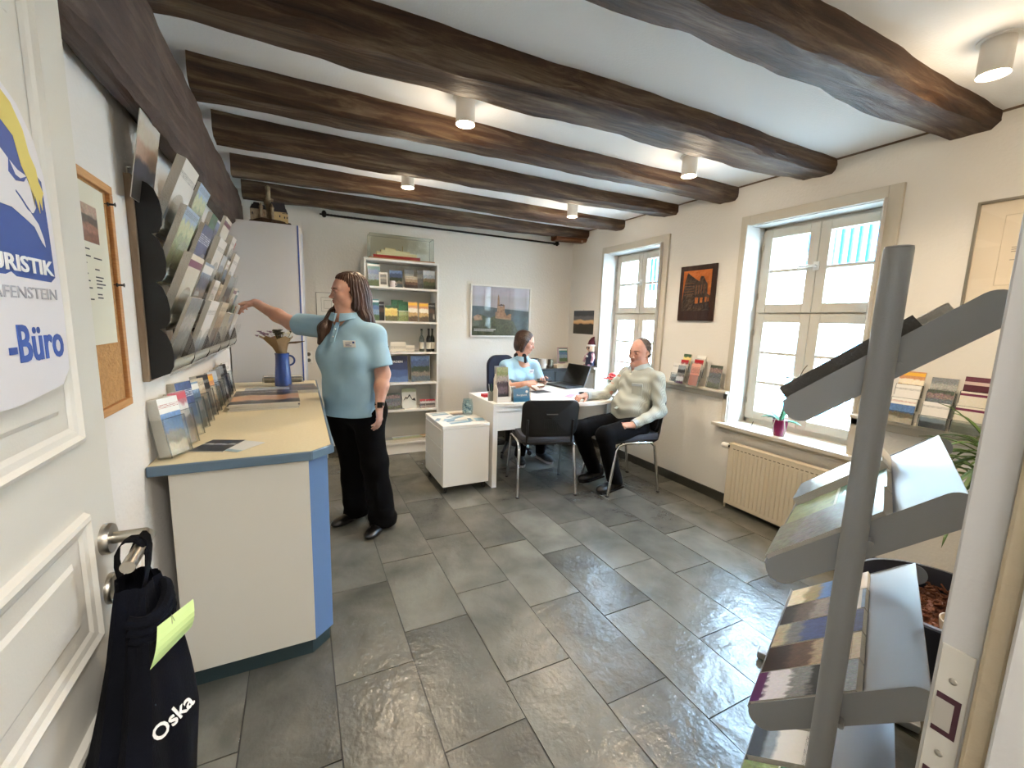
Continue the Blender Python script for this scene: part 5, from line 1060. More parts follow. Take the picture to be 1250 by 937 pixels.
# gnome doll on the ledge
gn = thing('gnome_doll', 'small gnome doll with burgundy hat sitting on the ledge by the back window', 'doll', (3.05, 4.07, LZ+.022))
zz = LZ+.022; bx, by = 3.06, 4.075
MB().lathe([(0, 0), (.06, 0), (.062, .02), (.055, .08), (.042, .13), (.025, .16), (0, .165)], (bx, by, zz+.02), 20).build('body', mat('doll_navy', '#23243a', .9), parent=gn, smooth=True)
for s in (-1, 1):
    MB().tube([(bx, by+s*.035, zz+.155), (bx-.02, by+s*.075, zz+.12), (bx-.045, by+s*.075, zz+.06)], [.020, .018, .014], 10).build('arm', mat('doll_check', '#8a3a4c', .9, col2='#c9b0b8', cscale=60), parent=gn, smooth=True)
    MB().tube([(bx-.02, by+s*.03, zz+.03), (bx-.06, by+s*.035, zz+.02), (bx-.07, by+s*.035, zz-.0)], [.018, .016, .014], 10).build('leg', mat('doll_check', '#8a3a4c', .9, col2='#c9b0b8', cscale=60), parent=gn, smooth=True)
hd = MB().ell((bx-.005, by, zz+.225), .046, .046, .050, 18, 12).build('head', mat('doll_skin', '#d6b9a0', .8), parent=gn, smooth=True)
for s in (-1, 1): MB().ell((bx-.048, by+s*.018, zz+.228), .006, .013, .016, 10, 7).build('eye', dark_ink, parent=gn, smooth=True); MB().ell((bx, by+s*.042, zz+.21), .02, .012, .034, 10, 7).build('hair', mat('doll_hair', '#d9d0c0', .9), parent=gn, smooth=True)
MB().ell((bx-.053, by, zz+.215), .008, 8, 6).build('nose', mat('doll_nose', '#c98a74', .8), parent=gn, smooth=True) if False else MB().ell((bx-.052, by, zz+.212), .008, .008, .008, 10, 6).build('nose', mat('doll_nose', '#c98a74', .8), parent=gn, smooth=True)
MB().lathe([(.050, .0), (.054, .008), (.050, .022)], (bx, by, zz+.245), 20).build('hat_brim', white_m, parent=gn, smooth=True)
MB().tube([(bx, by, zz+.262), (bx+.0, by-.004, zz+.30), (bx, by-.02, zz+.335), (bx, by-.045, zz+.355)], [.048, .038, .022, .008], 14).build('hat', mat('doll_hat', '#4c1424', .9), parent=gn, smooth=True)
MB().box(bx-.062, by-.02, zz+.12, bx-.056, by+.02, zz+.14).build('badge', white_m, parent=gn)
# red flowers by the back window
FPx, FPy, FPz = 3.085, 3.665, WB+.001
fw_ = thing('flower_pot', 'white pot of red and pale flowers on the back window sill', 'flowers', (FPx, FPy, FPz))
MB().lathe([(0, 0), (.045, 0), (.06, .10), (.064, .11), (.058, .11), (.05, .02), (0, .015)], (FPx, FPy, FPz), 20).build('pot', white_m, parent=fw_, smooth=True)
rr = random.Random(21)
for k in range(30):
    a, r = rr.uniform(0, 6.28), .105*rr.random()**.5; z_ = FPz+.215+rr.uniform(-.02, .02)-(r*1.9)**2
    x, y = FPx+r*cos(a)*.8, FPy+r*sin(a); b = MB()
    c_ = mat('flower_red', '#c2332c', .6) if k % 3 else mat('flower_pale', '#e0cfc4', .6)
    for q in range(6):
        t = q*1.047+a; b.ell((x+.013*cos(t), y+.013*sin(t), z_+.002*(q % 2)), .013, .013, .007, 7, 4)
    b.build('flower', c_, parent=fw_, smooth=True)
for k in range(14):
    a = k*.45*3; leafblade((FPx, FPy, FPz+.11), (cos(a)*.8, sin(a), .8), .12, .035, .05, mat('leaf_green', '#4c6a3c', .5), fw_, n=4)

# ---- visitor chairs
def visitor_chair(label, loc, rz):
    t = thing('visitor_chair', label, 'chair', loc, rz, group='visitor chairs'); Mw = PW[t.name]
    def W_(p): return Mw @ Vector(p)
    for s in (-1, 1):
        x = .235*s; pts = [(x*1.06, -.225, 0), (x*1.0, -.175, .36), (x, -.165, .415), (x, -.13, .445), (x, .0, .448), (x, .12, .446), (x, .175, .43), (x*1.0, .20, .39), (x*1.06, .265, 0)]
        MB().tube([W_(p) for p in pts], .0125, 12).build('leg_frame', chrome, parent=t, smooth=True)
        MB().lathe([(0, 0), (.016, 0), (.016, .012), (0, .012)], W_((x*1.06, -.225, 0)), 12).lathe([(0, 0), (.016, 0), (.016, .012), (0, .012)], W_((x*1.06, .265, 0)), 12).build('foot_cap', black_p, parent=t)
        MB().tube([W_(p) for p in ((x*.8, .10, .435), (x*.8, -.17, .432), (x*.8, -.22, .455), (x*.8, -.235, .52), (x*.8, -.25, .66))], .010, 10).build('back_tube', black_p, parent=t, smooth=True)
    for y in (.13, -.12): MB().tube([W_((-.235, y, .44)), W_((.235, y, .44))], .009, 8).build('cross_tube', black_p, parent=t, smooth=True)
    # seat: shell + cushion
    def slab(w, d, z, th, r, curve):
        b = MB(); n = 10; o_ = rrect(-w/2, -d/2, w/2, d/2, r, 4); K = len(o_); vs = []
        for (k_, zz_) in ((.0, 0), (.985, .0), (1, .25), (1, .75), (.97, 1), (.0, 1.08)):
            for (px_, py_) in o_: vs.append(W_((px_*max(k_, .01), py_*max(k_, .01)+.0, z+th*zz_+curve*(px_*k_/w*2)**2 - .02*max(0, (py_*k_)/d*2)**3)))
        return b.add(vs, [(i*K+j, i*K+(j+1) % K, (i+1)*K+(j+1) % K, (i+1)*K+j) for i in range(5) for j in range(K)])
    slab(.46, .475, .447, .02, .07, .006).build('seat_shell', black_p, parent=t, smooth=True)
    slab(.455, .47, .462, .046, .07, .006).build('seat_cushion', grey_f, parent=t, smooth=True)
    # backrest
    def back(w, h, y0, th, zc, m, nm, r=.06):
        o_ = rrect(-w/2, -h/2, w/2, h/2, r, 5); K = len(o_); vs = []
        for (k_, dy) in ((.01, 0), (.5, 0), (.97, 0), (1, .25), (1, .75), (.97, 1), (.5, 1.05), (.01, 1.05)):
            for (px_, pz_) in o_:
                X_, Z_ = px_*k_, pz_*k_; Z2 = Z_ - (.014*(1-(X_/w*2)**2) if Z_ < 0 else 0)*(abs(Z_)/h*2)
                vs.append(W_((X_, y0+th*dy - .045*(1-(X_/w*2)**2)+.03 - (Z2)*.17, zc+Z2)))
        return MB().add(vs, [(i*K+j, i*K+(j+1) % K, (i+1)*K+(j+1) % K, (i+1)*K+j) for i in range(7) for j in range(K)]).build(nm, m, parent=t, smooth=True)
    back(.47, .30, -.265, .018, .672, black_p, 'back_shell'); back(.445, .275, -.246, .028, .674, black_f, 'back_cushion')
    sl_ = MB()
    sl_.tube([W_((x_, -.262-.045*(1-(x_/.235)**2)+.03-.065*.17-.003, .71)) for x_ in (-.045, -.02, 0, .02, .045)], .005, 8); sl_.build('grip_slot', mat('slot_grey', '#4a4a4c', .5), parent=t, smooth=True)
    g2 = MB()
    for q in range(12):
        x_ = -.06+.011*q
        g2.tube([W_((x_, -.262-.045*(1-(x_/.235)**2)+.03-(z_-.645)*.17-.001, z_)) for z_ in (.57, .62, .67)], .0016, 5)
    g2.build('vent_ribs', black_p, parent=t)
    return t
visitor_chair('empty black visitor chair with chrome legs, its back to the camera before the desk', (1.845, 3.085, 0), radians(-15.5))
visitor_chair('black visitor chair with chrome legs under the seated man', (2.56, 2.87, 0), radians(80))
# office chair of the seated woman
oc2 = thing('office_chair', 'dark blue office chair of the seated woman behind the desk', 'chair', (2.02, 4.12, 0))
MB().prism(rrect(-.17, 0, .19, .48, .12, 6), (2.035, 4.33, .57), (1, .12, 0), (0, .08, 1), (-.12, 1, -.08), .05).build('backrest', mat('navy_fabric', '#12162a', .9), parent=oc2, smooth=True, bevel=.01)
MB().prism(rrect(-.24, -.23, .24, .23, .08, 5), (2.02, 4.10, .43), (1, .1, 0), (-.1, 1, 0), (0, 0, 1), .06).build('seat', mat('navy_fabric', '#12162a', .9), parent=oc2, bevel=.01)
MB().tube([(2.02, 4.12, .08), (2.02, 4.12, .43)], .03, 14).build('column', black_p, parent=oc2, smooth=True); MB().tube([(2.0, 4.28, .42), (1.99, 4.36, .46), (1.99, 4.375, .62)], .02, 8).build('back_bar', black_p, parent=oc2, smooth=True)
for k in range(5):
    a = k*2*pi/5+.3; MB().tube([(2.02, 4.12, .10), (2.02+.28*cos(a), 4.12+.28*sin(a), .062)], [.025, .016], 8).lathe([(0, -.012), (.026, -.012), (.028, 0), (.026, .012), (0, .012)], (2.02+.28*cos(a), 4.12+.28*sin(a), .028), 14, axis=(-sin(a), cos(a), 0)).build('castor_arm', black_p, parent=oc2, smooth=True)

# ================================================================== DISPLAY STAND BY THE DOOR
az = radians(67.46); E1 = Vector((sin(az), cos(az), 0)); E2 = Vector((-cos(az), sin(az), 0)); C0 = Vector((1.141, .476, 0))
ds = thing('display_stand', 'tall grey metal brochure stand with sloping trays nearest the door', 'display stand', tuple(C0))
powder = mat('powder_grey', '#a6aab0', .33, .25, bump=.08, bscale=400); powder_d = mat('powder_dark', '#9a9d9f', .42, .12, bump=.1, bscale=400)
def DP(s, e, z): return C0 + E1*s + E2*e + Vector((0, 0, z))
SL = .74
for s in (0, SL+.035):
    MB().tube([DP(s, 0, .02), DP(s, 0, 1.606)], .0255, 28).build('pole', powder_d, parent=ds, smooth=True)
    MB().lathe([(.022, 0), (.0245, .001), (.0245, .004), (.0, .005)], DP(s, 0, 1.606), 28).build('pole_cap', powder, parent=ds, smooth=True)
    MB().frame_box(DP(s, 0, .025), E1, E2, (0, 0, 1), .025, .26, .015).build('foot', powder_d, parent=ds, bevel=.005)
trays = []
def tray(eF, zF, eB, zB, hside=.072, nm='tray'):
    """sloping tray from the low front lip (eF, zF) to the high back edge (eB, zB): top edge of its side panel"""
    d2 = Vector((eB-eF, zB-zF)); Ln = d2.length; d2.normalize(); n2 = Vector((-d2.y, d2.x));
    if n2.y < 0: n2 = -n2
    def P2(a, b, s): q = Vector((eF, zF))+d2*a+n2*b; return DP(s, q.x, q.y)
    slope = (DP(0, d2.x, d2.y)-DP(0, 0, 0)); nor = (DP(0, n2.x, n2.y)-DP(0, 0, 0))
    root = MB()
    # floor sheet
    root.frame_box((P2(Ln/2, -.026, SL/2+.028)), slope, E1, nor, Ln/2-.01, SL/2, .0015)
    root.frame_box(P2(.012, -.016, SL/2+.028), nor, E1, slope, .012, SL/2, .0015)
    tr_ = root.build('tray', powder, parent=ds)
    r = .035
    q_ = hside/2; pr = [(q_+q_*cos(radians(a)), -q_+q_*sin(radians(a))) for a in range(90, 271, 15)] + [(Ln-q_+q_*cos(radians(a)), -q_+q_*sin(radians(a))) for a in range(-90, 91, 15)]
    for s, lo_ in ((.0275, 0), (SL+.006+.02, -.022)):
        MB().prism(pr, P2(0, lo_, s), slope, nor, E1, .002).build('side_panel', powder_d, parent=tr_)
    return P2, slope, nor, Ln
T1 = tray(.190, 1.245, -.165, 1.535)
T2 = tray(.185, .805, -.165, 1.119)
T3 = tray(.183, .365, -.165, .655)
T4 = tray(.20, .02, -.165, .215)
for z_ in (1.36, .95, .47): MB().tube([DP(0, -.03, z_), DP(SL+.035, -.03, z_)], .007, 8).build('cross_bar', powder_d, parent=ds, smooth=True)
MB().lathe([(0, -.008), (.010, -.008), (.011, 0), (.010, .008), (0, .008)], DP(SL*.28, -.16, 1.045), 14, axis=tuple(E2)).build('knob', black_p, parent=ds, smooth=True)
def on_tray(T, s, a, w, h, t, look, nm, label, grp, lift=0, cat=None, skew=0):
    P2, slope, nor, Ln = T; rt = E1.copy()      # right when seen from the front: -E1 ; cover faces up
    o = P2(a, -.023+lift, s+.03); up = slope.copy()
    if skew: up = (slope+E1*skew).normalized(); rt = up.cross(nor).normalized()*1
    rt = -E1 if not skew else up.cross(nor).normalized()
    if rt.cross(up).dot(nor) < 0: rt = -rt
    if rt.dot(E1) < 0: o = P2(a, -.023+lift, s+.03+w)
    return leaflet(nm, label, cat or nm, o, rt, up, w, h, t, look, group=grp)
g1 = 'magazines on the top tray'; g2_ = 'magazines on the second tray'; g3_ = 'leaflets on the third tray'
_ = on_tray(T1, .012, .02, .21, .300, .052, 'dark', 'magazine', 'thick dark magazine stack lying on the top tray next to the pole', g1)
_.data.materials[1] = mat('page_edge_dark', '#5f5e5b', .6, bump=.5, bscale=300)
on_tray(T1, .25, .10, .21, .297, .04, 'grey', 'magazine', 'grey magazine stack in the middle of the top tray', g1)
on_tray(T1, .49, .02, .21, .297, .020, 'town', 'magazine', 'magazine stack at the far end of the top tray', g1)
on_tray(T2, .012, .018, .23, .297, .030, 'garden', 'magazine', 'magazine stack with pale flower cover nearest on the second tray', g2_)
on_tray(T2, .262, .018, .21, .297, .020, 'green', 'magazine', 'magazine stack in the middle of the second tray', g2_)
on_tray(T2, .50, .018, .21, .297, .040, 'white', 'magazine', 'white magazine stack at the far end of the second tray', g2_)
for i, (lk, t_) in enumerate((('purple', .035), ('brown', .030), ('blue', .028), ('town', .025), ('sea', .02))):
    on_tray(T3, .012+.146*i, .015, .135, .285, t_*.6, lk, 'leaflet', 'leaflets with %s, %s from the near end, third tray' % (LOOK[lk][0], ['first', 'second', 'third', 'fourth', 'fifth'][i]), g3_)
for i, (lk, t_) in enumerate((('green', .02), ('white', .02), ('garden', .02), ('town', .02))):
    on_tray(T4, .03+.17*i, .015, .148, .21, t_, lk, 'leaflet', 'leaflets with %s, %s from the near end, lowest tray' % (LOOK[lk][0], ['first', 'second', 'third', 'fourth'][i]), 'leaflets on the lowest tray')
# ================================================================== PEOPLE (smooth distance fields meshed as one skin)
class SDF:
    def __init__(s): s.p = []
    def add(s, fn, lo, hi, k=.02, op='u'): s.p.append((fn, np.array(lo, float)-k-.02, np.array(hi, float)+k+.02, k, op)); return s
    def cap(s, a, b, ra, rb=None, k=.02, op='u', flat=None):
        """tapered capsule; flat = (axis vector, factor) squashes the section along an axis"""
        a = np.array(a, float); b = np.array(b, float); rb = ra if rb is None else rb; r = max(ra, rb); ba = b-a; L2 = max(ba@ba, 1e-9)
        ax = None
        if flat: ax = np.array(flat[0], float); ax /= np.linalg.norm(ax); fk = flat[1]
        def f(P):
            pa = P-a; t = np.clip((pa@ba)/L2, 0, 1); q = pa-t[..., None]*ba
            if ax is not None: d_ = q@ax; q = q+(d_*(1/fk-1))[..., None]*ax
            d = np.sqrt((q*q).sum(-1))-(ra+(rb-ra)*t)
            return d*(fk if ax is not None and fk < 1 else 1)
        return s.add(f, np.minimum(a, b)-r*1.3, np.maximum(a, b)+r*1.3, k, op)
    def ccap(s, a, b, ra, rb, k=.03, n=None):
        """capsule with a flat cut at its end b (sleeve hem)"""
        a = np.array(a, float); b = np.array(b, float); n = nrm(b-a) if n is None else nrm(n); ba = b+n*.05-a; L2 = ba@ba
        def f(P):
            pa = P-a; t = np.clip((pa@ba)/L2, 0, 1); q = pa-t[..., None]*ba
            return np.maximum(np.sqrt((q*q).sum(-1))-(ra+(rb-ra)*t), (P-b)@n)
        r = max(ra, rb); return s.add(f, np.minimum(a, b)-r*1.3, np.maximum(a, b)+r*1.3, k)
    def ell(s, c, r, R=None, k=.02, op='u'):
        c = np.array(c, float); r = np.array(r, float); Rm = np.eye(3) if R is None else np.array(R, float)  # rows are local axes
        def f(P):
            q = (P-c)@Rm.T; k0 = np.sqrt(((q/r)**2).sum(-1)); k1 = np.sqrt(((q/r**2)**2).sum(-1))+1e-9
            return k0*(k0-1)/k1
        m = r.max()*1.05; return s.add(f, c-m, c+m, k, op)
    def plane(s, c, n, op='i', k=.004):
        c = np.array(c, float); n = np.array(n, float); n /= np.linalg.norm(n)
        return s.add(lambda P: (P-c)@n, [-9]*3, [9]*3, k, op)
    def bounds(s):
        u = [p for p in s.p if p[4] == 'u']; return np.min([p[1] for p in u], 0), np.max([p[2] for p in u], 0)
    def ev(s, P, lo, hi):
        F = np.full(P.shape[:-1], .2)
        for fn, l, h, k, op in s.p:
            if (l > hi).any() or (h < lo).any(): continue
            d = fn(P)
            if op == 'u': hh = np.maximum(k-np.abs(F-d), 0)/k; F = np.minimum(F, d)-hh*hh*k/4
            elif op == 's': d = -d; hh = np.maximum(k-np.abs(F-d), 0)/k; F = np.maximum(F, d)+hh*hh*k/4
            elif op == 'i': hh = np.maximum(k-np.abs(F-d), 0)/k; F = np.maximum(F, d)+hh*hh*k/4
            elif op == 'd': F = F+d
        return F
    def mesh(s, h, name, m, parent, B=28, smooth=True):
        lo, hi = s.bounds(); N = np.ceil((hi-lo)/h).astype(int)+2; NN_ = N+3
        ids, pos, fac = [], [], []
        cor = np.array([(i, j, k) for i in (0, 1) for j in (0, 1) for k in (0, 1)]); edges = [(a, b) for a in range(8) for b in range(a+1, 8) if np.abs(cor[a]-cor[b]).sum() == 1]
        for bx in range(0, N[0], B):
            for by in range(0, N[1], B):
                for bz in range(0, N[2], B):
                    b0 = np.array((bx, by, bz)); n1 = np.minimum(b0+B, N)-b0+2      # corner samples incl. one cell of overlap at the low side
                    g0 = b0-1; n = n1+1
                    l = lo+g0*h; hgh = lo+(g0+n)*h
                    if not any(((p[1] < hgh).all() and (p[2] > l).all()) for p in s.p if p[4] == 'u'): continue
                    cc = (l+hgh)/2; fc = s.ev(cc[None], cc-.3, cc+.3)[0] if False else None
                    ax = [l[i]+h*np.arange(n[i]) for i in range(3)]
                    P = np.stack(np.meshgrid(*ax, indexing='ij'), -1); F = s.ev(P, l, hgh); Sg = F < 0
                    if Sg.all() or not Sg.any(): continue
                    C = [Sg[c[0]:n[0]-1+c[0], c[1]:n[1]-1+c[1], c[2]:n[2]-1+c[2]] for c in cor]
                    cnt = sum(c.astype(int) for c in C); act = np.argwhere((cnt > 0) & (cnt < 8))
                    own = act[((act >= 1) & (act < (np.minimum(b0+B, N)-b0+1))).all(1)]
                    if len(own):
                        vals = np.stack([F[own[:, 0]+c[0], own[:, 1]+c[1], own[:, 2]+c[2]] for c in cor], 1)
                        acc = np.zeros((len(own), 3)); ct = np.zeros(len(own))
                        for a, b in edges:
                            va, vb = vals[:, a], vals[:, b]; mk = (va < 0) != (vb < 0); t = np.where(mk, va/np.where(mk, va-vb, 1), 0)
                            acc += np.where(mk[:, None], cor[a]+(cor[b]-cor[a])*t[:, None], 0); ct += mk
                        pos.append(l+(own+acc/ct[:, None])*h); g = own+g0; ids.append((g[:, 0]*NN_[1]+g[:, 1])*NN_[2]+g[:, 2])
                    for d in range(3):
                        e1, e2 = [(1, 2), (2, 0), (0, 1)][d]; o = np.zeros(3, int); o[d] = 1
                        A = Sg[:n[0]-o[0], :n[1]-o[1], :n[2]-o[2]]; Bq = Sg[o[0]:, o[1]:, o[2]:]
                        ed = np.argwhere(A != Bq); ub = np.minimum(b0+B, N)-b0+1
                        ed = ed[((ed >= 1) & (ed < ub)).all(1)]
                        if not len(ed): continue
                        fl = A[ed[:, 0], ed[:, 1], ed[:, 2]]; u1 = np.zeros(3, int); u1[e1] = 1; u2 = np.zeros(3, int); u2[e2] = 1
                        q = [ed-u1-u2, ed-u2, ed, ed-u1]; qi = [((x+g0)[:, 0]*NN_[1]+(x+g0)[:, 1])*NN_[2]+(x+g0)[:, 2] for x in q]; Q = np.stack(qi, 1)
                        fac.append(np.where(fl[:, None], Q, Q[:, ::-1]))
        ids = np.concatenate(ids); pos = np.concatenate(pos); fac = np.concatenate(fac); o = np.argsort(ids); ids = ids[o]; pos = pos[o]
        idx = np.searchsorted(ids, fac); idx = np.minimum(idx, len(ids)-1); ok = (ids[idx] == fac).all(1); idx = idx[ok]
        Mi = np.array(PW[parent.name].inverted()); pos = pos@Mi[:3, :3].T+Mi[:3, 3]
        me = bpy.data.meshes.new(name); me.vertices.add(len(pos)); me.vertices.foreach_set('co', pos.ravel()); nf = len(idx)
        me.loops.add(nf*4); me.loops.foreach_set('vertex_index', idx.ravel()); me.polygons.add(nf); me.polygons.foreach_set('loop_start', np.arange(nf)*4)
        me.polygons.foreach_set('use_smooth', np.full(nf, smooth)); me.update(calc_edges=True); me.validate()
        me.materials.append(m); ob = bpy.data.objects.new(name, me); S.collection.objects.link(ob); ob.parent = parent; PW[ob.name] = PW[parent.name]
        return ob
def V3(*a): return np.array(a, float)
def nrm(v): v = np.array(v, float); return v/np.linalg.norm(v)
def skin_mat(name, c, c2):
    m = mat(name, c, .5, col2=c2, cscale=14, bump=.06, bscale=260, spec=.35); p = m.node_tree.nodes['Principled BSDF']
    p.inputs['Subsurface Weight'].default_value = .12; p.inputs['Subsurface Radius'].default_value = (.01, .004, .002); return m
class Head:
    """frame: c between the ears, f forward, u up, l the person's left"""
    def __init__(s, c, f, u=(0, 0, 1), k=1.0):
        s.c = np.array(c, float); s.f = nrm(f); u = np.array(u, float); s.u = nrm(u-s.f*(u@s.f)); s.l = np.cross(s.u, s.f); s.k = k; s.R = np.array([s.l, s.f, s.u])
    def P(s, l, f, u): return s.c+(s.l*l+s.f*f+s.u*u)*s.k
    def build(s, B, old=0, jaw=1.0):
        k = s.k; e = lambda l, f, u, r, kk=.015, op='u': B.ell(s.P(l, f, u), np.array(r)*k, s.R, kk*k, op)
        e(0, -.012, .045, (.074, .094, .082)); e(0, .030, .01, (.062, .068, .075), .03); e(0, .032, -.045, (.052*jaw, .056, .062), .03)
        e(0, .070, -.088, (.020*jaw, .017, .016), .03); e(.035*jaw, .010, -.062, (.022, .035, .026), .03); e(-.035*jaw, .010, -.062, (.022, .035, .026), .03)
        for q in (-1, 1):
            e(q*.036, .066, -.022, (.022, .020, .022), .02)                              # cheeks
            B.cap(s.P(q*.012, .088, .026), s.P(q*.046, .070, .026), .009*k, .007*k, .014*k)  # brow ridge
            B.ell(s.P(q*.031, .098, .006), np.array((.018, .016, .011))*k, s.R, .012*k, 's')   # sockets
            B.cap(s.P(q*.075, -.006, .012), s.P(q*.080, -.014, -.002), .011*k, .010*k, .006*k, flat=(s.l+s.f*.3*q, .45)); B.cap(s.P(q*.077, -.002, -.010), s.P(q*.073, .002, -.026), .009*k, .006*k, .006*k, flat=(s.l, .5))
            B.ell(s.P(q*.031, .083, .005), np.array((.0145, .0125, .0125))*k, s.R, .003*k)     # lids and ball
        B.cap(s.P(0, .086, .018), s.P(0, .106, -.024), .0085*k, .0105*k, .010*k); B.ell(s.P(0, .112, -.028), np.array((.0105, .010, .0085))*k, s.R, .006*k)
        for q in (-1, 1): B.ell(s.P(q*.012, .101, -.031), np.array((.008, .009, .007))*k, s.R, .006*k)
        e(0, .083, -.052, (.026, .012, .016), .012)
        B.ell(s.P(0, .092, -.0515), np.array((.022, .009, .0055))*k, s.R, .003*k); B.ell(s.P(0, .090, -.0625), np.array((.019, .009, .0065))*k, s.R, .003*k)
        B.cap(s.P(-.021, .093, -.057), s.P(.021, .093, -.057), .0022*k, .0022*k, .004*k, 's')
    def details(s, parent, brow, iris='#3a2c22', lipc='#9c5a50', eyes_open=.55):
        k = s.k
        for q in (-1, 1):
            ew = MB().ell(s.P(q*.031, .0885, .0035), .0085*k, .0085*k, .0052*k*eyes_open/.55, 12, 8, R=Matrix(s.R.T.tolist())).build('eye', mat('eye_white', '#cfc8c0', .25), parent=parent, smooth=True)
            MB().ell(s.P(q*.031+.0, .0945, .0035), .0036*k, .0030*k, .0040*k*eyes_open/.55, 10, 6, R=Matrix(s.R.T.tolist())).build('iris', mat('iris', iris, .2), parent=ew, smooth=True)
            MB().tube([s.P(q*.014, .098, .021), s.P(q*.028, .0965, .0265), s.P(q*.043, .084, .023), s.P(q*.049, .076, .018)], [.0022*k, .0032*k, .0026*k, .0012*k], 7).build('eyebrow', brow, parent=parent, smooth=True)
            MB().tube([s.P(q*.019, .0930, .0065), s.P(q*.031, .0985, .0105), s.P(q*.043, .0900, .0065)], [.0008*k, .0014*k, .0010*k], 6).build('eyelash', brow, parent=parent, smooth=True)
        lm_ = mat('lip_'+lipc, lipc, .45)
        MB().ell(s.P(0, .0965, -.0518), .0195*k, .0062*k, .0042*k, 14, 7, R=Matrix(s.R.T.tolist())).build('lip', lm_, parent=parent, smooth=True)
        MB().ell(s.P(0, .0945, -.0622), .0165*k, .0062*k, .0050*k, 14, 7, R=Matrix(s.R.T.tolist())).build('lip', lm_, parent=parent, smooth=True)
def hand(B, w, d, pn, side, curl=(.4, .45, .5, .55), thumb=.5, k=1.0, spread=.10):
    """w wrist, d direction of the fingers, pn palm normal (where the palm looks), side = +1 if the thumb lies on cross(d, pn)"""
    w = np.array(w, float); d = nrm(d); pn = np.array(pn, float); pn = nrm(pn-d*(pn@d)); t = np.cross(d, pn)*side
    kn = []
    for i, (off, ln) in enumerate(((.030, .086), (.010, .090), (-.010, .086), (-.028, .078))):
        q = w+(d*ln+t*off-pn*.002*abs(i-1))*k; kn.append(q)
        B.cap(w+(t*off*.45+d*.008)*k, q, .013*k, .0105*k, .012*k, flat=(pn, .85))
    B.ell(w+d*.045*k, np.array((.034, .046, .013))*k, np.array([t, d, pn]), .012*k)
    B.cap(w-d*.02*k, w+d*.02*k, .024*k, .022*k, .015*k, flat=(pn, .72))
    B.ell(w+(d*.032+t*.026+pn*.006)*k, np.array((.016, .030, .015))*k, np.array([nrm(t+d*.4), nrm(d-t*.4), pn]), .012*k)
    for i, L_ in enumerate((.074, .082, .077, .062)):
        c = curl[i]; p = kn[i]; dd = nrm(d+t*spread*(1.5-i)); a = 0
        for j, (fr, r0, r1) in enumerate(((.46, .0088, .0080), (.30, .0080, .0072), (.24, .0072, .0062))):
            a += c*(1.0 if j == 0 else 1.25 if j == 1 else .8); v = dd*cos(a)+pn*sin(a); q = p+v*L_*fr*k
            B.cap(p, q, r0*k, r1*k, .0035*k if j else .007*k); p = q
    p = w+(d*.028+t*.028+pn*.006)*k; v0 = nrm(t*.75+d*.7+pn*.35); v1 = nrm(t*(.75-thumb)+d*.9+pn*(.3+thumb*.6)); v2 = nrm(t*(.5-thumb*1.1)+d*.8+pn*(.35+thumb*.8))
    for v, L_, r0, r1 in ((v0, .034, .0125, .0105), (v1, .032, .0105, .0095), (v2, .026, .0095, .0075)): q = p+v*L_*k; B.cap(p, q, r0*k, r1*k, .006*k); p = q
    return kn
def folds(seed, amp=.003, fr=22, dirv=(0, 0, 1)):
    r = np.random.RandomState(seed); W_ = r.normal(size=(7, 3))*fr; W_ += np.outer(r.normal(size=7), np.array(dirv))*fr*.6; ph = r.uniform(0, 6.28, 7)
    def f(P):
        o = 0; wq = .35*np.sin(P@(W_[0]*.35)+1)
        for i in range(7):
            q = np.sin(P@W_[i]+ph[i]+wq*2); o = o+(q if i % 2 else (1.1-2.4*np.abs(np.sin((P@W_[i])*.5+ph[i]+wq))))
        return o*amp/3.6
    return f
def loop_curve(pts, r, n, name, m, parent): return MB().tube(pts, r, n, cap=False).build(name, m, parent=parent, smooth=True)
def strands(H, fr, amp, seed=0):
    """fine grooves running down the hair"""
    def f(P):
        q = (P-H.c); a = np.arctan2(q@H.l, q@H.f+.0001); zz = q@H.u
        return amp*(np.sin(a*fr+np.sin(zz*30+seed)*.8+np.sin(a*5)*1.2)+.5*np.sin(a*fr*2.3+zz*25))
    return f
polo = mat('polo_blue', '#98bcd4', .85, bump=.25, bscale=500, col2='#90b4cc', cscale=5)
polo_dk = mat('polo_rib', '#8cb0c8', .85, bump=.3, bscale=600)
trous = mat('black_trousers', '#040405', .95, bump=.2, bscale=300, spec=.12)
shoe_m = mat('black_shoe', '#0b0b0c', .3, spec=.5)

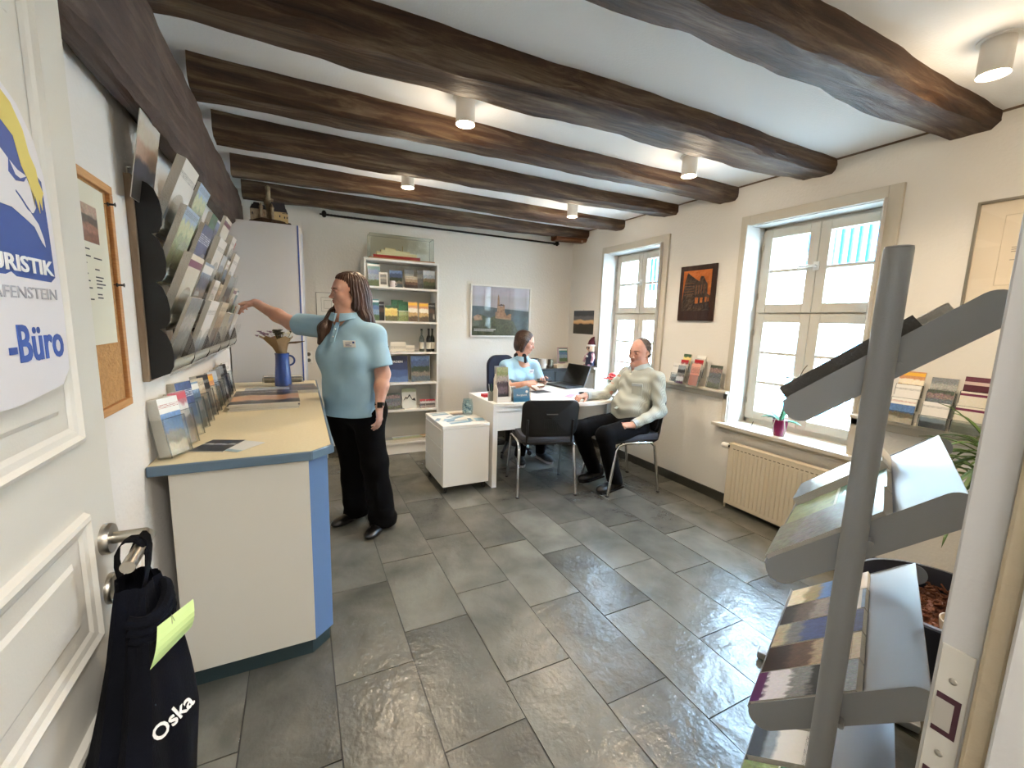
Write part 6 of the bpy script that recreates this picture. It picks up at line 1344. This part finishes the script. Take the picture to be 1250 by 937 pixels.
# ---------------------------------------------------------------- standing woman
def standing_woman():
    p = thing('person', 'standing woman with long brown hair, light blue polo and black trousers, reaching out', 'person', (.36, 2.95, 0))
    d = nrm((-.62, -.78, 0)); lf = nrm((.78, -.62, 0)); up = V3(0, 0, 1)
    Rt = np.array([lf, d, up]); pel = V3(.305, 2.94, .88); che = V3(.29, 2.93, 1.22); nk = V3(.268, 2.925, 1.425)
    sL = V3(.420, 2.813, 1.318); sR = V3(.150, 3.035, 1.360)
    eR = V3(-.045, 3.20, 1.372); wR = V3(-.262, 3.355, 1.500); eL = V3(.462, 2.765, 1.075); wL = V3(.428, 2.70, .882)
    H = Head((.285, 2.918, 1.575), (-.985, -.17, -.02), (0.03, 0, 1), .98)
    sk = skin_mat('skin_fair', '#c89e8c', '#bd8f7e')
    B = SDF(); H.build(B)
    B.cap(H.P(0, -.022, -.05), nk+V3(.0, .0, -.01), .054, .060, .03); B.cap(nk+V3(0, 0, -.03), che+V3(0, 0, .02), .07, .09, .05)
    for a, e, w in ((sR, eR, wR), (sL, eL, wL)):
        B.cap(nk-up*.08, a, .06, .055, .04); B.cap(a, e, .056, .046, .02); B.cap(e, e*.6+w*.4, .045, .044, .02); B.cap(e*.62+w*.38, w, .043, .026, .02, )
    hand(B, wR, (-.80, .36, -.10), (-.1, .3, -.95), 1, (.55, .6, .7, .8), .55, .96)
    hand(B, wL, (-.04, -.05, -1), (-.85, .5, 0), 1, (.22, .28, .34, .38), .25, .98, .05)
    B.cap(che, pel, .10, .10, .03); body_bottom = pel
    for s_, kx in ((1, V3(.42, 2.84, .10)), (-1, V3(.30, 3.06, .10))): B.cap(pel+lf*.08*s_, kx, .06, .035, .03)
    B.mesh(.0034, 'body', sk, p)
    # polo
    T = SDF()
    T.ell(che+up*.03+d*.0, (.180, .118, .19), Rt, .05); T.ell(che+d*.08+lf*.08-up*.045, (.098, .088, .10), Rt, .07); T.ell(che+d*.08-lf*.08-up*.045, (.098, .088, .10), Rt, .07)
    T.ell(V3(.290, 2.92, 1.03), (.186, .160, .17), Rt, .06); T.ell(V3(.300, 2.93, .90), (.195, .150, .14), Rt, .06)
    T.cap(sL-up*.012, nk+lf*.03-up*.03, .062, .050, .04); T.cap(sR-up*.012, nk-lf*.03-up*.03, .062, .050, .04)
    mL = sL+(eL-sL)*.80; mR = sR+(eR-sR)*.84
    T.ccap(sL, mL, .065, .072, .035); T.ccap(sR, mR, .070, .070, .035)
    T.ell(V3(.30, 2.93, .80), (.192, .148, .10), Rt, .04)
    T.add(folds(3, .0042, 20), [-9]*3, [9]*3, .01, 'd')
    T.p.append((lambda P: .0028*np.sin((P-che)@lf*34+np.sin((P[..., 2])*18)*2.2)*np.clip((1.18-P[..., 2])*6, 0, 1), V3(-9, -9, -9), V3(9, 9, 9), .01, 'd'))
    T.plane((0, 0, .797), (0.0, 0, -1))
    T.cap(nk+d*.012-up*.01, nk+d*.02+up*.12, .062, .075, .01, 's'); T.cap(nk+d*.055-up*.0, nk+d*.12-up*.06, .022, .020, .01, 's')
    shirt = T.mesh(.0045, 'polo_shirt', polo, p)
    # collar: two folded flaps
    for q in (-1, 1):
        c = MB(); n = 12; vs = []
        for i in range(n+1):
            a = radians(10+150*i/n); r_in = .066; cen = nk+d*.010-up*.002
            v = (d*cos(a)+lf*sin(a)*q)
            tip = 1+.0*i; hh = .034+.016*max(0, 1-i/4)
            vs += [cen+v*(r_in)+up*(.022+.010*(1-cos(a))), cen+v*(r_in+.016)+up*(.024+.010*(1-cos(a))), cen+v*(r_in+.034)+up*(.0-hh+.022+.010*(1-cos(a))), cen+v*(r_in+.024)+up*(-hh+.02+.010*(1-cos(a)))]
        c.add(vs, [(i*4+k, i*4+(k+1) % 4, (i+1)*4+(k+1) % 4, (i+1)*4+k) for i in range(n) for k in range(4)]+[(0, 1, 2, 3), tuple(n*4+k for k in (3, 2, 1, 0))])
        c.build('collar', polo_dk, parent=shirt, smooth=True, bevel=.002)
    a0 = che+d*.128+up*.17; 
    pk = MB(); pts = [nk+d*.088-up*.035, nk+d*.112-up*.075, nk+d*.137-up*.12, nk+d*.155-up*.155]
    for i in range(3): 
        A_, B_ = Vector(pts[i]), Vector(pts[i+1]); t = (B_-A_).normalized(); l_ = Vector(lf); pk.frame_box((A_+B_)/2, t, l_, t.cross(l_), (B_-A_).length/2, .013, .003)
    pk.build('placket', polo_dk, parent=shirt)
    for i in (1, 2): MB().ell(pts[i]+d*.004, .005, .005, .005, 8, 6).build('button', mat('button_pearl', '#d4dcdc', .3), parent=shirt, smooth=True)
    tg = Vector(che+d*.158+lf*.095+up*.045); l_ = Vector(nrm(lf*.93-d*.30)); u_ = Vector(nrm(up*.96+d*.16)); n_ = l_.cross(u_)
    if n_.dot(Vector(d)) < 0: n_ = -n_
    tb_ = MB().frame_box(tg, l_, u_, n_, .036, .021, .0015).build('name_badge', white_m, parent=shirt, bevel=.001); tb_['label'] = 'white name badge'
    bl = MB()
    for i, (a, b, w_) in enumerate(((-.008, .006, .020), (-.012, -.004, .016), (-.006, -.011, .022))): bl.frame_box(tg+l_*a+u_*b+n_*.0018, l_, u_, n_, w_*.8, .0014, .0004)
    bl.frame_box(tg+l_*.024+u_*.010+n_*.0018, l_, u_, n_, .006, .006, .0004); bl.build('print', navy, parent=tb_)
    # trousers
    Q = SDF()
    Q.ell(V3(.305, 2.935, .835), (.172, .128, .12), Rt, .05)
    aL, aR = V3(.462, 2.865, .03), V3(.315, 3.075, .03); kL, kR = V3(.415, 2.845, .47), V3(.295, 3.02, .47)
    for s_, kn_, an in ((1, kL, aL), (-1, kR, aR)):
        hp = pel+lf*.092*s_-up*.08-d*.005; Q.cap(hp, kn_, .105, .082, .05); Q.cap(kn_, an+up*.02, .080, .090, .04)
        Q.ell(hp-d*.04+up*.02, (.10, .10, .11), Rt, .05)
    Q.add(folds(5, .006, 13, (0, 0, 1)), [-9]*3, [9]*3, .01, 'd')
    Q.p.append((lambda P: .004*np.sin(P[..., 2]*75+np.sin(P[..., 0]*30)*1.5)*np.clip((.20-P[..., 2])*8, 0, 1), V3(-9, -9, -9), V3(9, 9, 9), .01, 'd'))
    Q.plane((0, 0, .028), (0, 0, -1)); Q.mesh(.0055, 'trousers', trous, p)
    for (an, fd) in ((aL, nrm((-.60, -.80, 0))), (aR, nrm((-.80, -.55, 0)))):
        Z_ = SDF(); hl_ = an*V3(1, 1, 0); sd = np.cross(fd, up)
        Z_.cap(hl_-fd*.05+up*.036, hl_+fd*.06+up*.032, .036, .036, .02, flat=(sd, .95)); Z_.ell(hl_+fd*.125+up*.024, (.046, .085, .028), np.array([sd, fd, up]), .03); Z_.cap(hl_-fd*.03+up*.05, hl_-fd*.02+up*.09, .040, .038, .02)
        Z_.plane((0, 0, .002), (0, 0, -1)); Z_.mesh(.005, 'shoe', shoe_m, p)
    # hair
    G = SDF(); G.ell(H.P(0, -.030, .052), (.084, .094, .083), H.R, .02); G.ell(H.P(0, -.062, -.01), (.080, .062, .10), H.R, .03)
    G.ell(H.P(0, .012, .088), (.060, .062, .040), H.R, .02)
    G.cap(H.P(.05, -.050, -.02), H.P(.075, -.085, -.165), .046, .042, .03, flat=(H.l, .8)); G.cap(H.P(-.05, -.05, -.02), H.P(-.06, -.07, -.15), .044, .040, .03)
    G.cap(H.P(.075, -.085, -.16), H.P(.085, -.135, -.24), .040, .018, .03); G.cap(H.P(0, -.085, -.03), H.P(.01, -.105, -.22), .06, .045, .04)
    # lock over the right shoulder hanging on the chest
    c1 = H.P(-.055, -.01, -.06); 
    G.cap(H.P(.062, -.012, .0), H.P(.058, -.020, -.09), .022, .024, .02); 
    G.cap(H.P(-.06, -.02, .0), nk-lf*.075+d*.015+up*.01, .030, .036, .02); G.cap(nk-lf*.075+d*.015+up*.01, nk-lf*.100+d*.085-up*.075, .036, .034, .03); G.cap(nk-lf*.100+d*.085-up*.075, nk-lf*.118+d*.108-up*.165, .032, .014, .03)
    G.ell(H.P(0, .106, -.008), (.066, .064, .098), H.R, .022, 's'); G.cap(H.P(.055, .036, -.04), H.P(.055, .1, -.04), .040, .05, .01, 's')
    G.add(strands(H, 36, .0016), [-9]*3, [9]*3, .01, 'd')
    hm = mat('hair_brown', '#27150f', .42, bump=.6, bscale=70, col2='#472b1d', cscale=26, stretch=(1, 1, .12), spec=.5)
    G.mesh(.0030, 'hair', hm, p)
    H.details(p, mat('brow_brown', '#4a3026', .8), lipc='#a05c54')
    # watch
    ax = nrm(wL-eL); c = wL-ax*.012
    wt = MB().tube([Vector(c-ax*.010), Vector(c+ax*.010)], .0300, 20).build('watch', black_p, parent=p, smooth=True)
    MB().frame_box(Vector(c)+Vector((-.004, -.030, 0)), (1, 0, 0), (0, 1, .05), (0, 0, 1), .016, .005, .018).build('watch_face', mat('watch_glass', '#101418', .1), parent=wt, bevel=.003)
standing_woman()
tag(MB().frame_box((-.405, 3.46, 1.44), (.3, 0, .95), (0, 1, 0), (.95, 0, -.3), .045, .05, .0015).build('leaflet', mat('leaf_greenish', '#8fb59a', .5)), 'thin greenish leaflet held between the fingers of the standing woman', 'leaflet')

# ---------------------------------------------------------------- seated man
def seated_man():
    p = thing('person', 'older balding man in a pale striped shirt sitting at the desk', 'person', (2.6, 2.88, 0))
    d = nrm((-.985, -.10, 0)); lf = nrm((.10, -.985, 0)); up = V3(0, 0, 1); Rt = np.array([lf, d, up])
    pel = V3(2.615, 2.885, .585); che = V3(2.70, 2.885, .88); nk = V3(2.715, 2.885, 1.055)
    sL = V3(2.745, 2.695, .985); sR = V3(2.725, 3.070, .985); eL = V3(2.735, 2.635, .705); wL = V3(2.475, 2.665, .600); eR = V3(2.535, 3.115, .782); wR = V3(2.30, 3.105, .785)
    H = Head((2.70, 2.885, 1.185), (-.985, -.16, -.04), (.04, 0, 1), 1.02)
    sk = skin_mat('skin_older', '#c2988a', '#b28474')
    B = SDF(); H.build(B, jaw=1.1); B.ell(H.P(0, .045, -.095), (.038, .040, .028), H.R, .03)
    B.cap(H.P(0, -.015, -.05), nk, .060, .064, .03); B.cap(nk, che, .075, .1, .05); B.cap(che, pel, .11, .11, .05)
    for a, e, w in ((sR, eR, wR), (sL, eL, wL)): B.cap(nk-up*.06, a, .06, .05, .04); B.cap(a, e, .050, .044, .02); B.cap(e, w, .042, .028, .02)
    hand(B, wR, (-.97, -.12, -.10), (.05, .1, -1), 1, (.62, .7, .78, .85), .5, 1.0)
    hand(B, wL, (-.93, .25, -.05), (-.1, .30, -1), -1, (.85, .9, .95, 1.0), .6, 1.02)
    for s_, kx, ax in ((1, V3(2.235, 2.735, .515), V3(2.43, 2.79, .10)), (-1, V3(2.16, 2.975, .52), V3(2.44, 3.06, .10))): B.cap(pel+lf*.09*s_-up*.02, kx, .06, .045, .03); B.cap(kx, ax, .045, .035, .02)
    B.mesh(.0036, 'body', sk, p)
    T = SDF(); T.ell(che, (.185, .135, .20), Rt, .05); T.ell(V3(2.63, 2.885, .70), (.172, .158, .155), Rt, .06); T.ell(V3(2.64, 2.885, .60), (.175, .150, .09), Rt, .05)
    T.cap(sL, nk+lf*.04-up*.035, .058, .046, .04); T.cap(sR, nk-lf*.04-up*.035, .058, .046, .04)
    for a, e, w, q in ((sR, eR, wR, .86), (sL, eL, wL, 1)): T.cap(a, e, .059*q, .054*q, .016); T.cap(e, w+(e-w)*.10, .054*q, .037, .02)
    T.add(folds(11, .0026, 30), [-9]*3, [9]*3, .01, 'd'); T.p.append((lambda P: .003*np.sin(P[..., 2]*60+P[..., 0]*40+np.sin(P[..., 1]*25)*2), V3(-9, -9, -9), V3(9, 9, 9), .01, 'd'))
    T.plane((0, 0, .535), (0, 0, -1)); T.cap(nk+d*.01, nk+d*.02+up*.12, .066, .075, .01, 's'); T.cap(nk+d*.06+up*.01, nk+d*.11-up*.04, .020, .014, .01, 's')
    sm_, nt, pr = new_mat('shirt_striped'); tc = nt.nodes.new('ShaderNodeTexCoord'); wv = nt.nodes.new('ShaderNodeTexWave'); wv.bands_direction = 'Y'; wv.inputs['Scale'].default_value = 46; wv.inputs['Distortion'].default_value = .25; wv.inputs['Detail'].default_value = 0
    rp_ = nt.nodes.new('ShaderNodeValToRGB'); rp_.color_ramp.elements[0].color = rgb('#9ea4a0'); rp_.color_ramp.elements[1].color = rgb('#b4b8b0'); nt.links.new(tc.outputs['Object'], wv.inputs[0]); nt.links.new(wv.outputs[0], rp_.inputs[0]); nt.links.new(rp_.outputs[0], pr.inputs['Base Color']); pr.inputs['Roughness'].default_value = .85
    shirt = T.mesh(.0046, 'shirt', sm_, p)
    for q in (-1, 1):
        c = MB(); n = 12; vs = []
        for i in range(n+1):
            a = radians(12+150*i/n); r_in = .069; cen = nk+d*.008+up*.002; v = (d*cos(a)+lf*sin(a)*q); hh = .032+.022*max(0, 1-i/4); lift = .014*(1-cos(a))
            vs += [cen+v*r_in+up*(.026+lift), cen+v*(r_in+.012)+up*(.028+lift), cen+v*(r_in+.030)+up*(.022-hh+lift), cen+v*(r_in+.022)+up*(.02-hh+lift)]
        c.add(vs, [(i*4+k, i*4+(k+1) % 4, (i+1)*4+(k+1) % 4, (i+1)*4+k) for i in range(n) for k in range(4)]+[(0, 1, 2, 3), tuple(n*4+k for k in (3, 2, 1, 0))]); c.build('collar', mat('shirt_collar', '#a9b6bc', .85), parent=shirt, smooth=True, bevel=.002)
    pts = [nk+d*.085-up*.03, nk+d*.125-up*.10, che+d*.137-up*.03, che+d*.16-up*.12, V3(2.625, 2.885, .70)+d*.178]
    pk = MB()
    for i in range(4): A_, B_ = Vector(pts[i]), Vector(pts[i+1]); t = (B_-A_).normalized(); l_ = Vector(lf); pk.frame_box((A_+B_)/2, t, l_, t.cross(l_), (B_-A_).length/2, .014, .003)
    pk.build('placket', mat('shirt_collar', '#a9b6bc', .85), parent=shirt)
    for q in pts[:4]: MB().ell(q+d*.005, .005, .005, .005, 8, 6).build('button', white_m, parent=shirt, smooth=True)
    pc_ = Vector(che+d*.118+lf*.10-up*.0); l_ = Vector(nrm(lf*.85-d*.5)); u_ = Vector(nrm(up+d*.02)); n_ = Vector(d*.85+lf*.5).normalized()
    MB().frame_box(pc_, l_, u_, n_, .045, .052, .004).build('chest_pocket', sm_, parent=shirt, bevel=.003); MB().frame_box(pc_+n_*.005+u_*.04, l_, u_, n_, .047, .012, .003).build('pocket_flap', mat('shirt_collar', '#a9b6bc', .85), parent=shirt, bevel=.002)
    for a, w in ((eR, wR), (eL, wL)):
        t = nrm(w-a); MB().tube([Vector(w-t*.040), Vector(w-t*.006)], [.0415, .0400], 20).build('cuff', mat('shirt_collar', '#a9b6bc', .85), parent=shirt, smooth=True)
    Q = SDF(); Q.ell(pel-up*.015, (.175, .14, .10), Rt, .05)
    for s_, hp, kx, ax in ((1, V3(2.62, 2.755, .545), V3(2.225, 2.715, .520), V3(2.42, 2.775, .07)), (-1, V3(2.62, 2.98, .545), V3(2.15, 2.975, .525), V3(2.42, 3.06, .07))):
        Q.cap(hp, kx, .098, .074, .04); Q.cap(kx, ax, .070, .062, .03)
    Q.add(folds(15, .005, 16), [-9]*3, [9]*3, .01, 'd'); Q.plane((0, 0, .07), (0, 0, -1)); Q.plane((0, 0, .476), (0, 0, -1)) if False else None
    Q.mesh(.0055, 'trousers', mat('dark_trousers', '#06070b', .95, bump=.2, bscale=300, spec=.15), p)
    MB().tube([Vector(pel+V3(.015, 0, .0)+ (d*cos(a)*.165+lf*sin(a)*.19))+Vector((0, 0, -.035)) for a in np.linspace(-1.6, 1.6, 14)], .012, 8).build('belt', black_p, parent=p, smooth=True)
    for (hx, hy, tx, ty) in ((2.47, 2.80, 2.22, 2.745), (2.48, 3.075, 2.235, 3.03)):
        Z_ = SDF(); a = V3(hx, hy, 0); b = V3(tx, ty, 0); fd = nrm(b-a); sd = np.cross(fd, up)
        Z_.cap(a+up*.042, a+fd*.12+up*.040, .040, .040, .02); Z_.ell(a+fd*.19+up*.034, (.050, .085, .036), np.array([sd, fd, up]), .03); Z_.cap(a+up*.06, a+up*.09, .042, .04, .02); Z_.plane((0, 0, .012), (0, 0, -1)); sh_ = Z_.mesh(.005, 'shoe', shoe_m, p)
        o_ = [(-.045, -.035), (.06, -.04), (.18, -.048), (.245, -.035), (.262, 0), (.245, .035), (.18, .045), (.06, .036), (-.045, .035), (-.06, 0)]
        MB().prism(o_, tuple(a), tuple(fd), tuple(sd), (0, 0, 1), .016).build('sole', black_p, parent=sh_)
    G = SDF(); G.ell(H.P(0, -.020, .046), (.079, .096, .086), H.R, .02); G.ell(H.P(0, -.055, -.015), (.070, .050, .045), H.R, .02); G.ell(H.P(0, -.02, .068), (.060, .080, .062), H.R, .02)
    for q in (-1, 1): G.ell(H.P(q*.082, -.004, -.006), (.026, .024, .034), H.R, .006, 's')
    G.ell(H.P(0, .105, .060), (.074, .096, .100), H.R, .02, 's'); G.ell(H.P(0, .10, -.05), (.10, .105, .06), H.R, .02, 's'); G.add(strands(H, 50, .0010), [-9]*3, [9]*3, .01, 'd')
    G.mesh(.0035, 'hair', mat('hair_grey', '#3c342e', .6, bump=.6, bscale=90, col2='#6c645c', cscale=30), p)
    H.details(p, mat('brow_grey', '#6c5c50', .8), lipc='#96584c', eyes_open=.4)
seated_man()

# ---------------------------------------------------------------- seated woman
def seated_woman():
    p = thing('person', 'seated woman with a brown bob in a light blue polo behind the desk', 'person', (2.05, 3.98, 0))
    d = nrm((.10, -.99, 0)); lf = nrm((.99, .10, 0)); up = V3(0, 0, 1); Rt = np.array([lf, d, up])
    pel = V3(2.06, 4.05, .56); che = V3(2.07, 4.0, .86); nk = V3(2.085, 3.985, 1.045)
    sL = V3(2.235, 3.975, .965); sR = V3(1.905, 3.985, .965); eL = V3(2.305, 3.92, .76); wL = V3(2.265, 3.765, .825); eR = V3(1.895, 3.885, .765); wR = V3(2.035, 3.745, .815)
    H = Head((2.115, 3.965, 1.212), (.70, -.66, -.22), (.16, -.12, 1), .96)
    sk = skin_mat('skin_fair2', '#cba08c', '#c0907e')
    B = SDF(); H.build(B); B.cap(H.P(0, -.02, -.05), nk, .050, .054, .03); B.cap(nk, che, .065, .085, .05); B.cap(che, pel, .10, .10, .05)
    for a, e, w in ((sR, eR, wR), (sL, eL, wL)): B.cap(nk-up*.06, a, .055, .046, .04); B.cap(a, e, .046, .038, .02); B.cap(e, w, .037, .024, .02)
    hand(B, wR, (.90, -.25, .05), (.15, .5, -.6), -1, (.35, .4, .45, .5), .3, .94); hand(B, wL, (-.55, -.55, -.05), (-.2, .3, .9), -1, (.7, .75, .8, .85), .6, .94)
    for s_, kx, ax in ((1, V3(2.20, 3.66, .50), V3(2.22, 3.74, .10)), (-1, V3(2.0, 3.64, .50), V3(1.98, 3.74, .10))): B.cap(pel+lf*.08*s_, kx, .06, .045, .03); B.cap(kx, ax, .045, .034, .02)
    B.mesh(.0038, 'body', sk, p)
    T = SDF(); T.ell(che, (.165, .105, .19), Rt, .05); T.ell(che+d*.06+lf*.07-up*.02, (.075, .065, .075), Rt, .04); T.ell(che+d*.06-lf*.07-up*.02, (.075, .065, .075), Rt, .04); T.ell(V3(2.065, 4.02, .68), (.165, .12, .16), Rt, .05)
    T.cap(sL, nk+lf*.03-up*.03, .052, .044, .04); T.cap(sR, nk-lf*.03-up*.03, .052, .044, .04); mL = sL+(eL-sL)*.72; mR = sR+(eR-sR)*.72; T.ccap(sL, mL, .060, .063, .03); T.ccap(sR, mR, .060, .063, .03)
    T.add(folds(23, .004, 22), [-9]*3, [9]*3, .01, 'd'); T.plane((0, 0, .55), (0, 0, -1))
    T.cap(nk+d*.015, nk+d*.02+up*.12, .056, .07, .01, 's'); T.cap(nk+d*.05+up*.0, nk+d*.11-up*.075, .022, .014, .01, 's')
    shirt = T.mesh(.0048, 'polo_shirt', polo, p)
    for q in (-1, 1):
        c = MB(); n = 10; vs = []
        for i in range(n+1):
            a = radians(14+146*i/n); r_in = .060; cen = nk+d*.010; v = (d*cos(a)+lf*sin(a)*q); hh = .030+.018*max(0, 1-i/4); lift = .012*(1-cos(a))
            vs += [cen+v*r_in+up*(.02+lift), cen+v*(r_in+.012)+up*(.022+lift), cen+v*(r_in+.032)+up*(.016-hh+lift), cen+v*(r_in+.022)+up*(.014-hh+lift)]
        c.add(vs, [(i*4+k, i*4+(k+1) % 4, (i+1)*4+(k+1) % 4, (i+1)*4+k) for i in range(n) for k in range(4)]+[(0, 1, 2, 3), tuple(n*4+k for k in (3, 2, 1, 0))]); c.build('collar', polo_dk, parent=shirt, smooth=True, bevel=.002)
    l_, u_, n_ = Vector(nrm(lf-d*.15)), Vector(nrm(up+d*.25)), Vector(nrm(d+lf*.15-up*.25)); tg = Vector(che+d*.118+lf*.085+up*.055)
    tb_ = MB().frame_box(tg, l_, u_, n_, .032, .022, .0015).build('name_badge', white_m, parent=shirt, bevel=.001); tb_['label'] = 'white name badge'; MB().frame_box(tg+n_*.002+u_*.004, l_, u_, n_, .022, .0015, .0003).frame_box(tg+n_*.002-u_*.004, l_, u_, n_, .018, .0015, .0003).build('print', navy, parent=tb_)
    K = SDF()
    for q in (-1, 1): K.cap(nk+up*.035+d*.045, nk+up*.03+lf*.055*q, .020, .024, .02); K.cap(nk+up*.03+lf*.055*q, nk+up*.04-d*.05, .024, .026, .02)
    K.cap(nk+up*.02+d*.055, nk-up*.03+d*.088, .024, .012, .02); K.add(folds(31, .002, 60), [-9]*3, [9]*3, .01, 'd')
    K.mesh(.004, 'neck_scarf', mat('scarf_navy', '#11131f', .9), p)
    Q = SDF(); Q.ell(pel-up*.01, (.165, .13, .10), Rt, .05)
    for hp, kx, ax in ((V3(2.14, 4.02, .53), V3(2.20, 3.66, .50), V3(2.22, 3.74, .07)), (V3(1.98, 4.02, .53), V3(2.0, 3.64, .50), V3(1.98, 3.74, .07))): Q.cap(hp, kx, .082, .065, .04); Q.cap(kx, ax, .062, .050, .03)
    Q.add(folds(25, .004, 16), [-9]*3, [9]*3, .01, 'd'); Q.plane((0, 0, .07), (0, 0, -1)); Q.mesh(.006, 'trousers', trous, p)
    for (hx, hy, tx, ty) in ((2.0, 3.78, 1.93, 3.60), (2.24, 3.78, 2.25, 3.60)):
        Z_ = SDF(); a = V3(hx, hy, 0); b = V3(tx, ty, 0); fd = nrm(b-a); sd = np.cross(fd, up); Z_.cap(a+up*.045, a+fd*.10+up*.042, .036, .036, .02); Z_.ell(a+fd*.16+up*.036, (.044, .075, .034), np.array([sd, fd, up]), .03); Z_.cap(a+up*.06, a+up*.10, .040, .04, .02); Z_.plane((0, 0, .018), (0, 0, -1)); sh_ = Z_.mesh(.005, 'shoe', mat('trainer_black', '#0d0e12', .7), p)
        MB().prism([(-.04, -.034), (.06, -.038), (.16, -.043), (.215, -.03), (.232, 0), (.215, .03), (.16, .04), (.06, .034), (-.04, .034), (-.05, 0)], tuple(a), tuple(fd), tuple(sd), (0, 0, 1), .022).build('sole', mat('sole_white', '#b9b9bb', .5), parent=sh_)
    G = SDF(); G.ell(H.P(0, -.018, .050), (.086, .100, .082), H.R, .02); G.ell(H.P(0, -.045, -.015), (.088, .070, .105), H.R, .03); G.cap(H.P(.075, .018, .03), H.P(.080, .010, -.085), .026, .022, .03); G.cap(H.P(-.075, .018, .03), H.P(-.080, .010, -.085), .026, .022, .03)
    G.ell(H.P(0, .092, -.015), (.062, .070, .100), H.R, .012, 's'); G.add(strands(H, 40, .0015, 2), [-9]*3, [9]*3, .01, 'd'); G.plane(H.P(0, 0, -.118), -H.u, 'i', .02)
    G.mesh(.0036, 'hair', mat('hair_brown2', '#26150f', .42, bump=.6, bscale=70, col2='#452b1e', cscale=26, spec=.5), p)
    H.details(p, mat('brow_brown', '#4a3026', .8), lipc='#a05c54', eyes_open=.35)
seated_woman()
ph = thing('phone', 'dark smartphone held by the seated woman', 'phone', (2.215, 3.70, .84))
MB().frame_box((2.215, 3.705, .85), nrm((.8, -.3, .1)).tolist(), nrm((.3, .8, .25)).tolist(), nrm((-.15, -.2, 1)).tolist(), .072, .036, .004).build('case', black_p, parent=ph, bevel=.002)
MB().frame_box((2.215, 3.704, .8545), nrm((.8, -.3, .1)).tolist(), nrm((.3, .8, .25)).tolist(), nrm((-.15, -.2, 1)).tolist(), .068, .032, .0006).build('screen', mat('phone_screen', '#3c4652', .1), parent=ph)
tag(MB().frame_box((2.13, 3.70, .805), (.9, -.2, .1), (.2, .9, .2), (-.1, -.2, 1), .07, .05, .001).build('paper_sheet', paper), 'pale sheet of paper held in the right hand of the seated woman', 'paper')
